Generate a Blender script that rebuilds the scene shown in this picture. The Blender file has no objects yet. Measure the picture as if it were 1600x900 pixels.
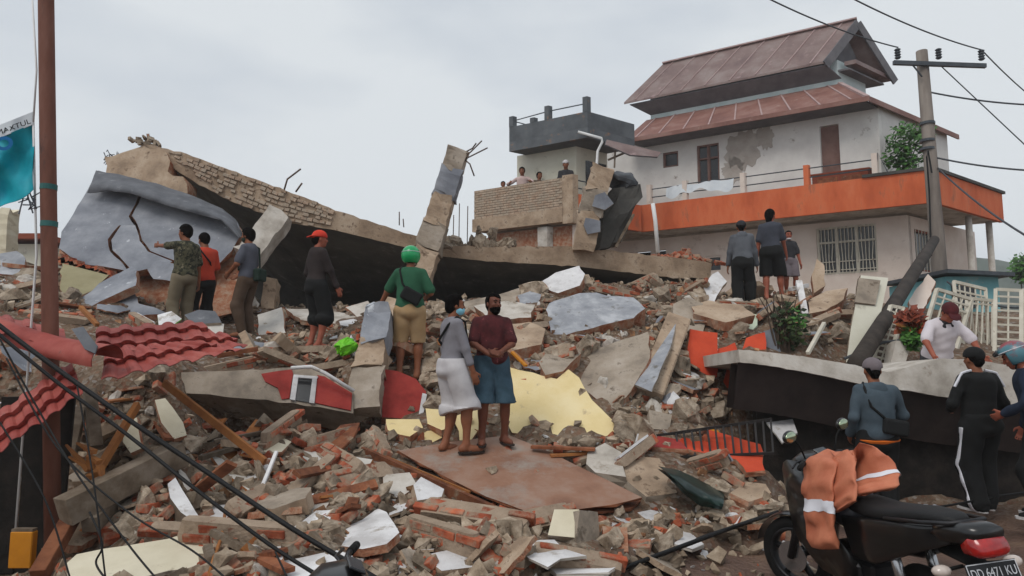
import bpy, bmesh, math, random
import numpy as np
from mathutils import Vector, Matrix, noise

# ------------------------------------------------------------------ camera, sky, sun, exposure
SC = bpy.context.scene
COL = SC.collection
FPX, CAMZ, HOR = 1040.0, 1.70, 560.0            # focal length and horizon row in pixels of the 1600 px photograph
PITCH = math.atan((HOR - 450.0) / FPX)
cam_d = bpy.data.cameras.new('camera')
cam = bpy.data.objects.new('camera', cam_d)
COL.objects.link(cam)
cam.location = (0, 0, CAMZ)
cam.rotation_euler = (math.pi / 2 + PITCH, 0, 0)
cam_d.sensor_width = 36.0
cam_d.lens = 36.0 * FPX / 1600.0
cam_d.clip_start = 0.05
cam_d.clip_end = 2000
SC.camera = cam

world = bpy.data.worlds.new('World')
SC.world = world
world.use_nodes = True
wn, wl = world.node_tree.nodes, world.node_tree.links
wn.clear()
SUN_EL, SUN_AZ = math.radians(52), math.radians(-35)       # azimuth from +Y (view direction), positive to the right
w_out = wn.new('ShaderNodeOutputWorld')
w_bg = wn.new('ShaderNodeBackground')
w_bg.inputs['Strength'].default_value = 0.10
sky = wn.new('ShaderNodeTexSky')
sky.sky_type = 'NISHITA'
sky.sun_disc = False
sky.sun_elevation = SUN_EL
sky.sun_rotation = SUN_AZ
sky.dust_density = 4.0
tc = wn.new('ShaderNodeTexCoord')
mp = wn.new('ShaderNodeMapping')
mp.inputs['Scale'].default_value = (1.0, 1.0, 2.6)
nz = wn.new('ShaderNodeTexNoise')
nz.inputs['Scale'].default_value = 1.6
nz.inputs['Detail'].default_value = 5
nz.inputs['Roughness'].default_value = 0.5
rp = wn.new('ShaderNodeValToRGB')                          # the overcast layer: grey cloud, in the Nishita sky's own units
rp.color_ramp.elements[0].position = 0.40
rp.color_ramp.elements[0].color = (4.85, 5.32, 5.9, 1)
rp.color_ramp.elements[1].position = 0.60
rp.color_ramp.elements[1].color = (6.5, 6.85, 7.1, 1)
mx = wn.new('ShaderNodeMix')
mx.data_type = 'RGBA'
mx.inputs['Factor'].default_value = 0.93
wl.new(tc.outputs['Generated'], mp.inputs['Vector'])
wl.new(mp.outputs['Vector'], nz.inputs['Vector'])
wl.new(nz.outputs['Fac'], rp.inputs['Fac'])
wl.new(sky.outputs['Color'], mx.inputs['A'])
wl.new(rp.outputs['Color'], mx.inputs['B'])
wl.new(mx.outputs['Result'], w_bg.inputs['Color'])
wl.new(w_bg.outputs['Background'], w_out.inputs['Surface'])

sun_d = bpy.data.lights.new('sun', 'SUN')
sun_d.energy = 1.1
sun_d.angle = math.radians(25)
sun_d.color = (1.0, 0.96, 0.90)
sun = bpy.data.objects.new('sun', sun_d)
COL.objects.link(sun)
sv = Vector((math.sin(SUN_AZ) * math.cos(SUN_EL), -math.cos(SUN_AZ) * math.cos(SUN_EL), math.sin(SUN_EL)))
sun.rotation_euler = sv.to_track_quat('Z', 'Y').to_euler()
sky.sun_rotation = math.atan2(sv.x, sv.y)

SC.view_settings.view_transform = 'Standard'
SC.view_settings.look = 'None'
SC.view_settings.exposure = 0.24
SC.view_settings.gamma = 1.0
SC.view_settings.use_curve_mapping = False
SC.render.engine = 'CYCLES'
SC.cycles.use_denoising = True
SC.cycles.max_bounces = 6
SC.cycles.diffuse_bounces = 3
SC.cycles.volume_bounces = 1

rnd = random.Random(11)
R = math.radians
V = Vector

# ------------------------------------------------------------------ pixel -> place
CAM = V((0, 0, CAMZ))
FWD = V((0, math.cos(PITCH), math.sin(PITCH)))
UPV = V((0, -math.sin(PITCH), math.cos(PITCH)))
def ray(px, py):
    return FWD * FPX + V((1, 0, 0)) * (px - 800.0) + UPV * (450.0 - py)
def at(px, py, Y):
    d = ray(px, py)
    return CAM + d * (Y / d.y)
def on_plane(px, py, p0, n):
    d = ray(px, py)
    return CAM + d * ((p0 - CAM).dot(n) / d.dot(n))
def ppm(Y):
    return FPX / Y

# ------------------------------------------------------------------ materials
def lin(c):
    if isinstance(c, str):
        c = tuple(int(c[i:i + 2], 16) / 255 for i in (0, 2, 4))
        c = tuple(x / 12.92 if x <= 0.04045 else ((x + 0.055) / 1.055) ** 2.4 for x in c)
    return (c[0], c[1], c[2], 1)
MATS = {}
def mat(name, cols, scale=3.0, rough=0.9, bump=0.25, bscale=28.0, rand=0.0, island=0.0, metal=0.0, spec=0.3,
        wear=None, coat=0.0, stretch=None, lo=0.35, hi=0.65, detail=6.0):
    """cols: 1-3 colours mixed by noise; wear: (colour, noise scale, threshold 0..1, softness) patches with a shape of their own."""
    m = bpy.data.materials.new(name)
    m.use_nodes = True
    nt = m.node_tree
    n, l = nt.nodes, nt.links
    b = n['Principled BSDF']
    b.inputs['Roughness'].default_value = rough
    b.inputs['Metallic'].default_value = metal
    b.inputs['Specular IOR Level'].default_value = spec
    b.inputs['Coat Weight'].default_value = coat
    co = n.new('ShaderNodeTexCoord')
    oi = n.new('ShaderNodeObjectInfo')
    off = n.new('ShaderNodeVectorMath'); off.operation = 'MULTIPLY_ADD'
    off.inputs[1].default_value = (17.3, 9.1, 23.7)
    cmb = n.new('ShaderNodeCombineXYZ')
    for i in range(3):
        l.new(oi.outputs['Random'], cmb.inputs[i])
    l.new(cmb.outputs[0], off.inputs[0])
    l.new(co.outputs['Object'], off.inputs[2])
    vec = off.outputs[0]
    if stretch:
        mpn = n.new('ShaderNodeMapping')
        mpn.inputs['Scale'].default_value = stretch
        l.new(vec, mpn.inputs['Vector'])
        vec = mpn.outputs[0]
    t = n.new('ShaderNodeTexNoise')
    t.inputs['Scale'].default_value = scale
    t.inputs['Detail'].default_value = detail
    t.inputs['Roughness'].default_value = 0.62
    l.new(vec, t.inputs['Vector'])
    r = n.new('ShaderNodeValToRGB')
    cols = [lin(c) for c in cols]
    e = r.color_ramp.elements
    if len(cols) == 1:
        c = cols[0]
        cols = [tuple(x * 0.85 for x in c[:3]) + (1,), tuple(min(1, x * 1.12) for x in c[:3]) + (1,)]
    e[0].color, e[0].position = cols[0], lo
    e[1].color, e[1].position = cols[-1], hi
    if len(cols) == 3:
        k = e.new((lo + hi) / 2)
        k.color = cols[1]
    l.new(t.outputs['Fac'], r.inputs['Fac'])
    colr = r.outputs['Color']
    if rand or island:
        hs = n.new('ShaderNodeHueSaturation')
        mr = n.new('ShaderNodeMapRange')
        amt = rand or island
        mr.inputs['To Min'].default_value = 1 - amt
        mr.inputs['To Max'].default_value = 1 + amt
        if rand:
            l.new(oi.outputs['Random'], mr.inputs['Value'])
        else:
            g = n.new('ShaderNodeNewGeometry')
            l.new(g.outputs['Random Per Island'], mr.inputs['Value'])
        l.new(mr.outputs[0], hs.inputs['Value'])
        l.new(colr, hs.inputs['Color'])
        colr = hs.outputs['Color']
    if wear:
        wc, ws, wt, wsoft = wear
        t2 = n.new('ShaderNodeTexNoise')
        t2.inputs['Scale'].default_value = ws
        t2.inputs['Detail'].default_value = 8
        t2.inputs['Roughness'].default_value = 0.7
        l.new(vec, t2.inputs['Vector'])
        r2 = n.new('ShaderNodeMapRange')
        r2.inputs['From Min'].default_value = wt
        r2.inputs['From Max'].default_value = wt + wsoft
        l.new(t2.outputs['Fac'], r2.inputs['Value'])
        x = n.new('ShaderNodeMix'); x.data_type = 'RGBA'
        l.new(r2.outputs[0], x.inputs['Factor'])
        l.new(colr, x.inputs['A'])
        x.inputs['B'].default_value = lin(wc)
        colr = x.outputs['Result']
    l.new(colr, b.inputs['Base Color'])
    if bump:
        t3 = n.new('ShaderNodeTexNoise')
        t3.inputs['Scale'].default_value = bscale
        t3.inputs['Detail'].default_value = 5
        l.new(vec, t3.inputs['Vector'])
        bp = n.new('ShaderNodeBump')
        bp.inputs['Strength'].default_value = bump
        bp.inputs['Distance'].default_value = 0.02
        l.new(t3.outputs['Fac'], bp.inputs['Height'])
        l.new(bp.outputs[0], b.inputs['Normal'])
    MATS[name] = m
    return m

DUST = '8f7e6c'
mat('concrete', ['7d7266', '9a8d7e', 'aca093'], 2.5, wear=('6b5f52', 5, .56, .1))
mat('concrete_pale', ['9c948a', 'b6aea4', 'c6c0b8'], 3, wear=('857767', 4, .58, .12))
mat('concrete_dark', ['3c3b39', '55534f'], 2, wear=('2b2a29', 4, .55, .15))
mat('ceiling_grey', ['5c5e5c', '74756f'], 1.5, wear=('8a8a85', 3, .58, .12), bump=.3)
mat('concrete_tan', ['8b7764', 'a58f79', 'b8a48f'], 3, wear=('6e5a49', 6, .56, .1), bump=.4)
mat('chunk', ['6f6152', '908170', 'a99b8a'], 4, rand=.32, bump=.5, wear=('a8583c', 7, .62, .05))
mat('plaster_grey', ['70737b', '84878e', '999ba1'], 1.6, wear=('bdbfc5', 6, .62, .06), bump=.5, bscale=7)
mat('plaster_blue', ['82848a', '95979c', 'b1b2b6'], 3, wear=('6d6a66', 5, .57, .1), bump=.5, bscale=9)
mat('plaster_white', ['b3b0af', 'cbc9c9', 'd9d8d8'], 3, rand=.14, wear=('94887a', 4.5, .56, .12), bump=.25)
mat('plaster_cream', ['c9bfa6', 'd9d0b9'], 3, wear=('8d7c66', 5, .6, .1), bump=.15)
mat('lining_dark', ['55575c', '6d6f74'], 3, wear=('88898d', 6, .6, .1))
mat('brick', ['7d3d28', '9c4e35', 'b06648'], 6, rand=.35, bump=.5, wear=('93826f', 5, .46, .14))
mat('brick_tan', ['947b68', 'a58d79', 'b3a08d'], 5, rand=.14, bump=.5, wear=('a49584', 4, .44, .12))
mat('frame_mauve', ['6a4f48', '7d625a'], 3, bump=.1)
mat('exposed', ['9c938b', 'b0a8a0'], 2, bump=.4)
mat('mortar', ['8a7866', 'a18e7b'], 8, bump=.6, bscale=40, wear=('7a4a36', 6, .6, .06))
mat('brick_face', ['8c5238', '9f7259', 'a58d79'], 9, bump=.6, bscale=40)
mat('frag_brick', ['783d2a', '97533a', 'a87054'], 9, island=.4, bump=.3)
mat('frag_stone', ['665849', '8a7a68', 'a59684'], 9, island=.45, bump=.4)
mat('frag_plaster', ['a9a39c', 'c8c6c4', 'd5d4d5'], 6, island=.2, bump=.1)
mat('frag_wood', ['5f4330', '866044', 'a88462'], 9, island=.4, bump=.2)
mat('paint_red', ['80261f', '93302a', '9d3a30'], 4, wear=('a3968a', 9, .68, .03), bump=.12, rough=.75)
mat('paint_orangered', ['b23c22', 'c54a2c'], 4, wear=('7d4a36', 7, .65, .06), bump=.15, rough=.8)
mat('paint_yellow', ['d8c28c', 'dfca97', 'e4d2a5'], 2, wear=('b9a583', 6, .62, .08), bump=.08, rough=.8)
mat('paint_brown_shaded', ['2c2422', '3a302d'], 3, bump=.1)  # dark brown paint with the shade below the slab edge in it
mat('khaki', ['8a8264', '9a9274'], 3, bump=.1)
mat('wood_brown', ['5a3424', '7a4a32', '8c583c'], 6, stretch=(1, 1, 1), bump=.2, rand=.25, wear=('8b7a66', 5, .6, .1))
mat('wood_raw', ['8e5a36', 'a9703f'], 6, bump=.2, rand=.2)
mat('wood_grey', ['55483b', '6f6152', '85786a'], 5, bump=.3, rand=.25)
mat('plywood', ['7a5746', '8f6a56', '9a7f6f'], 1.6, wear=('93877d', 2.2, .50, .16), bump=.12, rough=.7, bscale=14)
mat('board_white', ['b7b2ab', 'cfcac2'], 4, rand=.1, wear=('8f8068', 5, .62, .08), bump=.1)
mat('roof_red', ['84362f', '97453d', 'a4574d'], 3, rough=.68, spec=.35, bump=.1, wear=('6d4340', 6, .6, .12))
mat('roof_under', ['3a3b3c', '4a4a4b'], 4, rough=.6)
mat('roof_mauve', ['6c5856', '7a6662', '897a76'], 1.2, rough=.55, bump=.1, wear=('a08a88', 2.5, .58, .15))
mat('roof_lowmauve', ['744f47', '835c52', '917067'], 1.2, rough=.6, bump=.1, wear=('a98f86', 2.5, .6, .15))
mat('seam', ['a08480', 'b09a98'], 4, rough=.6)
mat('soffit', ['5b5a5e', '706e71'], 2, bump=.1)
mat('house_white', ['c8c4c0', 'd8d5d0'], 1.5, wear=('8d8078', 1.6, .60, .08), bump=.12)
mat('house_pink', ['cdbcb0', 'dccfc4'], 1.2, wear=('a8978c', 2, .6, .12), bump=.1)
mat('house_cream', ['c3bfae', 'd0ccbd'], 1.5, wear=('9a9486', 2, .6, .12), bump=.1)
mat('house_orange', ['b85835', 'c9653f', 'd2764f'], 1.6, wear=('8f5a46', 3.2, .56, .14), bump=.1, stretch=(1, 1, .35))
mat('house_teal', ['a9b8b8', 'c0c9c8'], 2, bump=.05)
mat('terrace_dark', ['505458', '666a6e'], 1.5, wear=('8c6f5c', 2.2, .6, .06), bump=.2)
mat('terracotta', ['7b3d2c', '8a4833'], 2, bump=.1)
mat('glass_dark', ['1b1d20', '26282b'], 1, rough=.15, bump=0, spec=.5)
mat('metal_white', ['b9b2a2', 'cdc7b9'], 5, rough=.55, bump=.05, wear=('7e5f48', 9, .62, .05))
mat('metal_black', ['1a1817', '2a2625'], 6, rough=.5, bump=.05)
mat('metal_dark', ['3b4046', '4b5157'], 6, rough=.5, bump=.05)
mat('rust_pole', ['5a372c', '6d4436', '7a5245'], 5, rough=.7, bump=.12, stretch=(1, 1, .25), wear=('473430', 4, .58, .1))
mat('band_teal', ['2e5a58', '3a6a66'], 8, rough=.7)
mat('pole_concrete', ['5f5650', '746b64', '857c74'], 3, stretch=(1, 1, .2), bump=.2)
mat('pole_dark', ['302b28', '453e39'], 4, stretch=(1, 1, .2), bump=.2)
mat('cable', ['0d0d0e', '151516'], 4, rough=.6, bump=0)
mat('wire', ['3d4146', '4a4e53'], 4, rough=.6, bump=0)
mat('rebar', ['4b3a33', '5d4a40'], 8, rough=.8, bump=0)
mat('pipe_white', ['d3d3d2', 'e0e0df'], 4, rough=.4, bump=0)
mat('banner', ['0e8c9e', '149eae', '1a93ab'], 3, rough=.6, bump=.1)
mat('banner_white', ['c6ccd2', 'd5dade'], 3, rough=.7, bump=0)
mat('ink_black', ['15181c', '1c2024'], 3, rough=.8, bump=0)
mat('ink_blue', ['0b5f95', '0d6aa3'], 3, rough=.8, bump=0)
mat('sky_blue_wall', ['6fa6ad', '84b6bb'], 2, bump=.1, wear=('a8b3b0', 3, .6, .1))
mat('hill', ['39453f', '46524a', '525c55'], .12, bump=0, detail=8)
mat('leaf', ['2c4a1f', '3f6a2a', '527f36'], 3, island=.4, bump=0, rough=.6)
mat('leaf_dark', ['16210f', '24331a', '3a4a22'], 3, island=.4, bump=0, rough=.7)
mat('shade_black', ['14110f', '1d1916', '2a2420'], 6, bump=.3, rand=.3)  # near black that stands in for deep shade in the hollows
mat('leaf_red', ['6e2f1c', '8a3c22', '6d5a26'], 3, island=.4, bump=0, rough=.6)
mat('bark', ['3c3026', '52443a'], 8, bump=.5)
mat('tarp_green', ['0d211d', '16332c'], 5, rough=.35, spec=.5, bump=.1)
mat('plastic_neon', ['57b81a', '7ccf2c'], 8, rough=.5, bump=.1)
mat('plastic_clear', ['a9adb3', 'c3c6ca'], 8, rough=.3, bump=.2)
mat('sign_yellow', ['b06f12', 'c07c18'], 5, rough=.6, bump=.05)
mat('pale_green', ['b9c7ae', 'c8d3be'], 4, rough=.5, bump=.05)
mat('grey_sheet', ['63666d', '757880'], 4, rough=.6, bump=.1)
mat('tank_dark', ['2a2c2f', '3c3f43', '55585c'], 2, rough=.6, bump=.1)

# ground: dusty soil with brick and plaster crumbs (cells), wet brown street where the debris ends
def ground_mat():
    m = bpy.data.materials.new('rubble_soil')
    m.use_nodes = True
    n, l = m.node_tree.nodes, m.node_tree.links
    b = n['Principled BSDF']
    co = n.new('ShaderNodeTexCoord')
    def ramp(src, stops):
        r = n.new('ShaderNodeValToRGB')
        e = r.color_ramp.elements
        e[0].position, e[0].color = stops[0][0], lin(stops[0][1])
        e[1].position, e[1].color = stops[-1][0], lin(stops[-1][1])
        for p, c in stops[1:-1]:
            k = e.new(p); k.color = lin(c)
        l.new(src, r.inputs['Fac'])
        return r.outputs['Color']
    def noise_tex(s, d=6):
        t = n.new('ShaderNodeTexNoise'); t.inputs['Scale'].default_value = s; t.inputs['Detail'].default_value = d
        l.new(co.outputs['Object'], t.inputs['Vector'])
        return t.outputs['Fac']
    def mixc(f, a, bb):
        x = n.new('ShaderNodeMix'); x.data_type = 'RGBA'
        if hasattr(f, 'links'): l.new(f, x.inputs['Factor'])
        else: x.inputs['Factor'].default_value = f
        l.new(a, x.inputs['A']); l.new(bb, x.inputs['B'])
        return x.outputs['Result']
    vo = n.new('ShaderNodeTexVoronoi'); vo.inputs['Scale'].default_value = 24
    l.new(co.outputs['Object'], vo.inputs['Vector'])
    sep = n.new('ShaderNodeSeparateColor')
    l.new(vo.outputs['Color'], sep.inputs[0])
    cells = ramp(sep.outputs[0], [(0.0, '5c4a3b'), (0.3, '7b6857'), (0.55, '82503c'), (0.60, '8a7866'), (0.9, 'a29485'), (1.0, 'c2bdb8')])
    soil = ramp(noise_tex(3.0), [(0.3, '37291f'), (0.5, '574536'), (0.7, '776350')])
    deb = mixc(0.36, soil, cells)
    road = ramp(noise_tex(1.3, 9), [(0.3, '44342c'), (0.5, '5e483d'), (0.7, '77604f')])
    at_ = n.new('ShaderNodeAttribute'); at_.attribute_name = 'street'
    col = mixc(at_.outputs['Fac'], deb, road)
    l.new(col, b.inputs['Base Color'])
    rr = n.new('ShaderNodeMapRange'); rr.inputs['To Min'].default_value = .95; rr.inputs['To Max'].default_value = .55
    l.new(at_.outputs['Fac'], rr.inputs['Value'])
    l.new(rr.outputs[0], b.inputs['Roughness'])
    b.inputs['Specular IOR Level'].default_value = .35
    bp = n.new('ShaderNodeBump'); bp.inputs['Strength'].default_value = .6; bp.inputs['Distance'].default_value = .03
    ad = n.new('ShaderNodeMath'); ad.operation = 'ADD'
    l.new(noise_tex(22, 8), ad.inputs[0]); l.new(vo.outputs['Distance'], ad.inputs[1])
    l.new(ad.outputs[0], bp.inputs['Height'])
    l.new(bp.outputs[0], b.inputs['Normal'])
    MATS['rubble_soil'] = m
ground_mat()

# ------------------------------------------------------------------ mesh and object helpers
def put(o, label=None, cat=None, group=None, kind=None, parent=None):
    if o.name not in COL.objects:
        COL.objects.link(o)
    if label: o['label'] = label
    if cat: o['category'] = cat
    if group: o['group'] = group
    if kind or cat: o['kind'] = kind or 'thing'
    if parent is not None: o.parent = parent
    return o
def thing(name, label, cat, loc=(0, 0, 0), group=None, rot=(0, 0, 0)):
    o = bpy.data.objects.new(name, None)
    o.empty_display_size = .1
    o.location = loc
    o.rotation_euler = rot
    return put(o, label, cat, group)

class MB:
    def __init__(s):
        s.v, s.f, s.m = [], [], []
    def add(s, vs, fs, mi=0):
        b = len(s.v)
        s.v += [V(p) for p in vs]
        s.f += [tuple(i + b for i in f) for f in fs]
        s.m += [mi] * len(fs)
        return s
    def box(s, c, d, rot=None, mi=0, taper=1.0):
        c = V(c); x, y, z = d[0] / 2, d[1] / 2, d[2] / 2
        vs = []
        for k in (-1, 1):
            t = taper if k > 0 else 1
            for (i, j) in ((-1, -1), (1, -1), (1, 1), (-1, 1)):
                p = V((i * x * t, j * y * t, k * z))
                vs.append(c + (rot @ p if rot else p))
        return s.add(vs, [(3, 2, 1, 0), (4, 5, 6, 7), (0, 1, 5, 4), (1, 2, 6, 5), (2, 3, 7, 6), (3, 0, 4, 7)], mi)
    def beam(s, a, b, w, h, up=(0, 0, 1), mi=0, w2=None, h2=None):
        a, b = V(a), V(b)
        d = (b - a).normalized(); u = V(up)
        x = d.cross(u)
        if x.length < 1e-4: x = d.cross(V((0, 1, 0)))
        x.normalize(); u = x.cross(d).normalized()
        w2 = w if w2 is None else w2; h2 = h if h2 is None else h2
        vs = [a + x * i * w / 2 + u * j * h / 2 for (i, j) in ((-1, -1), (1, -1), (1, 1), (-1, 1))] + \
             [b + x * i * w2 / 2 + u * j * h2 / 2 for (i, j) in ((-1, -1), (1, -1), (1, 1), (-1, 1))]
        return s.add(vs, [(0, 1, 2, 3), (7, 6, 5, 4), (0, 4, 5, 1), (1, 5, 6, 2), (2, 6, 7, 3), (3, 7, 4, 0)], mi)
    def tube(s, pts, r, n=8, mi=0, cap=True):
        pts = [V(p) for p in pts]
        rs = r if isinstance(r, (list, tuple)) else [r] * len(pts)
        vs, fs = [], []
        ref = None
        for i, p in enumerate(pts):
            d = (pts[min(i + 1, len(pts) - 1)] - pts[max(i - 1, 0)])
            if d.length < 1e-9: d = V((0, 0, 1))
            d.normalize()
            if ref is None or abs(ref.dot(d)) > .98:
                ref = d.orthogonal().normalized()
            x = (ref - d * ref.dot(d)).normalized(); y = d.cross(x)
            ref = x
            for k in range(n):
                a = 2 * math.pi * k / n
                vs.append(p + (x * math.cos(a) + y * math.sin(a)) * rs[i])
        for i in range(len(pts) - 1):
            for k in range(n):
                k2 = (k + 1) % n
                fs.append((i * n + k, i * n + k2, (i + 1) * n + k2, (i + 1) * n + k))
        if cap:
            fs.append(tuple(range(n - 1, -1, -1)))
            fs.append(tuple((len(pts) - 1) * n + k for k in range(n)))
        return s.add(vs, fs, mi)
    def loft(s, secs, n=16, mi=0, cap=True):
        """secs: (centre, half width vector, half height vector, exponent)"""
        vs, fs = [], []
        for (c, a, b, e) in secs:
            c, a, b = V(c), V(a), V(b)
            for k in range(n):
                t = 2 * math.pi * k / n
                ct, st = math.cos(t), math.sin(t)
                vs.append(c + a * math.copysign(abs(ct) ** (2 / e), ct) + b * math.copysign(abs(st) ** (2 / e), st))
        for i in range(len(secs) - 1):
            for k in range(n):
                k2 = (k + 1) % n
                fs.append((i * n + k, i * n + k2, (i + 1) * n + k2, (i + 1) * n + k))
        if cap:
            fs.append(tuple(range(n - 1, -1, -1)))
            fs.append(tuple((len(secs) - 1) * n + k for k in range(n)))
        return s.add(vs, fs, mi)
    def ball(s, c, r, nu=12, nv=8, mi=0, rot=None):
        c = V(c)
        r = V((r, r, r)) if not hasattr(r, '__len__') else V(r)
        vs, fs = [], []
        def P(p):
            p = V((p[0] * r.x, p[1] * r.y, p[2] * r.z))
            return c + (rot @ p if rot else p)
        vs.append(P((0, 0, -1)))
        for j in range(1, nv):
            t = math.pi * j / nv
            for i in range(nu):
                a = 2 * math.pi * i / nu
                vs.append(P((math.sin(t) * math.cos(a), math.sin(t) * math.sin(a), -math.cos(t))))
        vs.append(P((0, 0, 1)))
        top = len(vs) - 1
        for i in range(nu):
            fs.append((0, 1 + (i + 1) % nu, 1 + i))
            fs.append((top, top - nu + i, top - nu + (i + 1) % nu))
        for j in range(nv - 2):
            for i in range(nu):
                a = 1 + j * nu; i2 = (i + 1) % nu
                fs.append((a + i, a + i2, a + nu + i2, a + nu + i))
        return s.add(vs, fs, mi)
    def grid(s, fn, nu, nv, mi=0):
        vs = [fn(i / nu, j / nv) for j in range(nv + 1) for i in range(nu + 1)]
        fs = [(j * (nu + 1) + i, j * (nu + 1) + i + 1, (j + 1) * (nu + 1) + i + 1, (j + 1) * (nu + 1) + i) for j in range(nv) for i in range(nu)]
        return s.add(vs, fs, mi)
    def mesh(s, name, mats, org=None, smooth=False, bevel=0.0):
        me = bpy.data.meshes.new(name)
        o = V(org) if org is not None else V((0, 0, 0))
        me.from_pydata([tuple(p - o) for p in s.v], [], s.f)
        mats = mats if isinstance(mats, (list, tuple)) else [mats]
        for k in mats:
            me.materials.append(MATS[k])
        if len(mats) > 1:
            me.polygons.foreach_set('material_index', s.m)
        if bevel:
            bm = bmesh.new(); bm.from_mesh(me)
            bmesh.ops.remove_doubles(bm, verts=bm.verts, dist=1e-5)
            bmesh.ops.bevel(bm, geom=list(bm.edges), offset=bevel, segments=1, affect='EDGES', profile=.5)
            bm.to_mesh(me); bm.free()
        if smooth:
            me.polygons.foreach_set('use_smooth', [True] * len(me.polygons))
        me.update()
        return me
    def top(s, name, mats, label, cat, group=None, smooth=False, bevel=0.0, org=None):
        """one mesh that is a whole thing; origin at its base centre"""
        if org is None:
            xs = [p.x for p in s.v]; ys = [p.y for p in s.v]; zs = [p.z for p in s.v]
            org = V(((min(xs) + max(xs)) / 2, (min(ys) + max(ys)) / 2, min(zs)))
        o = bpy.data.objects.new(name, s.mesh(name, mats, org, smooth, bevel))
        o.location = org
        return put(o, label, cat, group)
    def part(s, name, mats, root, smooth=False, bevel=0.0, world=True, label=None, kind=None):
        """a part of root; vertices in world coordinates when world, else in the root's own"""
        org = V((0, 0, 0))
        if world:
            r = root
            while r is not None:
                org = org + r.location; r = r.parent
        o = bpy.data.objects.new(name, s.mesh(name, mats, org, smooth, bevel))
        return put(o, label, None, None, kind, root)

def inst(name, me, root, loc, rot=None, scale=None):
    o = bpy.data.objects.new(name, me)
    o.location = loc
    if rot is not None: o.rotation_euler = rot
    if scale is not None: o.scale = scale
    return put(o, parent=root)

def text_mesh(body, size, material, depth=.001):
    cu = bpy.data.curves.new('lettering', 'FONT')
    cu.body = body; cu.size = size; cu.extrude = depth
    cu.align_x = 'CENTER'; cu.align_y = 'CENTER'
    o = bpy.data.objects.new('lettering', cu)
    COL.objects.link(o)
    me = bpy.data.meshes.new_from_object(o.evaluated_get(bpy.context.evaluated_depsgraph_get()))
    bpy.data.objects.remove(o)
    me.materials.clear(); me.materials.append(MATS[material])
    return me

def rag(pts, n, amp, rg, step=.14):
    """break the straight edges of an outline (3-D points in a plane with normal n) into a ragged line"""
    out = []
    k = len(pts)
    for i in range(k):
        a, b = pts[i], pts[(i + 1) % k]
        d = b - a
        m = max(1, int(d.length / step))
        side = d.cross(n)
        if side.length > 1e-6: side.normalize()
        for j in range(m):
            t = j / m
            q = a + d * t
            if j: q = q + side * rg.uniform(-amp, amp) + d * rg.uniform(-.25, .25) / m
            out.append(q)
    return out

def plate_mesh(MBo, outline, anchors, thick, jag=.02, rg=None, mi_face=0, mi_edge=1, layers=True):
    """a broken sheet: outline seen in the photograph laid on the plane through three placed points, with real thickness behind it"""
    rg = rg or random.Random(int(outline[0][0] * 7 + outline[0][1]))
    A = [at(*a) for a in anchors]
    n = (A[1] - A[0]).cross(A[2] - A[0]).normalized()
    if n.dot(CAM - A[0]) < 0: n = -n
    pts = [on_plane(px, py, A[0], n) for px, py in outline]
    if jag: pts = rag(pts, n, jag, rg)
    c = sum(pts, V((0, 0, 0))) / len(pts)
    k = len(pts)
    back = []
    for p in pts:
        q = c + (p - c) * rg.uniform(.965 if thick < .14 else .84, 1.02) - n * thick * rg.uniform(.85, 1.1)
        back.append(q)
    mid = [p.lerp(q, .45) + (p - c).normalized() * rg.uniform(-.5, .9) * min(.03, thick * .3) for p, q in zip(pts, back)]
    fs_e = []
    for i in range(k):
        j = (i + 1) % k
        fs_e += [(i, k + i, k + j, j), (k + i, 2 * k + i, 2 * k + j, k + j)]
    area = V((0, 0, 0))
    for i in range(k): area += (pts[i] - c).cross(pts[(i + 1) % k] - c)
    ccw = area.dot(n) > 0
    if not ccw: fs_e = [tuple(reversed(f)) for f in fs_e]
    base = len(MBo.v)
    front = tuple(range(k)) if ccw else tuple(reversed(range(k)))
    rear = tuple(reversed(range(2 * k, 3 * k))) if ccw else tuple(range(2 * k, 3 * k))
    MBo.add(pts + mid + back, [front], mi_face)
    MBo.f += [tuple(i + base for i in f) for f in fs_e + [rear]]
    MBo.m += [mi_edge] * (len(fs_e) + 1)
    return n, pts
def plate(name, label, cat, outline, anchors, thick, face, edge, jag=.02, group=None, root=None):
    m = MB()
    plate_mesh(m, outline, anchors, thick, jag)
    if root is not None:
        return m.part(name, [face, edge], root, label=label)
    return m.top(name, [face, edge], label, cat, group)

# ------------------------------------------------------------------ ground and the rubble mound
CTRL = []
def cp(px, py, Y, dz=0.0):
    p = at(px, py, Y); CTRL.append((p.x, p.y, p.z + dz))
def cw(*pts):
    CTRL.extend(pts)
cw((2.5, 1.5, 0), (6, 1.5, 0), (2, 3, 0), (4, 3.5, 0), (7, 4, 0), (3, 5, 0), (5, 5.5, 0), (8, 6, 0), (4, 6.6, .02), (6, 7, .05), (8, 7.6, .1),
   (1.2, 2.6, .0), (-1, 1.5, 0), (-4, 1.5, 0), (-7, 1.5, 0), (1.9, 4.6, .03), (10, 3, 0), (10, 6, .1), (3.0, 7.6, .08), (4.2, 8.35, .0), (5.6, 8.35, .0), (7, 8.35, .05), (8.5, 8.35, .05), (3.2, 8.35, .0), (4.2, 9.1, 1.3), (5.6, 9.1, 1.3), (7, 9.1, 1.3), (3.3, 9.1, 1.4), (0, 3, .02), (-2, 3, .05))
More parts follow.
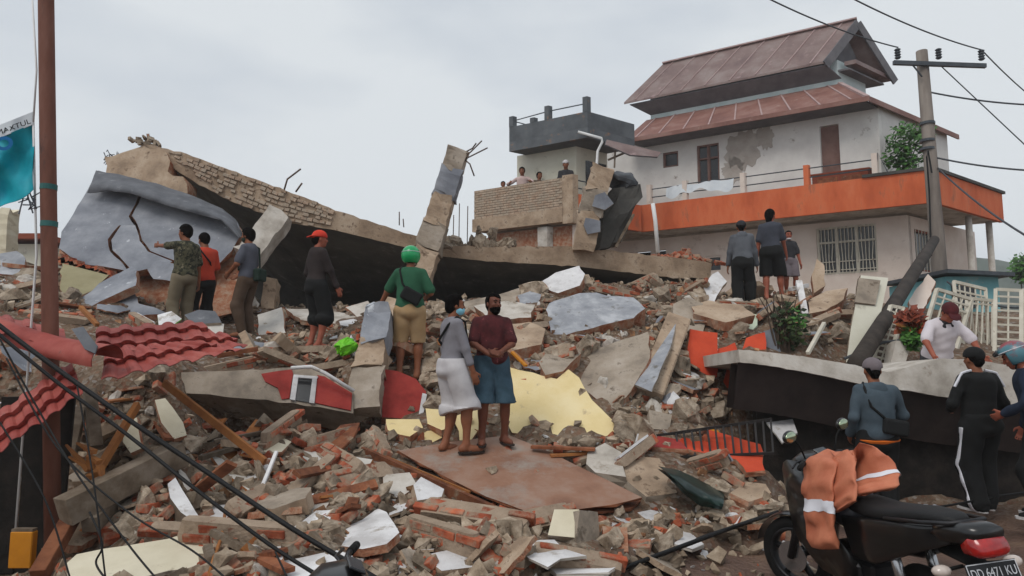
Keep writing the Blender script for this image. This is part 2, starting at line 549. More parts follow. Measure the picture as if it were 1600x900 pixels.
for c in ((600, 895, 4.5), (300, 890, 4.3), (500, 800, 5.5), (700, 790, 5.8), (900, 810, 5.8), (1100, 810, 6.0), (1000, 850, 5.3), (840, 870, 4.8),
          (450, 725, 6.3), (580, 725, 6.3), (640, 712, 6.7), (720, 715, 6.95), (770, 702, 7.1), (800, 692, 7.2), (900, 740, 6.6), (1000, 795, 6.1), (830, 812, 5.6),
          (430, 672, 7.0), (330, 690, 6.6), (500, 668, 7.0), (250, 760, 5.6),
          (645, 660, 7.6), (645, 600, 8.6), (500, 545, 9.5), (430, 565, 8.6), (540, 575, 8.4), (390, 527, 10.3), (290, 525, 10.2), (325, 530, 10.5), (220, 520, 9.0), (200, 470, 10.5), (100, 470, 10.0),
          (0, 445, 10.5), (40, 420, 12.0), (600, 500, 10.2), (740, 505, 10.0), (690, 540, 9.0), (800, 480, 11.0), (900, 445, 12.0), (1000, 450, 12.0), (1100, 445, 12.3),
          (1165, 480, 12.2), (1200, 470, 12.4), (1230, 460, 12.8), (1050, 505, 10.5), (900, 540, 9.0), (960, 600, 8.5), (820, 560, 8.6), (1060, 640, 8.0), (1000, 670, 7.5), (1100, 690, 7.4), (1180, 730, 7.0),
          (930, 690, 7.2), (1110, 600, 8.9), (1180, 545, 9.6), (1260, 520, 10.0), (1340, 560, 9.8), (1470, 582, 9.6), (1590, 586, 9.6), (1700, 590, 9.6), (1300, 460, 12.0), (1420, 500, 12.0), (1560, 520, 12.0),
          (60, 545, 8.6), (150, 555, 8.4), (250, 570, 8.2), (330, 590, 7.8), (480, 480, 12.5), (700, 470, 12.5)):
    cp(*c)
cw((-3.6, 5.4, .1), (-4.4, 7.0, 1.6), (-3.5, 7.1, 1.45), (-5.6, 7.0, 1.6), (-4.2, 6.35, .3), (-3.3, 6.3, .35), (-5.4, 6.3, .3), (-4.6, 5.2, .0), (-4.0, 6.2, .3), (-3.0, 4.6, .15), (-5.5, 6.0, .3), (-6.5, 5, .2), (-8, 7.5, 1.8), (-10, 9, 2.4),  # includes a bank raised behind the roof sheets to shut out sky light
   (-3.2, 7.45, .45), (-2.6, 7.45, .42), (-2.0, 7.45, .42), (-3.2, 7.9, .5), (-2.6, 7.9, .45), (-2.0, 7.95, .5), (-3.0, 8.5, 1.5), (-2.2, 8.5, 1.45),
   (-12, 12, 2.6), (-12, 18, 2.4), (-4, 14.5, 2.5), (0, 15, 2.6), (-4, 18, 2.4), (4, 15, 2.8), (8, 15, 2.9), (14, 13, 2.6), (14, 18, 2.6), (8, 19, 2.7), (0, 20, 2.5), (10, 10, 1.9), (12, 8, .6), (12, 11, 2.2), (12, 5, .1), (-10, 4, .2), (-12, 7, 1.6))
_c = np.array(CTRL)
_d = np.linalg.norm(_c[:, None, :2] - _c[None, :, :2], axis=2)
_n = len(_c)
_A = np.zeros((_n + 1, _n + 1)); _A[:_n, :_n] = -_d - np.eye(_n) * .02
_A[:_n, _n] = 1; _A[_n, :_n] = 1
_w = np.linalg.solve(_A, np.concatenate([_c[:, 2], [0]]))
GX0, GX1, GY0, GY1, GS = -13.0, 16.0, 0.6, 21.0, 0.125
gx = np.arange(GX0, GX1 + 1e-6, GS); gy = np.arange(GY0, GY1 + 1e-6, GS)
NX, NY = len(gx), len(gy)
XX, YY = np.meshgrid(gx, gy)
ZZ = np.full(XX.shape, _w[_n])
for i in range(_n):
    ZZ -= _w[i] * np.hypot(XX - _c[i, 0], YY - _c[i, 1])
def street_mask(x, y):
    xb = .9 + (y - 5) * .95 + .35 * np.sin(y * 2.3) + .2 * np.sin(y * 5.1 + x)
    t = np.clip((x - xb + .4) / .9, 0, 1)
    s1 = t * t * (3 - 2 * t)
    t2 = np.clip((3.3 - y) / .8, 0, 1)
    return np.maximum(s1 * np.clip((8.2 - y) / 1.0, 0, 1), t2)
SM = street_mask(XX, YY)
rs = np.random.RandomState(4)
NOI = np.zeros(XX.shape)
for j in range(NY):
    for i in range(NX):
        p = V((XX[j, i], YY[j, i], 0))
        NOI[j, i] = noise.noise(p * 1.1) * .10 + noise.noise(p * 2.7 + V((7, 3, 1))) * .07 + noise.noise(p * 6.1) * .035
ZZ = ZZ + NOI * (1 - SM) * 1.25 + NOI * SM * .12
ZZ = np.where(SM > .5, np.minimum(np.maximum(ZZ, -.01), np.maximum(ZZ * .6, .06)), ZZ)
ZZ = np.maximum(ZZ, -.02)
edge = np.minimum.reduce([XX - GX0, GX1 - XX, YY - GY0, GY1 - YY])
ZZ = np.where(edge < .05, -.12, ZZ)
# the plywood board lies on top of the debris: keep the mound just under it
PLYA = [(622, 704, 6.75), (795, 680, 7.25), (1003, 777, 6.1)]
_pa = [at(*a) for a in PLYA]
_pn = (_pa[1] - _pa[0]).cross(_pa[2] - _pa[0]).normalized()
_pp = [on_plane(px, py, _pa[0], _pn) for px, py in ((604, 704), (795, 672), (1020, 776), (832, 812))]
_in = np.ones(XX.shape, bool)
for k in range(4):
    p, q = _pp[k], _pp[(k + 1) % 4]
    cr = (q.x - p.x) * (YY - p.y) - (q.y - p.y) * (XX - p.x)
    _in &= cr < .12 * math.hypot(q.x - p.x, q.y - p.y)
_pz = _pa[0].z - (_pn.x * (XX - _pa[0].x) + _pn.y * (YY - _pa[0].y)) / _pn.z
ZZ = np.where(_in, np.minimum(ZZ, _pz - .09), ZZ)
def H(x, y):
    fx = (x - GX0) / GS; fy = (y - GY0) / GS
    i = min(max(int(fx), 0), NX - 2); j = min(max(int(fy), 0), NY - 2)
    a, b = min(max(fx - i, 0), 1), min(max(fy - j, 0), 1)
    return float((ZZ[j, i] * (1 - a) + ZZ[j, i + 1] * a) * (1 - b) + (ZZ[j + 1, i] * (1 - a) + ZZ[j + 1, i + 1] * a) * b)
def hit(px, py, y0=2.6, y1=20.5, step=.06):
    """where the line of sight through a pixel meets the mound"""
    d = ray(px, py); d = d / d.y
    y = y0
    while y < y1:
        p = CAM + d * y
        if GX0 < p.x < GX1 and p.z < H(p.x, p.y):
            return p
        y += step
    return None
me = bpy.data.meshes.new('rubble_ground')
vv = np.stack([XX.ravel(), YY.ravel(), ZZ.ravel()], 1)
idx = np.arange(NX * NY).reshape(NY, NX)
ff = np.stack([idx[:-1, :-1].ravel(), idx[:-1, 1:].ravel(), idx[1:, 1:].ravel(), idx[1:, :-1].ravel()], 1)
me.from_pydata(vv.tolist(), [], ff.tolist())
att = me.attributes.new('street', 'FLOAT', 'POINT')
att.data.foreach_set('value', SM.ravel().astype(np.float32))
me.materials.append(MATS['rubble_soil'])
me.polygons.foreach_set('use_smooth', [True] * len(me.polygons))
put(bpy.data.objects.new('ground', me), 'mound of earth and brick dust running down to the wet brown street', kind='structure')
m = MB()
m.add([(-168, -18, -.06), (248, -18, -.06), (248, 190, -.06), (-168, 190, -.06)], [(0, 1, 2, 3)])
o = bpy.data.objects.new('terrain', m.mesh('terrain', 'rubble_soil'))
put(o, 'flat land reaching to the horizon', kind='structure')
# far hill
m = MB()
def hillf(u, v):
    x = 10 + u * 210; y = 115 + v * 60
    h = (16 + 8 * math.sin(u * 5 + .6) + 4.5 * noise.noise(V((u * 9, 0, 1))) + 1.5 * noise.noise(V((u * 40, v * 3, 1)))) * math.sin(min(1, v * 1.25) * math.pi / 2) * min(1, u * 3)
    return V((x, y, h + 8 * min(1, u * 2.2) * min(1, v * 2)))
m.grid(hillf, 120, 10)
o = bpy.data.objects.new('hill', m.mesh('hill', 'hill', smooth=True))
put(o, 'dark wooded hill behind the house', kind='structure')

# ------------------------------------------------------------------ the house with the orange balcony
UH, VH = V((-.86, .511, 0)), V((.82, .57, 0))
CH = at(1460, 316, 18.0); CH.z = 0
def hp(a, b, z):
    return CH + UH * a + VH * b + V((0, 0, z))
def hwall(m, a0, a1, z0, z1, b, holes=(), th=.2, mi=0, axis='a'):
    """wall on the line b (front) or a (side) with rectangular openings (c0, c1, z0, z1)"""
    P = (lambda c, t, z: hp(c, b + t, z)) if axis == 'a' else (lambda c, t, z: hp(b + t, c, z))
    cs = sorted(set([a0, a1] + [h[0] for h in holes] + [h[1] for h in holes]))
    zs = sorted(set([z0, z1] + [h[2] for h in holes] + [h[3] for h in holes]))
    for i in range(len(cs) - 1):
        for j in range(len(zs) - 1):
            c, z = (cs[i] + cs[i + 1]) / 2, (zs[j] + zs[j + 1]) / 2
            if any(h[0] < c < h[1] and h[2] < z < h[3] for h in holes): continue
            m.add([P(cs[i], 0, zs[j]), P(cs[i + 1], 0, zs[j]), P(cs[i + 1], 0, zs[j + 1]), P(cs[i], 0, zs[j + 1]),
                   P(cs[i], th, zs[j]), P(cs[i + 1], th, zs[j]), P(cs[i + 1], th, zs[j + 1]), P(cs[i], th, zs[j + 1])],
                  [(0, 1, 2, 3), (7, 6, 5, 4), (0, 4, 5, 1), (1, 5, 6, 2), (2, 6, 7, 3), (3, 7, 4, 0)], mi)
def hbox(m, a0, a1, b0, b1, z0, z1, mi=0):
    vs = [hp(a, b, z) for z in (z0, z1) for (a, b) in ((a0, b0), (a1, b0), (a1, b1), (a0, b1))]
    return m.add(vs, [(3, 2, 1, 0), (4, 5, 6, 7), (0, 1, 5, 4), (1, 2, 6, 5), (2, 3, 7, 6), (3, 0, 4, 7)], mi)

house = thing('house', 'white upper-storey house with mauve double roof and orange balcony band', 'house', hp(4, 3, 0))
m = MB()
GW = (2.02, 3.67, 4.28, 5.76)
hwall(m, 1.2, 11.0, 0, 5.92, 1.3, [GW, (6.6, 7.1, 4.6, 5.15), (7.6, 8.1, 4.55, 5.1), (8.5, 10.2, 2.5, 5.5)])
m.part('wall', 'house_pink', house, label='pink plastered lower storey front wall')
m = MB()
hwall(m, 1.35, 6, 0, 5.92, 1.2, [(1.7, 3.4, 4.3, 5.55)], axis='b', th=.2)
m.part('wall', 'house_pink', house)
m = MB()
UWIN = [(6.57, 7.33, 7.7, 9.04), (7.98, 8.54, 8.43, 8.98), (2.88, 3.43, 6.3, 9.02)]
hwall(m, 1.78, 11.0, 6.16, 9.5, 1.3, UWIN)
m.part('wall', 'house_white', house, label='white plastered upper storey front wall')
m = MB()
hwall(m, 1.51, 6, 6.16, 9.4, 1.78, [], axis='b')
m.part('wall', 'house_white', house)
# bare plaster loss patches on the upper wall: thin recessed-looking slabs of exposed render
for (a0, a1, z0, z1, sd) in ((5.2, 6.4, 7.9, 9.42, 3), (4.75, 5.35, 8.5, 9.4, 5), (5.7, 6.5, 7.5, 8.5, 8)):
    rg = random.Random(sd)
    k = 22
    pts = []
    k = 30
    for i in range(k):
        t = 2 * math.pi * i / k
        rr = rg.uniform(.7, 1.1)
        pts.append(((a0 + a1) / 2 + math.cos(t) * (a1 - a0) / 2 * rr, (z0 + z1) / 2 + math.sin(t) * (z1 - z0) / 2 * rr))
    m = MB()
    m.add([hp(a, 1.285, z) for a, z in pts] + [hp(a, 1.31, z) for a, z in pts],
          [tuple(range(k))] + [(i, (i + 1) % k, k + (i + 1) % k, k + i) for i in range(k)])
    m.part('exposed_render', 'exposed', house)
# balcony
m = MB()
hbox(m, 0, 10.6, 0, .12, 5.98, 6.90)
m.part('balcony_band', 'house_orange', house, label='orange painted balcony band')
m = MB()
hbox(m, 0, .12, .121, 4.8, 5.98, 6.90)
m.part('balcony_band', 'house_orange', house)
m = MB()
hbox(m, .121, 10.6, .121, 4.8, 6.0, 6.16)
m.part('balcony_floor', 'concrete_pale', house)
m = MB()
hbox(m, -.06, 1.7, -.06, 4.9, 6.903, 6.99)
m.part('coping', 'concrete_dark', house)
for b in (3.0, 4.5):
    m = MB(); m.tube([hp(.3, b, 0), hp(.3, b, 6.0)], .09, 10)
    m.part('column', 'concrete_pale', house, smooth=True)
m = MB(); m.tube([hp(.25, .3, 3.2), hp(.25, .3, 6.0)], .05, 10)
m.part('drain_pipe', 'pipe_white', house, smooth=True)
posts = [(1368, 7.6), (1260, 7.52), (1160, 7.55), (1069, 7.55), (1013, 7.58)]
pa = []
for px, zt in posts:
    k = (px - 800) / FPX * 1.022
    a = (CH.x - k * CH.y) / (.86 + k * .511)
    pa.append(a)
    m = MB(); hbox(m, a - .07, a + .07, .0, .12, 6.903, zt)
    m.part('railing_post', 'house_pink' if px != 1260 else 'house_orange', house)
for zz in (7.14, 7.42):
    for i in range(len(pa) - 1):
        m = MB(); m.tube([hp(pa[i] + .08, .06, zz), hp(pa[i + 1] - .08, .06, zz + (.03 if i == 2 else 0))], .018, 6)
        m.part('rail', 'metal_dark', house)
m = MB(); m.tube([hp(pa[0] - .02, .06, 6.9), hp(pa[0] - .08, .06, 7.6), hp(pa[0] - .3, .06, 7.0), hp(.3, .06, 6.98)], .018, 6)
m.part('rail', 'metal_dark', house)
# lower roof
ZE, ZT = 9.42, 10.76
def roofslab(m, P4, th, n=(0, 0, 1)):
    P4 = [V(p) for p in P4]
    dn = V((0, 0, -th))
    m.add(P4 + [p + dn for p in P4], [(0, 1, 2, 3), (7, 6, 5, 4), (0, 4, 5, 1), (1, 5, 6, 2), (2, 6, 7, 3), (3, 7, 4, 0)])
lowf = [hp(1.65, .4, ZE), hp(9.3, .4, ZE), hp(10.06, 2.62, ZT), hp(3.4, 2.62, ZT)]
m = MB(); roofslab(m, lowf, .07)
lr = m.part('roof', 'roof_lowmauve', house, label='lower mauve metal roof slope')
lows = [hp(1.64, .4, ZE - .001), hp(3.39, 2.62, ZT - .001), hp(3.39, 4.4, ZT - .001), hp(1.60, 6.4, ZE - .001)]
m = MB(); roofslab(m, lows, .07)
m.part('roof', 'roof_lowmauve', house)
for i in range(9):
    t = (i + .5) / 9
    p = lowf[0].lerp(lowf[1], t); q = lowf[3].lerp(lowf[2], t)
    m = MB(); m.beam(p + V((0, 0, .015)), q + V((0, 0, .015)), .05, .03)
    m.part('roof_seam', 'seam', lr)
m = MB(); m.beam(lowf[0] + V((0, 0, .02)), lowf[3] + V((0, 0, .02)), .14, .06); m.part('hip_cap', 'seam', lr)
m = MB(); roofslab(m, [hp(1.7, .44, ZE - .08), hp(9.2, .44, ZE - .08), hp(9.2, 1.29, ZE - .07), hp(1.77, 1.29, ZE - .07)], .05)
m.part('soffit', 'soffit', house)
m = MB(); hbox(m, 1.58, 9.3, .35, .39, ZE - .13, ZE + .012); m.part('fascia_board', 'roof_lowmauve', house)
m = MB(); hbox(m, 1.57, 1.62, .40, 6.4, ZE - .15, ZE + .012); m.part('fascia_board', 'roof_lowmauve', house)
# clerestory and upper gable roof
m = MB()
hbox(m, 3.45, 9.9, 2.63, 4.4, 10.1, 11.6)
m.part('clerestory_wall', 'house_teal', house)
EF, RG, EB = 11.41, 13.2, 11.40
a0, a1 = 3.45, 10.4
upf = [hp(3.53, 2.0, EF), hp(10.48, 2.0, EF), hp(9.98, 3.5, RG), hp(3.21, 3.5, RG)]
upb = [hp(3.2, 3.501, RG), hp(9.98, 3.501, RG), hp(10.3, 5.0, EB), hp(2.83, 5.0, EB)]
m = MB(); roofslab(m, upf, .08); ur = m.part('roof', 'roof_mauve', house, label='upper mauve metal roof slope')
m = MB(); roofslab(m, upb, .08); m.part('roof', 'roof_mauve', house)
for i in range(8):
    t = (i + .5) / 8
    p = upf[0].lerp(upf[1], t); q = upf[3].lerp(upf[2], t)
    m = MB(); m.beam(p + V((0, 0, .015)), q + V((0, 0, .015)), .05, .03)
    m.part('roof_seam', 'seam', ur)
m = MB(); m.beam(upf[3] + V((0, 0, .03)) - UH * .02, upf[2] + V((0, 0, .03)), .2, .05); m.part('ridge_cap', 'seam', ur)
for (p, q) in ((upf[0], upf[3]), (upb[3], upb[0])):
    m = MB(); m.beam(p + V((0, 0, -.14)) - UH * .04, q + V((0, 0, -.14)) - UH * .04, .05, .30); m.part('barge_board', 'soffit', house)
m = MB()
m.add([hp(3.75, 2.45, 11.4), hp(3.5, 4.6, 11.4), hp(3.6, 3.5, 12.9)], [(0, 1, 2)]); m.add([hp(3.85, 2.45, 11.4), hp(3.6, 4.6, 11.4), hp(3.7, 3.5, 12.9)], [(2, 1, 0)])
m.part('gable_panel', 'soffit', house)
m = MB(); roofslab(m, [hp(3.5, 2.06, EF - .1), hp(10.3, 2.06, EF - .1), hp(9.9, 2.628, EF - .46), hp(3.35, 2.628, EF - .46)], .03); m.part('soffit', 'soffit', house, label='dark sloping soffit under the upper roof')
m = MB(); hbox(m, 3.1, 10.1, 2.64, 4.9, EF - .22, EF - .16); m.part('soffit', 'soffit', house)
m = MB(); hbox(m, 2.95, 3.3, 2.75, 4.95, EF - .02, EF + .12); m.part('gable_shelf', 'roof_mauve', house)
# windows
def window(root, a0, a1, z0, z1, b, mullions=1, transom=None, bars=0, wood='terracotta', deep=.1):
    w = MB()
    t = .06
    for (c0, c1, e0, e1) in ((a0, a0 + t, z0, z1), (a1 - t, a1, z0, z1), (a0 + t, a1 - t, z0, z0 + t), (a0 + t, a1 - t, z1 - t, z1)):
        hbox(w, c0, c1, b + .03, b + .09, e0, e1)
    fr = w.part('window', wood, root)
    p = MB(); hbox(p, a0 + .01, a1 - .01, b + .10, b + .11, z0 + .01, z1 - .01); p.part('pane', 'glass_dark', fr)
    for i in range(mullions):
        c = a0 + (a1 - a0) * (i + 1) / (mullions + 1)
        p = MB(); hbox(p, c - .035, c + .035, b + .02, b + .095, z0 + t, z1 - t); p.part('mullion', wood, fr)
    if transom:
        p = MB(); hbox(p, a0 + t, a1 - t, b + .025, b + .098, transom - .03, transom + .03); p.part('transom', wood, fr)
    for i in range(bars):
        c = a0 + (a1 - a0) * (i + .5) / bars
        p = MB(); p.tube([hp(c, b - .02, z0), hp(c, b - .02, z1)], .012, 5); p.part('grille_bar', 'metal_white', fr)
    return fr
w = window(house, GW[0], GW[1], GW[2], GW[3], 1.3, 2, 5.28, 0, 'metal_white')
for k in range(3):
    c0 = GW[0] + (GW[1] - GW[0]) * k / 3; c1 = GW[0] + (GW[1] - GW[0]) * (k + 1) / 3
    for i in range(5):
        c = c0 + (c1 - c0) * (i + .7) / 5.4
        bow = .07 * math.sin(math.pi * (i + .7) / 5.4) + .02
        p = MB(); p.tube([hp(c, 1.24, GW[2]), hp(c + (.5 - (i + .7) / 5.4) * .10, 1.24, 4.75), hp(c, 1.24, 5.15), hp(c, 1.24, GW[3])], .013, 5)
        p.part('grille_bar', 'metal_white', w)
    for zz in (GW[2] + .12, GW[2] + .38):
        p = MB(); p.tube([hp(c0 + .02, 1.235, zz), hp(c1 - .02, 1.235, zz)], .014, 5); p.part('grille_bar', 'metal_white', w)
window(house, 6.57, 7.33, 7.7, 9.04, 1.3, 1, 8.55, 0, 'frame_mauve')
window(house, 7.98, 8.54, 8.43, 8.98, 1.3, 0, None, 0, 'frame_mauve')
d = MB(); hbox(d, 2.89, 3.42, 1.36, 1.41, 6.3, 9.0); dd = d.part('door', 'frame_mauve', house)
d = MB(); d.ball(hp(3.36, 1.34, 7.3), .03, 6, 5); d.part('handle', 'metal_black', dd)
for (c0, c1, z0, z1) in ((6.6, 7.1, 4.6, 5.15), (7.6, 8.1, 4.55, 5.1)):
    window(house, c0, c1, z0, z1, 1.3, 0, None, 0, 'house_pink')
m = MB(); hbox(m, 8.5, 10.2, 1.6, 1.65, 2.5, 5.5); m.part('doorway', 'glass_dark', house)
for a in (9.0, 9.7):
    m = MB(); hbox(m, a - .07, a + .07, 1.32, 1.44, 2.5, 5.5); m.part('door_post', 'house_pink', house)
# side window of the lower storey
m = MB()
for (c0, c1, z0, z1) in ((1.7, 1.76, 4.3, 5.55), (3.34, 3.4, 4.3, 5.55), (1.76, 3.34, 4.3, 4.36), (1.76, 3.34, 5.49, 5.55)):
    hbox(m, 1.23, 1.3, c0, c1, z0, z1)
sw = m.part('window', 'terracotta', house)
m = MB(); hbox(m, 1.31, 1.32, 1.7, 3.4, 4.3, 5.55); m.part('pane', 'glass_dark', sw)
for i in range(8):
    b = 1.8 + i * .2
    m = MB(); m.tube([hp(1.21, b, 4.3), hp(1.21, b, 5.55)], .014, 5); m.part('grille_bar', 'metal_white', sw)
# gutter drain and torn awning where the two houses meet
m = MB(); m.tube([at(903, 206, 20.6), at(940, 216, 20.6), at(941, 222, 20.6), at(934, 236, 20.6), at(932, 264, 20.6), at(926, 320, 20.6)], .045, 8)
m.part('gutter_pipe', 'pipe_white', house, smooth=True)
plate('awning', 'torn mauve awning sheet hanging between the two houses', 'awning', [(948, 218), (1033, 238), (1028, 245), (985, 242), (946, 226)],
      [(948, 218, 20.6), (1033, 238, 21.0), (985, 246, 20.2)], .05, 'roof_mauve', 'soffit', .01)
m = MB(); m.beam(at(950, 250, 20.9), at(985, 235, 20.9), .06, .06); m.beam(at(962, 222, 20.7), at(960, 262, 20.7), .05, .05)
m.top('awning_strut', 'wood_grey', 'bent timber strut under the torn awning', 'timber')
# things on the balcony
c = hp(2.55, .55, 6.1)
t = thing('cabinet', 'reddish brown wooden cabinet behind the balcony railing', 'cabinet', c)
m = MB(); hbox(m, 1.7, 3.2, .3, .8, 6.165, 7.22); m.part('carcass', 'terracotta', t)
m = MB(); hbox(m, 1.65, 3.25, .27, .85, 7.223, 7.27); m.part('cabinet_top', 'terracotta', t)
for a in (1.85, 2.5):
    m = MB(); hbox(m, a, a + .55, .27, .297, 6.3, 7.1); m.part('cabinet_door', 'wood_brown', t)
def sheetf(u, v):
    a = 5.35 + u * 2.2
    return hp(a, -.012 + .05 * v + .012 * math.sin(u * 40), 7.42 - (.30 + .09 * math.sin(u * 9) + .05 * math.sin(u * 23)) * (1 - v) - .03 * math.sin(u * 14))
m = MB(); m.grid(sheetf, 40, 6)
m.top('white_sheet', 'banner_white', 'crumpled white sheet hung over the balcony railing', 'sheet', smooth=True)

# ------------------------------------------------------------------ annex with the bare brick balcony
AX = at(895, 300, 20.4); AX.z = 0
def ap(a, b, z):
    return AX + UH * a + VH * b + V((0, 0, z))
def abox(m, a0, a1, b0, b1, z0, z1, mi=0):
    vs = [ap(a, b, z) for z in (z0, z1) for (a, b) in ((a0, b0), (a1, b0), (a1, b1), (a0, b1))]
    return m.add(vs, [(3, 2, 1, 0), (4, 5, 6, 7), (0, 1, 5, 4), (1, 2, 6, 5), (2, 3, 7, 6), (3, 0, 4, 7)], mi)
annex = thing('annex', 'cream annex with unplastered brick balcony and dark flat roof terrace', 'building', ap(1.8, 2, 0))
m = MB(); abox(m, .34, 3.71, 0, .14, 6.40, 7.39); bal = m.part('balcony_wall', 'mortar', annex, label='bare brick balcony wall')
bb = MB()
rg = random.Random(2)
for r_ in range(12):
    z = 6.41 + r_ * .082
    a = .36 + (r_ % 2) * .1
    while a < 3.55:
        L = .2
        abox(bb, a, min(a + L, 3.70), -.012 - rg.uniform(0, .012), .05, z, z + .058)
        a += L + .018
bo = bb.part('bricks', 'brick_tan', bal, kind='stuff')
m = MB(); abox(m, -.02, .34, -.03, .2, 5.9, 7.45); m.part('corner_post', 'concrete_tan', annex)
m = MB(); abox(m, .34, 3.74, -.05, .2, 5.96, 6.40); m.part('balcony_beam', 'concrete_tan', annex)
m = MB(); abox(m, .18, 3.6, .2, 4, 5.95, 6.1); m.part('balcony_floor', 'concrete', annex)
m = MB(); abox(m, 0, .12, .2, 3.0, 5.96, 6.85); m.part('balcony_band', 'house_orange', annex)
for zz in (7.05, 7.3):
    m = MB(); m.tube([ap(.06, .2, zz), ap(.06, 3.0, zz)], .02, 6); m.part('rail', 'metal_dark', annex)
m = MB(); abox(m, .88, 3.15, 1.2, 1.4, 6.1, 8.75); m.part('wall', 'house_cream', annex)
m = MB(); abox(m, .88, .98, 1.4, 2.6, 6.1, 8.75); m.part('wall', 'house_cream', annex)
m = MB(); abox(m, .84, .87, 1.6, 2.5, 6.1, 8.3); m.part('doorway', 'glass_dark', annex)
m = MB(); abox(m, -.12, 2.8, .5, 2.6, 8.72, 9.05); m.part('terrace_slab', 'terrace_dark', annex)
m = MB(); abox(m, -.12, 2.8, .5, .64, 9.053, 9.58); abox(m, -.12, .02, .641, 2.6, 9.053, 9.58); abox(m, 2.66, 2.8, .641, 2.6, 9.053, 9.58)
m.part('parapet', 'terrace_dark', annex)
for (a, b, zt) in ((-.04, .57, 10.08), (1.35, .57, 10.05), (2.72, .57, 9.95), (2.73, 2.2, 9.95), (1.9, .57, 9.75)):
    m = MB(); abox(m, a - .08, a + .08, b - .08, b + .08, 9.583, zt); m.part('terrace_post', 'terrace_dark', annex)
m = MB(); m.tube([ap(0, .57, 9.87), ap(1.35, .57, 9.88), ap(2.72, .57, 9.8), ap(2.73, 2.2, 9.78)], .02, 6); m.part('rail', 'metal_dark', annex)
m = MB(); abox(m, .3, 3.5, .35, .5, 0, 5.9); m.part('wall', 'brick_face', annex)
m = MB(); abox(m, -.3, .28, .3, .42, 0, 5.9); m.part('wall', 'house_pink', annex)
m = MB(); abox(m, 1.0, 1.35, .1, .33, 0, 5.9); m.part('column', 'concrete_pale', annex)

# ------------------------------------------------------------------ low house far left, blue shed, hedge at the right
lh = thing('low_house', 'low cream house with rusty red roof edge behind the steel pole', 'house', at(30, 420, 22))
z0 = at(30, 372, 22).z
xl = at(12, 400, 22).x; xr = at(64, 400, 22).x
m = MB(); m.box(((xl + xr) / 2 - 3, 24, z0 / 2 - .1), (xr - xl + 6, 4, z0 - .2)); m.part('wall', 'house_cream', lh)
m = MB(); m.box(((xl + xr) / 2 - 3, 23.9, z0), (xr - xl + 6.6, 4.6, .18)); m.part('roof', 'terracotta', lh)
m = MB(); m.box((at(48, 400, 22).x, 21.98, 2.9), (.45, .04, 1.1)); m.part('door', 'wood_brown', lh)
sh = thing('blue_shed', 'small sky blue shed with rusty sheet roof beside the utility pole', 'shed', at(1520, 470, 14.5))
z1 = at(1520, 432, 14.5).z; xa = at(1478, 440, 14.5).x; xb = at(1560, 440, 14.5).x
m = MB(); m.box(((xa + xb) / 2, 15.6, z1 / 2), (xb - xa, 2.2, z1)); m.part('wall', 'sky_blue_wall', sh)
m = MB(); m.box(((xa + xb) / 2, 15.5, z1 + .05), (xb - xa + .3, 2.6, .08), Matrix.Rotation(.05, 3, 'Y')); m.part('roof', 'metal_dark', sh)
m = MB(); m.box((xa + .35, 14.47, z1 - .45), (.5, .04, .5)); m.part('window', 'glass_dark', sh)

def leaves(m, c, rad, n, size, rg, mi=0):
    for _ in range(n):
        while True:
            p = V((rg.uniform(-1, 1), rg.uniform(-1, 1), rg.uniform(-1, 1)))
            if .25 < p.length < 1: break
        p = V((p.x * rad[0], p.y * rad[1], p.z * rad[2])) + V(c)
        d = V((rg.uniform(-1, 1), rg.uniform(-1, 1), rg.uniform(-.7, .7))).normalized()
        s = d.orthogonal().normalized() * size * rg.uniform(.3, .55)
        L = size * rg.uniform(.7, 1.4)
        m.add([p, p + d * L * .5 + s, p + d * L, p + d * L * .5 - s], [(0, 1, 2, 3)], mi)
def tree(name, label, cat, base, top, blobs, n, size, leafm='leaf', group=None, r=.05, seed=1):
    rg = random.Random(seed)
    t = thing(name, label, cat, base, group)
    m = MB()
    b, tp = V(base), V(top)
    m.tube([b, b.lerp(tp, .5) + V((.06, 0, 0)), tp], [r, r * .8, r * .4], 7)
    for (c, rad) in blobs:
        m.tube([b.lerp(tp, .55), V(c)], [r * .5, r * .15], 5)
    m.part('trunk', 'bark', t, smooth=True)
    m = MB()
    for (c, rad) in blobs:
        leaves(m, c, rad, n, size, rg)
    m.part('crown', leafm, t)
    return t
b = hp(1.1, 1.0, 6.1)
tree('fig_tree', 'green leafy tree growing on the balcony beside the white house corner', 'tree', b, hp(1.15, 1.1, 7.6),
     [(at(1412, 215, 18.9), (.5, .5, .45)), (at(1425, 235, 18.9), (.4, .4, .5)), (at(1398, 245, 19.0), (.3, .4, .4)), (at(1418, 262, 18.9), (.3, .3, .4)), (at(1440, 205, 19.0), (.35, .3, .25))], 190, .15)
b = at(1594, 440, 30); b.z = 0
tree('leafy_tree', 'small bright green tree in front of the hill', 'tree', b, at(1594, 425, 30),
     [(at(1602, 412, 30), (.5, .5, .5)), (at(1594, 426, 30), (.4, .4, .4)), (at(1612, 430, 30), (.6, .6, .5))], 220, .22, seed=3)
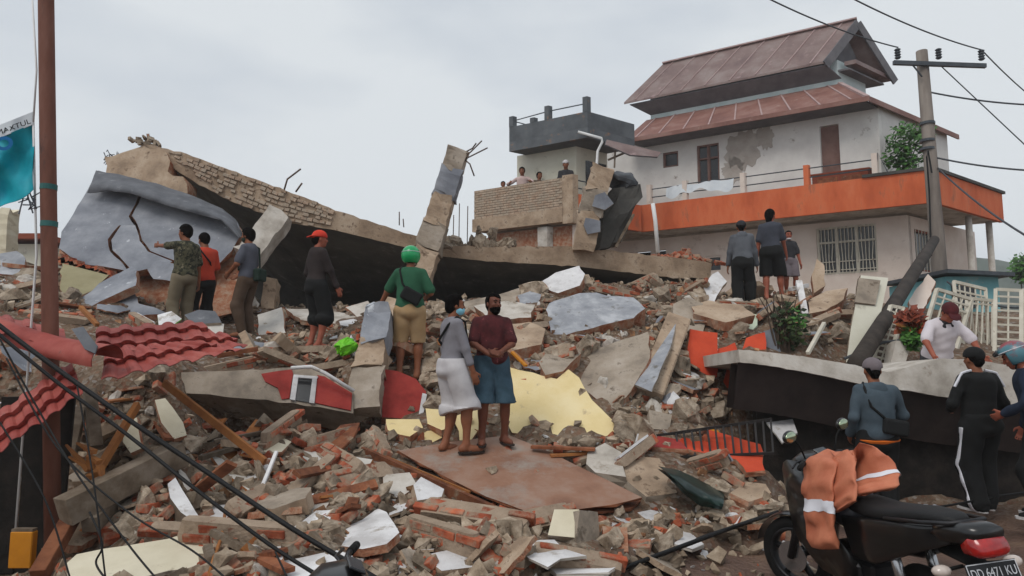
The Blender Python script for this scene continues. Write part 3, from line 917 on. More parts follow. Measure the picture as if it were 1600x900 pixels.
# ------------------------------------------------------------------ utility pole, leaning pole, steel pole, overhead wires
up = thing('utility_pole', 'grey concrete utility pole with steel crossarm and three insulators', 'pole', V((at(1466, 440, 15.5).x, 15.5, 2.4)))
m = MB(); tp = at(1440, 80, 15.5); m.tube([V((up.location.x + .1, 15.5, 0)), tp], [.19, .125], 14); m.part('shaft', 'pole_concrete', up, smooth=True)
m = MB(); m.beam(at(1396, 98, 15.36), at(1540, 103, 15.36), .08, .1); arm = m.part('crossarm', 'metal_dark', up)
for px, py in ((1403, 92), (1467, 92), (1534, 94)):
    m = MB()
    p = at(px, py, 15.36)
    for k in range(4):
        m.tube([p + V((0, 0, k * .065 + .0)), p + V((0, 0, k * .065 + .035)), p + V((0, 0, k * .065 + .06))], [.045, .075, .04], 10)
    m.part('insulator', 'metal_dark', arm, smooth=True)
m = MB(); m.tube([at(1425, 100, 15.36), at(1441, 120, 15.36)], .02, 5); m.part('brace', 'metal_dark', up)
for py in (195, 222, 235):
    p = at(1449, py, 15.5)
    m = MB(); m.tube([p, p + V((0, 0, .06))], .165, 14); m.part('clamp', 'metal_dark', up)
m = MB(); m.tube([at(1456, 270, 15.3), at(1450, 235, 15.3), at(1448, 245, 15.2), at(1452, 300, 15.3), at(1455, 400, 15.3)], .02, 6); m.part('cable_drop', 'cable', up)
m = MB(); b0 = at(1338, 570, 8.6); m.tube([b0, b0.lerp(at(1460, 375, 14.6), .3), b0.lerp(at(1460, 375, 14.6), .7), at(1460, 375, 14.6)], [.115, .112, .11, .1], 12)
m.top('fallen_pole', 'pole_dark', 'dark wooden pole leaning from the slab against the utility pole', 'pole', smooth=True)
sp = thing('steel_pole', 'rusty brown steel pole rising through the red roof sheets', 'pole', V((at(78, 560, 5.4).x, 5.4, .1)))
m = MB(); a, b = at(79, 560, 5.4), at(72, 0, 5.4); d = (b - a)
m.tube([a - d * .55, a, b, b + d * .4], .060, 18); m.part('shaft', 'rust_pole', sp, smooth=True)
for py in (305, 362):
    p = a + d * ((560 - py) / 560.0)
    m = MB(); m.tube([p, p + V((0, 0, .045))], .063, 18); m.part('band', 'band_teal', sp)
def wire(pts, r, label, sag=0.0, name='overhead_wire', material='wire', cat='wire', n=5, group=None):
    m = MB()
    P = [V(p) for p in pts]
    if len(P) == 2:
        P = [P[0].lerp(P[1], i / 14) - V((0, 0, sag * 4 * (i / 14) * (1 - i / 14))) for i in range(15)]
    m.tube(P, r, n)
    return m.top(name, material, label, cat, group, smooth=True)
wire([at(1403, 74, 15.36), at(1195, -5, 12.5)], .016, 'overhead wire from the inner end insulator across the roof', .1)
wire([at(1534, 78, 15.36), at(1325, -6, 12.5)], .016, 'overhead wire from the outer end insulator towards the street', .1)
wire([at(1534, 78, 15.36), at(1640, 172, 19)], .016, 'overhead wire running on behind from the outer insulator', .1)
wire([at(1467, 100, 15.5), at(1650, 272, 15.0)], .014, 'thin stay wire sloping down from the crossarm', .0)
wire([at(1452, 144, 15.5), at(1650, 165, 15.5)], .022, 'twisted service cable leaving the upper pole shaft', .08)
wire([at(1452, 244, 15.5), at(1650, 268, 14.0)], .022, 'twisted service cable leaving the pole above the balcony', .08)
wire([at(1465, 262, 15.4), at(1660, 400, 10)], .02, 'black cable dropping from the pole past the balcony', .15)
wire([at(1455, 430, 15.2), at(1425, 540, 10.4)], .03, 'thick black cable hanging from the pole to the fence', .1)
wire([at(1320, 560, 9.4), at(1380, 535, 9.8), at(1420, 530, 10)], .022, 'black cable lying across the tilted cream door', 0)
wire([at(1480, 440, 13), at(1620, 478, 11)], .02, 'black cable strung above the white fence', .2)

# ------------------------------------------------------------------ the collapsed building
TOPL = [(222, 222), (240, 228), (285, 238), (350, 262), (440, 295), (530, 330), (640, 366), (700, 384), (760, 386), (830, 385), (900, 385), (1000, 397), (1060, 403), (1112, 411)]
BOTL = [(270, 262), (278, 268), (300, 282), (355, 312), (440, 346), (525, 360), (640, 388), (700, 402), (760, 408), (830, 412), (900, 416), (1000, 428), (1060, 435), (1110, 434)]
def polyl(P, n):
    """resample a pixel polyline"""
    P = [V((a, b, 0)) for a, b in P]
    L = [0]
    for i in range(1, len(P)): L.append(L[-1] + (P[i] - P[i - 1]).length)
    out = []
    for k in range(n):
        s = L[-1] * k / (n - 1)
        i = max(j for j in range(len(L)) if L[j] <= s + 1e-6)
        i = min(i, len(P) - 2)
        t = (s - L[i]) / (L[i + 1] - L[i])
        q = P[i].lerp(P[i + 1], t)
        out.append((q.x, q.y))
    return out
NS = 90
tl, bl = polyl(TOPL, NS), polyl(BOTL, NS)
YS = 12.7
slab = thing('roof_slab', 'long broken roof slab with brick parapet sagging across the rubble', 'slab', at(660, 480, 14))
m = MB()
top, bot, topb, botb = [], [], [], []
for i in range(NS):
    j1 = noise.noise(V((i * .7, 0, 0))) * 3.0; j2 = noise.noise(V((i * .9, 5, 0))) * 2.0
    a, b = at(tl[i][0], tl[i][1] + j1, YS), at(bl[i][0], bl[i][1] + j2, YS + .05)
    top.append(a); bot.append(b)
    u = i / (NS - 1)
    dz = -1.9 + 1.1 * u
    topb.append(a + V((.3, 5.0, dz))); botb.append(b + V((.3, 5.0, dz - .02)))
vs = top + bot + topb + botb
fs, mi = [], []
for i in range(NS - 1):
    fs += [(i, NS + i, NS + i + 1, i + 1), (i, i + 1, 2 * NS + i + 1, 2 * NS + i), (2 * NS + i, 2 * NS + i + 1, 3 * NS + i + 1, 3 * NS + i)]
    mi += [0, 0, 0]
e = NS - 1
m.add(vs, fs + [(0, 2 * NS, 3 * NS, NS), (e, NS + e, 3 * NS + e, 2 * NS + e)], 0)
m.part('edge_beam', 'concrete_tan', slab, label='tan concrete edge beam of the roof slab')
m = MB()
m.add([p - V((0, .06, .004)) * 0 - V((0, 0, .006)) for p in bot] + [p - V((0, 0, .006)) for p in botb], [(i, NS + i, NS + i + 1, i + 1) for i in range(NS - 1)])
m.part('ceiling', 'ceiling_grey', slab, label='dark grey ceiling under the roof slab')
bm_ = MB().box((0, 0, 0), (.214, .1, .066)).mesh('brick', 'brick_tan', bevel=.006)
rg = random.Random(8)
cnt = 0
for row in range(7):
    t = (row + .5) / 7
    x0, x1 = 246 + row * 10, 512 - row * 3
    k = 0
    L = []
    for i in range(NS):
        L.append(top[i].lerp(bot[i], t))
    s = 0.0
    i = 0
    off = (row % 2) * .11
    run = -off
    for i in range(NS - 1):
        if not (x0 < tl[i][0] + 14 * t < x1): continue
        p, q = L[i], L[i + 1]
        d = q - p
        n_ = max(1, int(round(d.length / .222)))
        ang = math.atan2(d.z, d.x)
        if rg.random() < .24: continue
        for kk in range(n_):
            c = p.lerp(q, (kk + .5 + (.25 if row % 2 else 0)) / n_)
            o = inst('brick', bm_, slab, c - slab.location + V((0, .03 - rg.uniform(0, .035), 0)), (rg.uniform(-.1, .1), -ang + rg.uniform(-.09, .09), rg.uniform(-.1, .1)))
            o.scale = (d.length / n_ / .222 * rg.uniform(.8, 1.04), 1, rg.uniform(.7, 1.08))
            cnt += 1
# wall added behind the void under the slab to keep it dark
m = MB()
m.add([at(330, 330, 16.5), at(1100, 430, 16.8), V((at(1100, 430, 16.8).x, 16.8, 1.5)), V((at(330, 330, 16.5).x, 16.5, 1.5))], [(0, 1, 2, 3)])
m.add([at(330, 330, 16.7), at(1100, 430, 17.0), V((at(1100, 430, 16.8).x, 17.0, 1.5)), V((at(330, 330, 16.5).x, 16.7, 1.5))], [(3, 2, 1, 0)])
m.top('rear_shade_wall', 'concrete_dark', 'dark grey wall standing deep under the fallen roof slab', 'wall')
# wires and scrap on top
def rods(paths, r, label, name='rebar', group=None, material='rebar', cat='steel bar'):
    for k, P in enumerate(paths):
        m = MB(); m.tube([at(*p) for p in P], r, 5)
        m.top(name, material, label if isinstance(label, str) else label[k], cat, group, smooth=True)
rods([[(444, 297, 12.8), (449, 280, 12.8), (470, 264, 12.8)], [(462, 300, 12.8), (472, 286, 12.8)]], .018, 'rusty reinforcing bar sticking out of the slab top above the brick parapet', group='bars on the sloping slab')
rods([[(624, 352, 12.9), (624, 331, 12.9)], [(631, 355, 12.9), (630, 342, 12.9)]], .012, 'thin upright bar on the slab beside the leaning square column', group='upright bars by the column')
rods([[(708, 380, 13.2), (709, 336, 13.2)], [(717, 382, 13.2), (718, 318, 13.2)], [(730, 385, 13.2), (731, 322, 13.2)]], .010, 'thin upright bar in the broken masonry between column and brick balcony', group='upright bars in the broken masonry')
rg = random.Random(5)
m = MB()
for k in range(14):
    a = at(162 + rg.uniform(0, 28), 240 + rg.uniform(-2, 24), 12.9); b = at(162 + rg.uniform(0, 30), 238 + rg.uniform(-2, 14), 12.9)
    m.tube([a, a.lerp(b, .5) + V((0, rg.uniform(-.1, .1), rg.uniform(0, .1))), b], .008, 4)
m.top('wire_mesh', 'wire', 'tangle of thin wire on the crest of the leaning grey wall', 'wire mesh')
plate('brick_crest', 'broken tan masonry crest on top of the leaning grey wall', 'masonry', [(163, 245), (205, 234), (226, 222), (250, 232), (266, 252), (262, 268), (286, 276), (293, 300), (288, 318), (255, 312), (215, 296), (165, 272)],
      [(163, 245, 12.75), (250, 232, 12.7), (255, 312, 12.4)], .5, 'concrete_tan', 'brick_face', .05)
rg = random.Random(3)
m = MB()
for k in range(16):
    px = 222 + rg.uniform(-18, 26)
    m.box(at(px, 224 - abs(rg.gauss(0, 4)) + max(0, px - 235) * .2, 12.75), (rg.uniform(.05, .13), rg.uniform(.05, .13), rg.uniform(.03, .08)), Matrix.Rotation(rg.uniform(0, 3), 3, V((rg.random(), rg.random(), rg.random())).normalized()))
m.top('crest_scrap', 'chunk', 'small heap of broken scrap on the highest point of the slab', 'scrap')
# leaning grey wall, broken in three along its cracks
lw = thing('leaning_wall', 'large grey plastered wall leaning outward with dark cracks and curled top', 'wall', at(230, 440, 11.6))
AN = [(150, 270, 12.5), (95, 385, 11.3), (375, 362, 11.9)]
crk = [(222, 292), (214, 318), (203, 338), (212, 352), (219, 376), (232, 393), (270, 408)]
crk3 = [(186, 352), (170, 374), (173, 392), (190, 408)]
plate('wall_panel', None, None, [(152, 270), (180, 280)] + [(x - 2, y) for x, y in crk[:4]] + [(186, 352)] + [(x - 1.5, y) for x, y in crk3[1:]] + [(200, 424), (160, 416), (128, 412), (92, 388), (96, 362), (132, 305)], AN, .18, 'plaster_grey', 'brick_face', .012, root=lw)
plate('wall_panel', None, None, [(189, 352)] + [(x - 1, y) for x, y in crk[3:]] + [(262, 414), (212, 424), (205, 421), (193, 408), (176, 391), (174, 375)], [(a, b, y - .04) for a, b, y in AN], .18, 'plaster_grey', 'brick_face', .012, root=lw)
plate('wall_panel', None, None, [(x + 3, y - 1) for x, y in crk] + [(300, 420), (335, 418), (362, 392), (376, 368), (372, 350), (352, 336), (300, 316)], [(a, b, y + .03) for a, b, y in AN], .18, 'plaster_grey', 'brick_face', .012, root=lw)
plate('brick_core', None, None, [(140, 300), (200, 285), (300, 315), (372, 350), (395, 380), (392, 480), (330, 500), (200, 470), (100, 440), (92, 395)], [(a, b, y + .42) for a, b, y in AN], .3, 'brick_face', 'brick_face', .04, root=lw)
m = MB()
lip0 = polyl([(150, 266), (190, 274), (240, 286), (300, 306), (345, 326), (368, 345), (377, 366)], 40)
lip1 = polyl([(136, 302), (168, 298), (205, 302), (250, 318), (300, 332), (345, 344), (372, 372)], 40)
def lipf(u, v):
    i = min(39, int(u * 39 + .5))
    a, b = lip0[i], lip1[i]
    px, py = a[0] + (b[0] - a[0]) * v, a[1] + (b[1] - a[1]) * v
    return at(px, py + 1.5 * noise.noise(V((u * 12, v * 3, 0))), 12.45 - 1.0 * v * .35 - .28 * math.sin(v * math.pi * .8) - .35 * u + .05 * noise.noise(V((u * 9, v * 2, 3))))
m.grid(lipf, 39, 8)
b0 = len(m.v)
m.grid(lambda u, v: lipf(u, v) + V((.01, .05, .01)), 39, 8)
m.part('curled_lining', 'lining_dark', lw, smooth=True, label='dark grey lining curling off the wall top')
m = MB()
Lp = polyl([(95, 405), (130, 418), (165, 428), (190, 440)], 16)
for k in range(15):
    m.box(at(Lp[k][0], Lp[k][1] + rg.uniform(-3, 3), 11.0), (.14, .2, .1), Matrix.Rotation(rg.uniform(-.6, .6), 3, 'Y'))
m.top('brick_course', 'brick', 'row of orange bricks broken off at the foot of the leaning grey wall', 'bricks')
# ------------------------------------------------------------------ broken columns
def column(name, label, segs, root=None, cat='column', face='concrete_tan'):
    """segs: list of ((px,py,Y) bottom, (px,py,Y) top, width, depth, material)"""
    t = thing(name, label, cat, at(*segs[0][0]))
    for (a, b, w, d, mt) in segs:
        A, B = at(*a), at(*b)
        m = MB()
        ax = (B - A).normalized(); x = ax.cross(V((0, 1, 0))).normalized(); y = x.cross(ax)
        n = max(3, int((B - A).length / .09))
        vs, fs = [], []
        rg_ = random.Random(int(a[0] * 3 + a[1]))
        for i in range(n + 1):
            c = A.lerp(B, i / n)
            for (p, q) in ((-1, -1), (0, -1), (1, -1), (1, 0), (1, 1), (0, 1), (-1, 1), (-1, 0)):
                j = .017 if 0 < i < n else .07
                vs.append(c + x * p * w / 2 + y * q * d / 2 + V((rg_.uniform(-j, j) * .6, rg_.uniform(-j, j) * .6, rg_.uniform(-j, j))))
        for i in range(n):
            for k in range(8):
                k2 = (k + 1) % 8
                fs.append((i * 8 + k, i * 8 + k2, i * 8 + 8 + k2, i * 8 + 8 + k))
        fs += [tuple(range(7, -1, -1)), tuple(n * 8 + k for k in range(8))]
        m.add(vs, fs)
        m.part('shaft' if mt != 'plaster_grey' else 'plaster_patch', mt, t)
    return t
c1 = column('leaning_column', 'square concrete column leaning above the slab with bent bars', [
    ((668, 392, 12.3), (682, 350, 12.3), .46, .42, 'concrete'),
    ((681, 352, 12.3), (694, 310, 12.3), .40, .40, 'concrete_tan'),
    ((694, 311, 12.29), (707, 268, 12.29), .41, .40, 'plaster_grey'),
    ((706, 270, 12.3), (717, 234, 12.3), .37, .36, 'concrete')])
for P in ([(718, 250, 12.25), (735, 238, 12.1), (753, 220, 12.1)], [(720, 252, 12.25), (738, 243, 12.1), (762, 231, 12.1)], [(722, 246, 12.25), (734, 256, 12.1), (741, 275, 12.1)], [(715, 244, 12.3), (738, 232, 12.2), (744, 224, 12.1)]):
    m = MB(); m.tube([at(*p) for p in P], .014, 5); m.part('bar', 'rebar', c1, smooth=True)
column('column_stub', 'crushed column stub under the slab joint behind the green helmet', [((656, 436, 12.1), (668, 396, 12.2), .42, .4, 'concrete_tan')])
column('tilted_column', 'tilted concrete column with grey plaster patches beside the torn black tank', [
    ((912, 390, 12.5), (920, 335, 12.5), .40, .40, 'concrete_tan'),
    ((921, 336, 12.5), (930, 300, 12.5), .44, .42, 'concrete'),
    ((930, 301, 12.5), (943, 262, 12.5), .42, .40, 'concrete_tan')])
plate('plaster_patch', 'loose grey plaster patch on the lower tilted column', 'plaster', [(915, 340), (938, 345), (938, 362), (918, 366), (912, 352)], [(915, 340, 12.22), (938, 345, 12.22), (915, 366, 12.22)], .05, 'plaster_grey', 'concrete', .01)
plate('plaster_patch', 'loose grey plaster patch on the upper tilted column', 'plaster', [(930, 305), (945, 300), (959, 318), (945, 328), (925, 322)], [(930, 305, 12.2), (945, 300, 12.2), (925, 326, 12.2)], .05, 'plaster_grey', 'concrete', .01)
# torn black tank beside it
tk = thing('water_tank', 'torn black plastic water tank crushed beside the tilted column', 'tank', at(955, 388, 12.9))
m = MB()
secs = []
for (px, py, w, d) in ((944, 388, .30, .3), (948, 365, .36, .32), (958, 340, .40, .34), (966, 318, .40, .34), (974, 298, .30, .3)):
    secs.append((at(px, py, 12.9), V((w, 0, .10)), V((0, d, 0)), 3.0))
m.loft(secs, 20)
for i, p in enumerate(m.v): m.v[i] = p + V((noise.noise(p * 5) * .16, noise.noise(p * 5 + V((3, 0, 0))) * .12, noise.noise(p * 6) * .08))
m.part('body', 'concrete_dark', tk)
m = MB(); m.ball(at(972, 287, 12.85), (.34, .34, .2), 16, 9, rot=Matrix.Rotation(.5, 3, 'Y'))
for i, p in enumerate(m.v): m.v[i] = p + V((noise.noise(p * 5) * .12, noise.noise(p * 5 + V((3, 0, 0))) * .06, noise.noise(p * 6) * .09))
m.part('lid', 'tank_dark', tk)
m = MB(); m.beam(at(962, 386, 12.6), at(990, 335, 12.6), .07, .05); m.top('broken_batten', 'wood_grey', 'thin tan batten propped against the black tank', 'timber')
m = MB(); m.tube([at(1028, 395, 16), at(1024, 345, 16), at(1020, 318, 16)], .05, 8); m.top('thin_post', 'pipe_white', 'thin pale post standing in front of the orange balcony band', 'post', smooth=True)
column('prop_column', 'broken column end with white plaster propping the roof slab', [((388, 405, 11.6), (440, 336, 12.0), .42, .35, 'concrete_pale')])
plate('tan_block', 'tan masonry block standing in the dark under the slab', 'masonry', [(412, 432), (433, 436), (428, 482), (408, 482)], [(412, 432, 12.2), (433, 436, 12.2), (408, 482, 12.0)], .3, 'concrete_tan', 'concrete_tan', .02)
# stones on the slab right of the column
rg = random.Random(12)

# ------------------------------------------------------------------ loose walls, panels and boards: one thing each
PL = [
 # name, label, category, outline, anchors, thickness, face, edge, jag
 ('yellow_wall_fragment', 'large yellow painted wall panel lying in the rubble beside the two standing men', 'wall panel', [(797, 574), (870, 592), (888, 577), (905, 590), (925, 625), (965, 664), (960, 678), (912, 688), (880, 685), (800, 676), (787, 650), (790, 600)], [(797, 574, 8.0), (965, 664, 7.2), (800, 676, 7.15)], .10, 'paint_yellow', 'brick_face', .009),
 ('wall_fragment', 'small cream wall fragment under the red block', 'wall fragment', [(603, 655), (655, 655), (661, 668), (640, 682), (606, 672)], [(603, 655, 7.5), (655, 655, 7.5), (640, 682, 7.1)], .16, 'paint_yellow', 'brick_face', .02),
 ('wall_fragment', 'cream wall fragment with brick edge behind the legs of the man in grey', 'wall fragment', [(665, 638), (706, 640), (706, 668), (690, 672), (668, 662)], [(665, 638, 7.8), (706, 640, 7.8), (690, 674, 7.5)], .14, 'paint_yellow', 'brick_face', .02),
 ('wall_fragment', 'pointed cream wall fragment beside the sandalled feet', 'wall fragment', [(660, 674), (700, 672), (690, 684), (666, 696)], [(660, 674, 7.2), (700, 672, 7.3), (666, 696, 7.0)], .08, 'paint_yellow', 'brick_face', .015),
 ('wall_fragment', 'cream wall fragment between the two standing men', 'wall fragment', [(708, 642), (752, 640), (750, 668), (736, 688), (718, 688)], [(706, 636, 7.9), (785, 632, 7.9), (742, 690, 7.5)], .12, 'paint_yellow', 'brick_face', .02),
 ('concrete_slab', 'smooth grey brown concrete panel resting below the blue grey slab', 'concrete panel', [(888, 566), (930, 546), (1012, 518), (1015, 560), (992, 600), (962, 640), (930, 622), (905, 600)], [(888, 566, 9.2), (1012, 518, 9.4), (962, 640, 8.2)], .12, 'concrete', 'brick_face', .02),
 ('plastered_slab', 'thick slab with scuffed blue grey plaster and layered brick edge', 'slab', [(853, 484), (858, 474), (905, 458), (932, 457), (948, 462), (990, 465), (1008, 482), (990, 497), (940, 508), (900, 518), (862, 530)], [(853, 484, 10.3), (1008, 482, 10.3), (880, 524, 9.6)], .30, 'plaster_blue', 'brick_face', .02),
 ('plastered_slab', 'white plastered slab with curled brick corner under the fallen beam', 'slab', [(838, 446), (868, 426), (905, 415), (914, 428), (906, 446), (872, 458)], [(838, 446, 11.7), (905, 415, 12.0), (880, 458, 11.3)], .18, 'plaster_white', 'brick_face', .02),
 ('plastered_slab', 'small bluish slab below the white plastered slab', 'slab', [(808, 462), (828, 455), (846, 460), (838, 476), (812, 477)], [(808, 462, 11.2), (846, 460, 11.2), (820, 477, 10.9)], .12, 'plaster_blue', 'brick_face', .02),
 ('plaster_strip', 'pale plaster strip leaning beside the man in the hooded jacket', 'plaster', [(1098, 440), (1122, 424), (1136, 440), (1120, 462), (1113, 498), (1106, 470)], [(1098, 440, 11.5), (1136, 440, 11.5), (1113, 498, 10.9)], .10, 'plaster_white', 'concrete_tan', .02),
 ('painted_wall_fragment', 'orange red painted wall panel standing upright in the rubble', 'wall panel', [(1078, 514), (1121, 520), (1122, 560), (1120, 590), (1086, 588), (1072, 574)], [(1078, 514, 9.3), (1121, 520, 9.3), (1086, 588, 8.9)], .12, 'paint_orangered', 'brick_face', .012),
 ('painted_wall_fragment', 'torn orange red panel piece beside the upright one', 'wall panel', [(1122, 545), (1148, 535), (1156, 560), (1141, 608), (1128, 602), (1136, 575), (1121, 560)], [(1122, 545, 9.2), (1156, 545, 9.2), (1135, 608, 8.8)], .10, 'paint_orangered', 'brick_face', .015),
 ('painted_wall_fragment', 'small orange red panel wedged behind the tilted floor slab', 'wall panel', [(1166, 528), (1195, 519), (1197, 546), (1160, 546)], [(1166, 528, 9.6), (1195, 519, 9.6), (1160, 546, 9.5)], .08, 'paint_orangered', 'brick_face', .012),
 ('grey_sheet', 'dull grey panel standing behind the tilted floor slab', 'panel', [(1193, 518), (1212, 512), (1220, 550), (1198, 548)], [(1193, 518, 9.5), (1212, 512, 9.5), (1198, 548, 9.4)], .05, 'grey_sheet', 'grey_sheet', .008),
 ('basin', 'pale green basin lying above the orange red panels', 'basin', [(1160, 496), (1172, 489), (1184, 492), (1183, 508), (1173, 519), (1162, 512)], [(1160, 496, 10.4), (1184, 492, 10.4), (1173, 519, 10.2)], .08, 'pale_green', 'pale_green', .004),
 ('leaning_board', 'pale grey board leaning under the tilted floor slab', 'board', [(1183, 640), (1232, 634), (1246, 676), (1222, 692)], [(1183, 640, 7.9), (1232, 634, 7.9), (1222, 692, 7.3)], .03, 'plaster_white', 'board_white', .006),
 ('red_wall_fragment', 'red painted panel lying under the black iron railing', 'panel', [(1052, 664), (1110, 672), (1188, 694), (1195, 735), (1166, 738), (1150, 718), (1085, 705), (1040, 690)], [(1052, 664, 7.8), (1188, 694, 7.4), (1085, 712, 7.0)], .06, 'paint_orangered', 'brick_face', .015),
 ('red_plank', 'narrow dark red painted plank below the diagonal column', 'plank', [(1005, 678), (1060, 686), (1075, 702), (1020, 698)], [(1005, 678, 7.5), (1060, 686, 7.4), (1030, 702, 7.1)], .08, 'paint_red', 'brick_face', .015),
 ('yellow_scrap', 'small yellow painted scrap behind the iron railing bars', 'scrap', [(1103, 668), (1122, 672), (1128, 682), (1108, 680)], [(1103, 668, 7.6), (1122, 672, 7.6), (1110, 684, 7.4)], .03, 'sign_yellow', 'brick_face', .006),
 ('concrete_lump', 'grey brown concrete lump between plywood board and iron railing', 'concrete', [(918, 706), (945, 692), (970, 706), (978, 745), (930, 738), (916, 725)], [(918, 706, 7.0), (970, 700, 7.0), (940, 745, 6.6)], .135, 'concrete_pale', 'concrete', .02),
 ('concrete_lump', 'brown sloping concrete slab face beside the dark green tarpaulin', 'concrete', [(968, 706), (1030, 716), (1058, 770), (1010, 776), (976, 748)], [(968, 706, 7.0), (1030, 716, 7.0), (1010, 776, 6.4)], .135, 'concrete_tan', 'concrete', .02),
 ('white_tile_sheet', 'broken white sheet lying flat at the foot of the debris', 'sheet', [(795, 845), (866, 843), (880, 857), (916, 868), (876, 873), (856, 886), (826, 872)], [(795, 845, 5.35), (866, 843, 5.4), (856, 886, 4.9)], .02, 'plaster_white', 'concrete_pale', .008),
 ('white_tile_sheet', 'long narrow white sheet half buried below the white block', 'sheet', [(855, 884), (905, 877), (965, 884), (950, 894), (870, 897)], [(855, 884, 5.0), (965, 884, 5.0), (900, 897, 4.8)], .03, 'plaster_white', 'concrete_pale', .008),
 ('white_shard', 'jagged white shard beside the white block', 'shard', [(813, 822), (838, 804), (846, 812), (862, 806), (868, 818), (852, 832), (828, 830)], [(813, 822, 5.6), (868, 812, 5.7), (840, 833, 5.4)], .03, 'plaster_cream', 'concrete_pale', .006),
 ('white_wall_fragment', 'large dirty white wall panel among broken brickwork', 'wall panel', [(488, 842), (530, 828), (566, 812), (590, 794), (604, 800), (616, 818), (624, 832), (604, 850), (566, 858), (534, 853)], [(488, 842, 5.4), (590, 794, 5.9), (566, 858, 5.0)], .06, 'plaster_white', 'brick_face', .012),
 ('white_shard', 'small white shard beside the large dirty white panel', 'shard', [(614, 826), (636, 824), (655, 822), (648, 842), (632, 852), (618, 840)], [(614, 826, 5.5), (655, 822, 5.5), (632, 852, 5.2)], .02, 'plaster_white', 'brick_face', .006),
 ('white_wall_fragment', 'pale panel at the foot of the heap under the thick cables', 'wall panel', [(432, 896), (445, 868), (520, 858), (548, 866), (572, 900), (470, 912)], [(432, 896, 4.5), (520, 858, 4.9), (572, 905, 4.4)], .05, 'plaster_white', 'brick_face', .012),
 ('white_shard', 'rounded white shard lying under the thick cables', 'shard', [(410, 880), (416, 856), (438, 850), (442, 872), (428, 890)], [(410, 880, 4.8), (438, 850, 5.0), (428, 890, 4.7)], .03, 'plaster_white', 'brick_face', .006),
 ('white_lump', 'whitish masonry lump beside the plywood board', 'masonry', [(646, 758), (658, 745), (694, 764), (690, 776), (652, 782)], [(646, 758, 6.0), (694, 764, 6.0), (660, 784, 5.8)], .2, 'plaster_white', 'concrete_tan', .015),
 ('white_strip', 'flat white strip on the gravel in front of the plywood board', 'strip', [(665, 786), (722, 782), (716, 796), (684, 795)], [(665, 786, 5.7), (722, 782, 5.7), (690, 797, 5.5)], .02, 'plaster_white', 'concrete_pale', .005),
 ('white_shard', 'white shard on the muddy ground below the dark tarpaulin', 'shard', [(1050, 836), (1072, 826), (1100, 850), (1082, 858), (1054, 850)], [(1050, 836, 5.6), (1072, 826, 5.8), (1082, 858, 5.3)], .03, 'plaster_white', 'concrete_pale', .006),
 ('white_board', 'long white board lying across splintered timber', 'board', [(452, 702), (500, 706), (582, 718), (572, 735), (520, 730), (468, 718)], [(452, 702, 6.7), (582, 718, 6.5), (520, 732, 6.3)], .03, 'board_white', 'wood_raw', .004),
 ('brown_board', 'reddish brown board lying aslant on the white board', 'board', [(532, 664), (562, 660), (552, 684), (512, 720), (480, 716)], [(532, 664, 7.0), (562, 660, 7.0), (500, 720, 6.3)], .03, 'wood_brown', 'wood_brown', .004),
 ('tan_board', 'square tan wooden panel among the sticks', 'panel', [(354, 687), (377, 697), (362, 726), (330, 716)], [(354, 687, 6.3), (377, 697, 6.3), (345, 724, 6.0)], .02, 'wood_raw', 'wood_raw', .003),
 ('cream_slab', 'large cream plastered slab lying below the grey timber beam', 'slab', [(104, 880), (120, 866), (200, 852), (262, 842), (288, 834), (318, 846), (322, 884), (262, 892), (200, 908), (108, 912)], [(104, 880, 4.5), (288, 834, 4.9), (262, 895, 4.4)], .16, 'plaster_cream', 'concrete', .02),
 ('white_shard', 'tall white plaster shard standing below the red roof sheets', 'shard', [(242, 625), (258, 622), (286, 660), (292, 680), (272, 686), (252, 660)], [(242, 625, 6.3), (286, 660, 6.2), (272, 686, 6.0)], .05, 'plaster_cream', 'brick_face', .008),
 ('white_shard', 'narrow white plaster shard beside the orange brown stick', 'shard', [(196, 660), (214, 652), (222, 700), (204, 708), (192, 690)], [(196, 660, 6.1), (214, 652, 6.1), (204, 708, 5.8)], .05, 'plaster_cream', 'brick_face', .008),
 ('white_box_lid', 'white panelled box lid wedged among the fallen timbers', 'panel', [(262, 756), (274, 746), (306, 800), (322, 822), (308, 818), (282, 800), (266, 778)], [(262, 756, 5.3), (274, 746, 5.4), (308, 822, 4.9)], .14, 'plaster_white', 'wood_grey', .006),
 ('white_strip', 'white strip leaning beside the white box lid', 'strip', [(276, 728), (290, 740), (312, 776), (306, 782), (288, 760)], [(276, 728, 5.5), (290, 740, 5.5), (310, 782, 5.2)], .03, 'board_white', 'wood_grey', .005),
 ('white_board', 'cream board sloping down beside the thick cables', 'board', [(330, 712), (346, 716), (398, 756), (404, 772), (390, 768), (344, 732)], [(330, 712, 6.0), (346, 716, 6.0), (398, 772, 5.4)], .03, 'board_white', 'wood_raw', .005),
 ('khaki_board', 'khaki panel lying at the foot of the leaning grey wall', 'panel', [(96, 404), (120, 410), (170, 430), (150, 452), (112, 468), (94, 452)], [(96, 404, 11.0), (170, 430, 10.9), (112, 468, 10.2)], .08, 'khaki', 'brick_face', .02),
 ('grey_shard', 'long grey plastered shard sloping below the khaki panel', 'shard', [(116, 462), (160, 440), (206, 416), (214, 422), (212, 446), (176, 462), (140, 480)], [(116, 462, 10.3), (206, 416, 10.8), (176, 470, 9.8)], .12, 'plaster_grey', 'brick_face', .02),
 ('grey_shard', 'grey plastered shard behind the pointing arm', 'shard', [(230, 420), (246, 408), (272, 412), (272, 440), (240, 436)], [(230, 420, 10.9), (272, 412, 10.9), (245, 440, 10.7)], .12, 'plaster_grey', 'brick_face', .02),
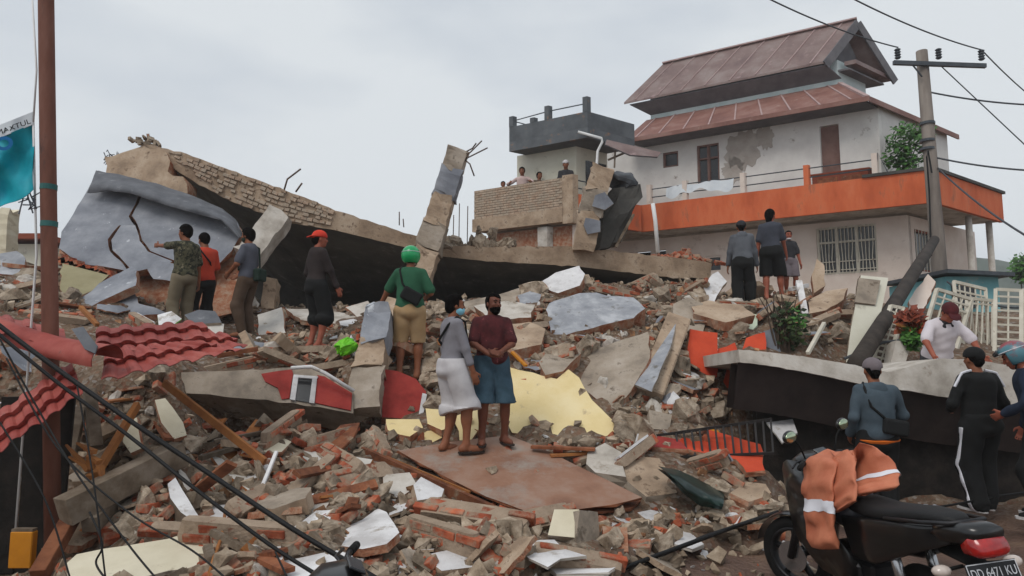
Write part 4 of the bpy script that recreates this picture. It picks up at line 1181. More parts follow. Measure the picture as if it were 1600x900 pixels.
 ('grey_shard', 'broad grey plastered shard by the boots of the man in camouflage', 'shard', [(170, 456), (208, 452), (216, 474), (250, 484), (262, 490), (214, 494), (180, 478)], [(170, 456, 10.0), (216, 460, 10.0), (220, 496, 9.5)], .12, 'plaster_grey', 'brick_face', .02),
 ('grey_shard', 'bluish slab leaning in the rubble behind the steel pole', 'shard', [(0, 396), (26, 392), (40, 404), (36, 432), (0, 428)], [(0, 396, 12.0), (40, 404, 12.0), (0, 432, 11.6)], .15, 'plaster_blue', 'brick_face', .02),
 ('white_sign', 'speckled white sign board fallen in front of the man in camouflage', 'sign', [(296, 502), (350, 506), (346, 534), (310, 532), (290, 520)], [(296, 502, 9.0), (350, 506, 9.0), (310, 534, 8.7)], .03, 'board_white', 'wood_grey', .005),
 ('white_sign', 'small white printed sheet with a green edge on the red roof', 'sign', [(246, 492), (268, 486), (284, 498), (262, 514), (248, 508)], [(246, 492, 8.8), (268, 486, 8.9), (262, 514, 8.6)], .02, 'plaster_white', 'plastic_neon', .003),
 ('grey_lump', 'grey rounded plaster lump behind the speckled sign board', 'masonry', [(288, 492), (310, 484), (336, 486), (346, 504), (300, 506)], [(288, 492, 9.3), (336, 486, 9.4), (320, 508, 9.1)], .2, 'lining_dark', 'concrete', .01),
 ('white_wall_fragment', 'whitish speckled panel behind the man with the shoulder bag', 'wall panel', [(402, 492), (440, 480), (446, 520), (404, 524)], [(402, 492, 10.4), (440, 480, 10.5), (404, 524, 10.0)], .08, 'board_white', 'brick_face', .015),
 ('pale_slab', 'flat pale slab on the rubble beside the man in the red cap', 'slab', [(446, 482), (510, 484), (560, 494), (530, 506), (470, 500)], [(446, 482, 11.0), (560, 494, 10.8), (480, 506, 10.2)], .08, 'concrete_pale', 'brick_face', .02),
 ('white_shard', 'white paper-like shard on bricks below the man in the red cap', 'shard', [(530, 502), (552, 498), (566, 504), (546, 510), (532, 508)], [(530, 502, 9.8), (566, 502, 9.8), (546, 512, 9.4)], .02, 'plaster_white', 'concrete_pale', .004),
 ('cream_door', 'cream door leaf leaning in the rubble behind the floor slab', 'door', [(1345, 430), (1388, 434), (1374, 500), (1352, 566), (1322, 566), (1332, 500)], [(1345, 430, 10.6), (1388, 434, 10.6), (1330, 566, 9.6)], .06, 'house_cream', 'wood_grey', .003),  # a fallen door leaf
 ('grey_weathered_board', 'grey weathered panel propped in front of the cream door leaf', 'panel', [(1342, 434), (1376, 438), (1368, 476), (1336, 472)], [(1342, 434, 10.45), (1376, 438, 10.45), (1336, 474, 10.2)], .04, 'concrete', 'wood_grey', .003),
 ('broken_wall', 'tan broken wall stump beside the barred window', 'masonry', [(1268, 430), (1276, 404), (1288, 414), (1290, 446), (1272, 458)], [(1268, 430, 12.0), (1290, 420, 12.0), (1272, 458, 11.8)], .2, 'concrete_tan', 'brick_face', .02),
 ('broken_wall', 'tan curled masonry slab behind the pale post', 'masonry', [(1262, 470), (1290, 455), (1325, 450), (1318, 468), (1290, 485), (1264, 490)], [(1262, 470, 11.0), (1325, 450, 11.2), (1264, 490, 10.6)], .2, 'concrete_tan', 'brick_face', .02),
 ('grey_planter', 'tall grey planter standing by the white fence', 'planter', [(1400, 532), (1424, 534), (1414, 570), (1392, 566)], [(1400, 532, 9.4), (1424, 534, 9.4), (1396, 570, 9.3)], .26, 'concrete_pale', 'concrete_pale', .004),
 ('pink_wall_fragment', 'pink plastered wall piece fallen behind the white fence', 'wall panel', [(1420, 470), (1450, 428), (1462, 440), (1440, 495), (1422, 500)], [(1420, 470, 12.4), (1462, 440, 12.6), (1430, 500, 12.0)], .15, 'house_pink', 'brick_face', .02),
 ('dark_slab', 'dark flat slab lying in the shade of the roof slab', 'slab', [(690, 478), (770, 462), (812, 450), (820, 462), (780, 484), (700, 492)], [(690, 478, 11.4), (812, 450, 12.2), (740, 494, 10.8)], .12, 'concrete', 'concrete', .02),
 ('brown_slab', 'brown slab tilting out of the rubble beside the green tarpaulin', 'slab', [(1140, 770), (1160, 752), (1196, 756), (1205, 770), (1170, 784)], [(1140, 770, 6.5), (1196, 756, 6.8), (1170, 788, 6.3)], .1, 'concrete_tan', 'brick_face', .02),
 ('layered_slab', 'thick layered slab of brick and render behind the maroon shirted man', 'slab', [(758, 524), (782, 508), (828, 503), (852, 514), (846, 538), (800, 548), (766, 542)], [(758, 524, 9.6), (852, 514, 9.8), (800, 548, 9.2)], .3, 'concrete_tan', 'brick_face', .03),
 ('layered_slab', 'brown slab with a broken brick end above the yellow panel', 'slab', [(842, 566), (868, 540), (896, 538), (908, 552), (880, 580), (852, 586)], [(842, 566, 8.9), (908, 546, 9.2), (860, 588, 8.6)], .22, 'concrete', 'brick_face', .02),
 ('plaster_sheet', 'broad pale plaster sheet in the bricks above the cream slab', 'sheet', [(318, 800), (352, 782), (398, 790), (410, 812), (372, 828), (330, 824)], [(318, 800, 5.5), (398, 786, 5.7), (372, 830, 5.2)], .05, 'plaster_white', 'brick_face', .02),
 ('plaster_sheet', 'grey render sheet beside the white propped stick', 'sheet', [(440, 790), (478, 772), (520, 778), (508, 800), (460, 812)], [(440, 790, 5.8), (520, 776, 6.0), (460, 814, 5.5)], .08, 'concrete_pale', 'brick_face', .02),
 ('plaster_sheet', 'pale render sheet in front of the plywood frame timber', 'sheet', [(598, 742), (640, 738), (652, 758), (628, 776), (600, 768)], [(598, 742, 6.3), (645, 738, 6.3), (615, 778, 6.0)], .10, 'concrete_pale', 'brick_face', .02),
 ('plaster_sheet', 'dirty white sheet at the lower edge of the debris', 'sheet', [(660, 868), (706, 858), (748, 866), (738, 886), (690, 892)], [(660, 868, 5.0), (748, 862, 5.1), (690, 894, 4.8)], .04, 'plaster_white', 'concrete_tan', .012),
 ('plaster_sheet', 'cream sheet lying by the broken planks under the red wall', 'sheet', [(398, 690), (432, 680), (456, 690), (440, 706), (408, 708)], [(398, 690, 6.8), (450, 684, 6.9), (420, 710, 6.5)], .04, 'plaster_cream', 'brick_face', .012),
 ('plaster_sheet', 'grey slab edge rising beside the blue grey plastered slab', 'slab', [(740, 478), (790, 470), (836, 476), (830, 496), (770, 502)], [(740, 478, 10.9), (836, 474, 11.0), (770, 504, 10.4)], .25, 'concrete_pale', 'brick_face', .03),
 ('plaster_sheet', 'pale plaster slab beside the masked man with the shoulder bag', 'slab', [(540, 480), (575, 470), (586, 482), (560, 498)], [(540, 480, 11), (586, 476, 11), (560, 500, 10.6)], .1, 'concrete_pale', 'brick_face', .02),
 ('board_end', 'brown plank end splitting off the plywood board', 'plank', [(900, 786), (1002, 782), (986, 795), (920, 802)], [(900, 786, 5.9), (1002, 782, 6.05), (940, 804, 5.7)], .02, 'wood_brown', 'wood_brown', .01),
]
def settle(ol, an, lo=-1.2, hi=.5, shift=False, th=0.0):
    """move a piece along the line of sight until it rests on the mound instead of sinking into it"""
    A = [at(*a) for a in an]
    n = (A[1] - A[0]).cross(A[2] - A[0]).normalized()
    cx, cy = sum(p[0] for p in ol) / len(ol), sum(p[1] for p in ol) / len(ol)
    g = []
    for t in (.25, .55, .92):
        for p in ol:
            px, py = cx + (p[0] - cx) * t, cy + (p[1] - cy) * t
            hy = hit(px, py)
            if hy is not None: g.append(hy.y - on_plane(px, py, A[0], n).y)
    if not g: return an
    g.sort()
    d = min(hi, max(lo, g[int(len(g) * .12)] - .05))
    if th >= .14: d -= th * 1.1
    if shift: return d
    return [(a, b, y + d) for a, b, y in an]
for (nm, lb, ct, ol, an, th, fm, em, jg) in PL:
    plate(nm, lb, ct, ol, settle(ol, an, th=th) if an[0][2] < 12.5 and nm not in ('cream_door', 'grey_weathered_board', 'khaki_board', 'broken_wall', 'plaster_strip') else an, th, fm, em, jg)
# plywood board under the two men, with its frame timber
ply = thing('plywood_board', 'large brown plywood board on which the two men stand', 'board', at(800, 750, 6.4))
def ply_hit(px, py):
    A = [at(*a) for a in PLYA]
    return on_plane(px, py, A[0], (A[1] - A[0]).cross(A[2] - A[0]).normalized())
plate('sheet', None, None, [(622, 704), (700, 691), (795, 680), (850, 702), (930, 741), (1003, 777), (960, 788), (900, 796), (832, 802), (760, 776), (690, 742)], PLYA, .025, 'plywood', 'wood_brown', .004, root=ply)
m = MB(); m.beam(at(566, 706, PLYA[0][2] - .05), ply_hit(775, 796) + V((0, -.04, -.02)), .05, .10); m.part('frame_timber', 'wood_brown', ply)
m = MB(); m.beam(at(590, 708, PLYA[0][2] - .1), ply_hit(735, 770) + V((0, -.08, .02)), .02, .02); m.part('frame_strip', 'wood_raw', ply)
# red wall with the small window, lying as a beam
rw = thing('red_wall', 'toppled wall strip, half bare concrete, half red paint with a small white window', 'wall', at(430, 650, 7.6))
RA = [(275, 582, 7.5), (505, 585, 7.7), (400, 622, 7.45)]
plate('wall_body', None, None, [(272, 582), (340, 580), (410, 578), (455, 574), (484, 575), (506, 584), (552, 612), (552, 646), (500, 636), (400, 624), (280, 614)], RA, .5, 'concrete', 'concrete', .015, root=rw)
RB = [(a, b, y - .02) for a, b, y in RA]
plate('red_paint', None, None, [(408, 584), (432, 580), (456, 577), (458, 584), (452, 622), (440, 624), (434, 606), (414, 596)], RB, .018, 'paint_red', 'paint_red', .006, root=rw)
plate('red_paint', None, None, [(496, 586), (507, 588), (550, 614), (548, 641), (492, 629)], RB, .018, 'paint_red', 'paint_red', .002, root=rw)
RC = [(a, b, y - .045) for a, b, y in RA]
wf = plate('window', None, None, [(459, 585), (497, 588), (495, 592), (458, 589)], RC, .05, 'plaster_white', 'plaster_white', 0, root=rw)
plate('jamb', None, None, [(458, 589), (466, 590), (461, 625), (453, 624)], RC, .05, 'plaster_white', 'plaster_white', 0, root=rw)
plate('jamb', None, None, [(488, 591), (495, 592), (491, 630), (483, 629)], RC, .05, 'plaster_white', 'plaster_white', 0, root=rw)
plate('pane', None, None, [(466, 590), (488, 591), (483, 629), (461, 625)], RB, .01, 'glass_dark', 'glass_dark', 0, root=rw)
m = MB(); m.tube([at(*p) for p in ((455, 575, 7.5), (486, 573, 7.5), (508, 583, 7.5), (553, 611, 7.5))], .022, 6); m.part('white_trim', 'plaster_white', rw, smooth=True)
# red block under the man in the helmet
rb = thing('red_block', 'red painted masonry block with a white edge under the helmeted man', 'masonry', at(630, 655, 7.9))
plate('block', None, None, [(597, 576), (622, 580), (650, 592), (666, 612), (658, 656), (597, 652)], [(597, 576, 8.1), (666, 600, 8.1), (597, 652, 7.8)], .75, 'paint_red', 'brick_face', .006, root=rb)
plate('white_edge', None, None, [(660, 614), (667, 616), (660, 656), (653, 655)], [(660, 614, 7.95), (667, 616, 7.95), (653, 655, 7.75)], .03, 'plaster_white', 'plaster_white', 0, root=rb)
column('broken_post', 'broken concrete post with grey plaster cap beside the red block', [
    ((568, 648, 7.7), (577, 588, 8.0), .36, .33, 'concrete'),
    ((577, 589, 8.0), (586, 546, 8.3), .34, .32, 'concrete_tan'),
    ((586, 547, 8.25), (594, 492, 8.6), .33, .32, 'plaster_grey')])
plate('tan_slab', 'tan slab leaning behind the arm of the helmeted man', 'slab', [(576, 490), (600, 462), (622, 468), (626, 490), (604, 498)], [(576, 490, 9.6), (622, 468, 9.8), (604, 500, 9.3)], .15, 'concrete_tan', 'brick_face', .02)
# diagonal painted column
dc = thing('diagonal_column', 'fallen column with flaking blue grey face lying diagonally in the debris', 'column', at(1010, 630, 8.2))
m = MB(); m.beam(at(1058, 505, 9.6), at(1012, 622, 8.2), .34, .3, up=(0, -1, .6)); m.part('shaft', 'concrete_tan', dc, bevel=.02)
plate('flaking_plaster', None, None, [(1040, 512), (1056, 506), (1050, 535), (1018, 612), (990, 600), (1005, 575)], [(1040, 512, 9.3), (1056, 506, 9.3), (1000, 606, 8.0)], .03, 'plaster_blue', 'concrete', .012, root=dc)
plate('rounded_lump', 'rounded concrete lump above the orange red panels', 'concrete', [(1052, 475), (1075, 465), (1098, 474), (1104, 500), (1098, 522), (1062, 516), (1052, 500)], [(1052, 475, 10.4), (1098, 474, 10.4), (1080, 522, 9.9)], .35, 'concrete', 'concrete', .02)
plate('lower_lump', 'squared concrete lump at the foot of the diagonal column', 'concrete', [(1014, 640), (1050, 648), (1046, 672), (1016, 670)], settle([(1014, 640), (1050, 648), (1046, 672), (1016, 670)], [(1014, 640, 7.9), (1050, 648, 7.9), (1016, 672, 7.7)]), .25, 'concrete', 'concrete', .015)
# white block at the front
bl_ = thing('white_block', 'squared masonry block with one white face and a grey end', 'masonry', at(905, 865, 5.4))
WB = settle([(866, 796), (934, 800), (938, 862), (903, 868), (856, 836)], [(866, 796, 5.6), (934, 796, 5.6), (880, 866, 5.4)], shift=True)
plate('masonry', None, None, [(866, 796), (905, 796), (898, 840), (856, 836)], [(866, 796, 5.6 + WB), (905, 796, 5.6 + WB), (856, 838, 5.45 + WB)], .32, 'plaster_cream', 'concrete', .004, root=bl_)
plate('grey_end', None, None, [(906, 797), (934, 800), (938, 862), (903, 868), (900, 840)], [(906, 797, 5.55 + WB), (936, 800, 5.75 + WB), (903, 868, 5.4 + WB)], .2, 'concrete', 'concrete', .01, root=bl_)
plate('brick_block', 'brick block with white rendered top on the mud', 'masonry', [(941, 822), (980, 824), (982, 862), (946, 860)], settle([(941, 822), (980, 824), (982, 862), (946, 860)], [(941, 822, 5.5), (980, 824, 5.5), (946, 862, 5.3)]), .2, 'brick_face', 'brick', .012)
plate('render_cap', 'white render cap lying on the brick block', 'render', [(938, 816), (968, 815), (982, 822), (980, 828), (940, 826)], settle([(938, 816), (968, 815), (982, 822), (980, 828), (940, 826)], [(938, 816, 5.6), (982, 820, 5.6), (940, 828, 5.4)]), .03, 'plaster_white', 'concrete_pale', .006)
plate('grey_stone', 'smooth grey stone lying against the plywood board', 'stone', [(770, 800), (790, 770), (806, 774), (824, 800), (800, 812)], settle([(770, 800), (790, 770), (806, 774), (824, 800), (800, 812)], [(770, 800, 5.7), (806, 772, 5.9), (800, 812, 5.5)]), .2, 'concrete_pale', 'concrete', .01)
# tilted floor slab at the right
fl = thing('floor_slab', 'tilted concrete floor slab with dark beam face beside the onlookers', 'slab', at(1370, 700, 8))
FT = polyl([(1154, 546), (1200, 550), (1262, 558), (1345, 572), (1388, 582), (1430, 570), (1470, 560), (1525, 562), (1582, 572), (1640, 580)], 60)
FB = polyl([(1156, 566), (1200, 571), (1262, 582), (1345, 600), (1388, 606), (1430, 612), (1470, 620), (1525, 626), (1582, 632), (1640, 640)], 60)
m = MB()
ta, ba, tb, bb2 = [], [], [], []
for i in range(60):
    a = at(FT[i][0], FT[i][1] + noise.noise(V((i * .8, 1, 0))) * 1.5, 7.75); b = at(FB[i][0], FB[i][1] + noise.noise(V((i * .6, 4, 0))) * 1.5, 7.7)
    ta.append(a); ba.append(b); tb.append(a + V((0, 2.4, -.12))); bb2.append(b + V((0, 2.4, -.12)))
n6 = 60
fs = []
for i in range(n6 - 1):
    fs += [(i, n6 + i, n6 + i + 1, i + 1), (i, i + 1, 2 * n6 + i + 1, 2 * n6 + i), (n6 + i, 3 * n6 + i, 3 * n6 + i + 1, n6 + i + 1)]
fs += [(0, 2 * n6, 3 * n6, n6), (59, n6 + 59, 3 * n6 + 59, 2 * n6 + 59)]
m.add(ta + ba + tb + bb2, fs); m.part('slab_edge', 'concrete_pale', fl, label='pale concrete slab edge')
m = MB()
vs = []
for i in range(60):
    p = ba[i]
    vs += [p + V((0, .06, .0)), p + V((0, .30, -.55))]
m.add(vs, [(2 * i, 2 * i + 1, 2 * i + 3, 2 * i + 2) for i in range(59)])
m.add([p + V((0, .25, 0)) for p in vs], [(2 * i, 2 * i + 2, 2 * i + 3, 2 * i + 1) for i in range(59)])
m.part('beam_face', 'paint_brown_shaded', fl, label='dark brown beam face leaning under the slab')
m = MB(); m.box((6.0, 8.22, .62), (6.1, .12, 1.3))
m.part('shade_backing', 'shade_black', fl)  # added near-black wall that makes the gap under the slab dark
# iron railing
ir = thing('iron_railing', 'black iron railing section lying over the red panel', 'railing', at(1110, 705, 7.2))
ra, rb_ = at(1018, 682, 7.35), at(1206, 655, 7.35)
rc, rd = at(1062, 714, 7.0), at(1208, 708, 7.0)
m = MB(); m.beam(ra, rb_, .035, .03); m.part('top_rail', 'metal_black', ir)
m = MB(); m.beam(rc, rd, .03, .025); m.part('bottom_rail', 'metal_black', ir)
for i in range(13):
    t = i / 12
    a = ra.lerp(rb_, .20 + .79 * t); b = rc.lerp(rd, t)
    m = MB(); m.beam(a, b, .02, .02); m.part('bar', 'metal_black', ir)
# dark green tarpaulin
def tarpf(u, v):
    Pa = polyl([(1028, 728), (1062, 735), (1090, 748), (1132, 772)], 30); Pb = polyl([(1046, 742), (1070, 768), (1095, 786), (1130, 792)], 30)
    i = min(29, int(u * 29 + .5))
    px, py = Pa[i][0] * (1 - v) + Pb[i][0] * v, Pa[i][1] * (1 - v) + Pb[i][1] * v
    return at(px, py, 6.35 - .4 * v - .18 * math.sin(v * math.pi) + .05 * noise.noise(V((u * 5, v * 4, 0))))
m = MB(); m.grid(tarpf, 29, 10); m.grid(lambda u, v: tarpf(u, v) + V((0, .03, -.03)), 29, 10)
m.top('tarpaulin', 'tarp_green', 'dark green glossy tarpaulin bulging from under the iron railing', 'tarpaulin', smooth=True)

# ------------------------------------------------------------------ sticks, planks, beams
ST = [
 ('timber_beam', 'heavy weathered grey timber beam crossing the dark hollow', (98, 800, 4.9), (282, 708, 5.7), .16, .2, 'wood_grey'),
 ('timber_beam', 'grey brown timber lying under the heavy beam', (140, 820, 5.0), (215, 745, 5.7), .12, .12, 'wood_grey'),
 ('timber_beam', 'dark timber standing steeply at the edge of the hollow', (60, 900, 4.6), (128, 780, 5.2), .1, .1, 'wood_brown'),
 ('timber_beam', 'long dark timber propped behind the splintered wood', (106, 720, 5.9), (125, 640, 6.2), .1, .1, 'wood_grey'),
 ('timber_beam', 'upright dark timber under the hanging roof sheet', (150, 700, 6.0), (140, 610, 6.3), .1, .08, 'wood_grey'),
 ('timber_batten', 'long orange brown batten sloping from under the red roof', (256, 598, 6.4), (414, 722, 5.9), .035, .07, 'wood_raw'),
 ('timber_batten', 'orange brown batten standing below the red roof', (150, 742, 5.6), (215, 632, 6.2), .05, .07, 'wood_raw'),
 ('white_stick', 'white painted stick propped against the broken bricks', (384, 824, 5.2), (432, 706, 5.9), .03, .03, 'plaster_white'),
 ('timber_batten', 'brown batten lying over the shattered boards', (410, 676, 6.7), (334, 690, 6.5), .06, .04, 'wood_grey'),
 ('timber_batten', 'dark batten crossing the white board', (436, 690, 6.6), (520, 735, 6.2), .06, .04, 'wood_grey'),
 ('timber_batten', 'thin raw batten beside the tan panel', (366, 730, 6.0), (450, 742, 6.1), .05, .03, 'wood_raw'),
 ('timber_batten', 'brown batten poking out beyond the red roof edge', (340, 556, 7.0), (402, 545, 7.3), .05, .05, 'wood_brown'),
 ('timber_batten', 'thin yellow batten behind the yellow wall panel', (800, 550, 8.4), (822, 572, 8.2), .05, .03, 'sign_yellow'),
 ('timber_batten', 'small raw batten leaning by the steel pole', (126, 480, 8.6), (152, 508, 8.3), .05, .05, 'wood_raw'),
 ('timber_plank', 'flat brown plank below the yellow wall panel', (830, 698, 6.9), (930, 702, 6.8), .1, .03, 'wood_brown'),
 ('timber_plank', 'weathered plank beside the lower plywood edge', (860, 712, 6.8), (948, 706, 6.9), .08, .03, 'wood_raw'),
 ('white_batten', 'thin white batten lying behind the slab among fallen bricks', (1262, 552, 9.2), (1288, 505, 9.6), .05, .05, 'metal_white'),
 ('timber_plank', 'dark plank fallen by the foot of the concrete lump', (975, 655, 7.6), (1012, 690, 7.3), .1, .06, 'wood_grey'),
 ('fallen_beam', 'long mortar caked beam piece in the loose bricks', (404, 768, 5.9), (592, 748, 6.2), .17, .15, 'concrete_tan'),
 ('fallen_beam', 'mortar caked beam piece sloping towards the white panel', (418, 812, 5.5), (566, 772, 5.8), .16, .14, 'concrete_tan'),
 ('fallen_beam', 'pale beam piece lying in front of the plywood board', (684, 806, 5.6), (856, 826, 5.5), .14, .12, 'concrete_pale'),
 ('fallen_beam', 'stub of brown beam beside the green plastic bag', (556, 566, 8.7), (604, 552, 8.9), .18, .16, 'concrete_tan'),
 ('white_post', 'broken white post leaning beside the plant', (1248, 440, 11.2), (1258, 492, 10.8), .10, .08, 'plaster_white'),
 ('white_post', 'short white post lying crosswise above the broken one', (1234, 452, 11.2), (1262, 446, 11.3), .07, .07, 'plaster_white'),
]
for (nm, lb, a, b, w, h, mt) in ST:
    m = MB(); m.beam(at(*a), at(*b), w, h); m.top(nm, mt, lb, 'timber' if 'wood' in mt else 'stick', bevel=.004)
rg = random.Random(41)
m = MB()
for k in range(7):
    a = at(150 + rg.uniform(-12, 12), 720 + rg.uniform(-25, 25), 5.2); d = V((rg.uniform(-.25, .1), rg.uniform(-.1, .1), rg.uniform(-.2, .25)))
    m.beam(a, a + d, .05, .035, w2=.015, h2=.012)
m.top('splintered_wood', 'wood_raw', 'bunch of splintered orange wood ends over the dark hollow', 'wood')
t = thing('sign_box', 'orange yellow box hanging in the dark hollow under the roof', 'box', at(35, 885, 4.9))
m = MB(); c = at(36, 858, 4.9); m.box(c, (.16, .06, .25)); m.part('shell', 'sign_yellow', t, bevel=.006)
m = MB(); m.box(c + V((0, 0, .135)), (.15, .05, .018)); m.part('rim', 'wood_grey', t)

# ------------------------------------------------------------------ red roof sheets
def tile_sheet(root, P00, P10, P01, P11, nw, ns, up=.05, name='roof_sheet', curl=0):
    """pressed metal tiles: waves across, steps down the slope. P00-P10 top edge, P01-P11 lower edge"""
    m = MB()
    P = [at(*p) for p in (P00, P10, P01, P11)]
    N = (P[1] - P[0]).cross(P[2] - P[0]).normalized()
    if N.z < 0: N = -N
    nu = nw * 8
    rows = []
    for r_ in range(ns):
        rows += [(r_ / ns, 0.0), ((r_ + .35) / ns, .35), ((r_ + .7) / ns, .7), ((r_ + 1) / ns, 1.0)]
    def f(u, v, st):
        p = P[0].lerp(P[1], u).lerp(P[2].lerp(P[3], u), v)
        ph = (u * nw) % 1.0
        w = up * (math.sin(ph / .62 * math.pi) ** .7 if ph < .62 else 0.0)
        ed = (.12 / ns) * max(0.0, math.sin(ph * math.pi)) if st >= 1 else 0.0
        p = p + (P[2] - P[0]) * ed
        return p + N * (w + st * .045 + .012 * noise.noise(V((u * 4, v * 4, 1)))) + V((0, 0, -curl * (v - .3) ** 2))
    for off in (0, -.006):
        vs = [f(i / nu, v, st) + N * off for (v, st) in rows for i in range(nu + 1)]
        m.add(vs, [(j_ * (nu + 1) + i, j_ * (nu + 1) + i + 1, (j_ + 1) * (nu + 1) + i + 1, (j_ + 1) * (nu + 1) + i) for j_ in range(len(rows) - 1) for i in range(nu)])
    return m.part(name, 'roof_red', root, smooth=False)
rr = thing('roof_sheeting', 'buckled red metal tile roof draped over the debris around the steel pole', 'roof', at(200, 600, 6))
tile_sheet(rr, (150, 514, 6.2), (316, 503, 6.6), (150, 562, 5.5), (345, 550, 6.0), 5, 3, .03)
tile_sheet(rr, (165, 546, 5.6), (300, 536, 6.0), (158, 602, 5.0), (378, 552, 5.9), 6, 2, .03)
tile_sheet(rr, (300, 510, 6.5), (356, 526, 6.5), (310, 562, 5.8), (386, 546, 6.0), 3, 2, .03)
tile_sheet(rr, (-30, 488, 5.9), (100, 514, 5.8), (-30, 520, 5.2), (104, 562, 5.2), 4, 2, .03)
tile_sheet(rr, (-34, 668, 5.0), (112, 566, 5.5), (-14, 724, 4.7), (134, 620, 5.1), 5, 3, .025)
# rolled ridge cap
m = MB()
ax0, ax1 = at(-30, 500, 5.5), at(168, 562, 5.05)
def capf(u, v):
    a = -.5 + v * 3.6
    c = ax0.lerp(ax1, u) + V((0, 0, -.05 * math.sin(u * math.pi)))
    d = (ax1 - ax0).normalized(); x = d.cross(V((0, 0, 1))).normalized(); y = x.cross(d)
    r = .10 + .035 * u + .012 * noise.noise(V((u * 9, v * 5, 0)))
    return c + x * math.cos(a) * r + y * math.sin(a) * r * .85
m.grid(capf, 30, 18)
m.grid(lambda u, v: ax0.lerp(ax1, u) + (capf(u, v) - ax0.lerp(ax1, u)) * .96, 30, 18)
m.part('ridge_cap', 'roof_red', rr, smooth=True)
# plank screen added under the roof, near black in place of deep shade
pw = thing('pit_shade_screen', 'blackened plank wall standing in the hollow under the red roof', 'wall', V((-3.9, 5.9, 0)))
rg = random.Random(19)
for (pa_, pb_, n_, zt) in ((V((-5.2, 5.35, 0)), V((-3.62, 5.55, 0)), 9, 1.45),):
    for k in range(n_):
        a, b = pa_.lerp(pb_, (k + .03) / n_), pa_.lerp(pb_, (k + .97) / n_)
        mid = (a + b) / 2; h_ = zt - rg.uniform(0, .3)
        m = MB(); m.box(mid + V((0, rg.uniform(-.03, .03), h_ / 2)), ((b - a).length, .03, h_), Matrix.Rotation(math.atan2((b - a).y, (b - a).x), 3, 'Z') @ Matrix.Rotation(rg.uniform(-.05, .05), 3, 'Y')); m.part('plank', 'shade_black', pw)
plate('lead_strip', None, None, [(112, 514), (130, 510), (152, 540), (148, 552), (132, 545)], [(112, 514, 5.08), (130, 510, 5.08), (148, 552, 4.88)], .012, 'lining_dark', 'lining_dark', .003, root=rr)

# ------------------------------------------------------------------ banner on its line
bn = thing('banner', 'turquoise cloth banner with white lettered header beside the steel pole', 'banner', at(20, 330, 5.4))
def banf(u, v):
    px = -60 + u * 112
    yt = 214 - (px / 50.0) * 20 if px > 0 else 214 - px * .4
    yb = 328 - (max(px, 0) / 52.0) * 34 + 5 * math.sin(u * 9)
    py = yt + (yb - yt) * v
    fold = .05 * math.sin(u * 7 + v * 5) + .025 * math.sin(u * 15 - v * 9) + .03 * noise.noise(V((u * 3, v * 4, 2)))
    return at(px + (1.5 * math.sin(v * 6)), py, 5.4 + fold)
def both(f, nu, nv, off):
    m = MB(); m.grid(f, nu, nv); m.grid(lambda u, v: f(u, v) + V((0, off, 0)), nu, nv); return m
both(banf, 36, 26, .006).part('cloth', 'banner', bn, smooth=True)
def headf(u, v):
    px = -60 + u * 112
    yt = 214 - (px / 50.0) * 20 if px > 0 else 214 - px * .4
    return at(px, yt - 19 + 20 * v, 5.4 + .05 * math.sin(u * 7) + .01 * math.sin(u * 17) - .012)
both(headf, 36, 4, .006).part('header', 'banner_white', bn, smooth=True)
tm = text_mesh('MAXTUL', .078, 'ink_black')
o = bpy.data.objects.new('lettering', tm); p = at(21, 199, 5.33)
o.location = p - bn.location; o.rotation_euler = (math.pi / 2, -.37, 0); o.scale = (.95, .8, 1); put(o, parent=bn)
m = MB()
c = at(6, 224, 5.30)
for i in range(24):
    a, b = 2 * math.pi * i / 24, 2 * math.pi * (i + 1) / 24
    q = lambda t, r: c + V((math.cos(t) * r, 0, math.sin(t) * r * .8))
    m.add([q(a, .075), q(b, .075), q(b, .04), q(a, .04)], [(0, 1, 2, 3)])
m.part('emblem', 'ink_blue', bn)
wire([at(52, 190, 5.4), at(57, 110, 5.4), at(50, -10, 5.5)], .008, 'thin white line holding the turquoise banner', 0, name='banner_line', material='pipe_white', cat='line')
m = MB(); m.tube([at(52, 186, 5.42), at(55, 320, 5.42), at(57, 400, 5.42), V((at(57, 400, 5.42).x, 5.42, .2))], .009, 6); m.top('banner_pole', 'pipe_white', 'thin pale pole beside the rusty steel pole', 'pole', smooth=True)
m = MB()
for k in range(9):
    rgk = random.Random(k)
    a = at(40 + rgk.uniform(0, 16), 302 + rgk.uniform(-6, 10), 5.4); m.tube([a, a + V((rgk.uniform(-.06, .1), 0, rgk.uniform(-.1, .05))), a + V((rgk.uniform(-.1, .12), .02, rgk.uniform(-.16, 0)))], .006, 4)
m.top('rag_knot', 'grey_sheet', 'knotted grey rag tied between banner and steel pole', 'rag')
column('ruined_column', 'broken cream wall stump rising behind the banner', [((8, 400, 12.5), (12, 330, 12.5), .24, .3, 'plaster_cream')])

# ------------------------------------------------------------------ white fence, gate and plants behind the slab
def fence(label, name, P00, P10, P01, P11, nb, rails, wb=.02, group=None):
    t = thing(name, label, 'fence', at(*P01), group)
    A, B, C_, D = at(*P00), at(*P10), at(*P01), at(*P11)
    for (p, q) in ((A, B), (C_, D), (A, C_), (B, D)):
        m = MB(); m.beam(p, q, .05, .05); m.part('frame', 'metal_white', t)
    for i in range(1, nb):
        m = MB(); m.tube([A.lerp(B, i / nb), C_.lerp(D, i / nb)], wb, 5); m.part('bar', 'metal_white', t)
    for r_ in rails:
        m = MB(); m.beam(A.lerp(C_, r_), B.lerp(D, r_), .03, .03); m.part('rail', 'metal_white', t)
    return t
fence('white metal gate leaf tilted behind the man in the white shirt', 'gate', (1464, 452, 10.4), (1518, 468, 10.6), (1438, 540, 10.0), (1490, 560, 10.2), 4, (.12, .24, .6), .014)
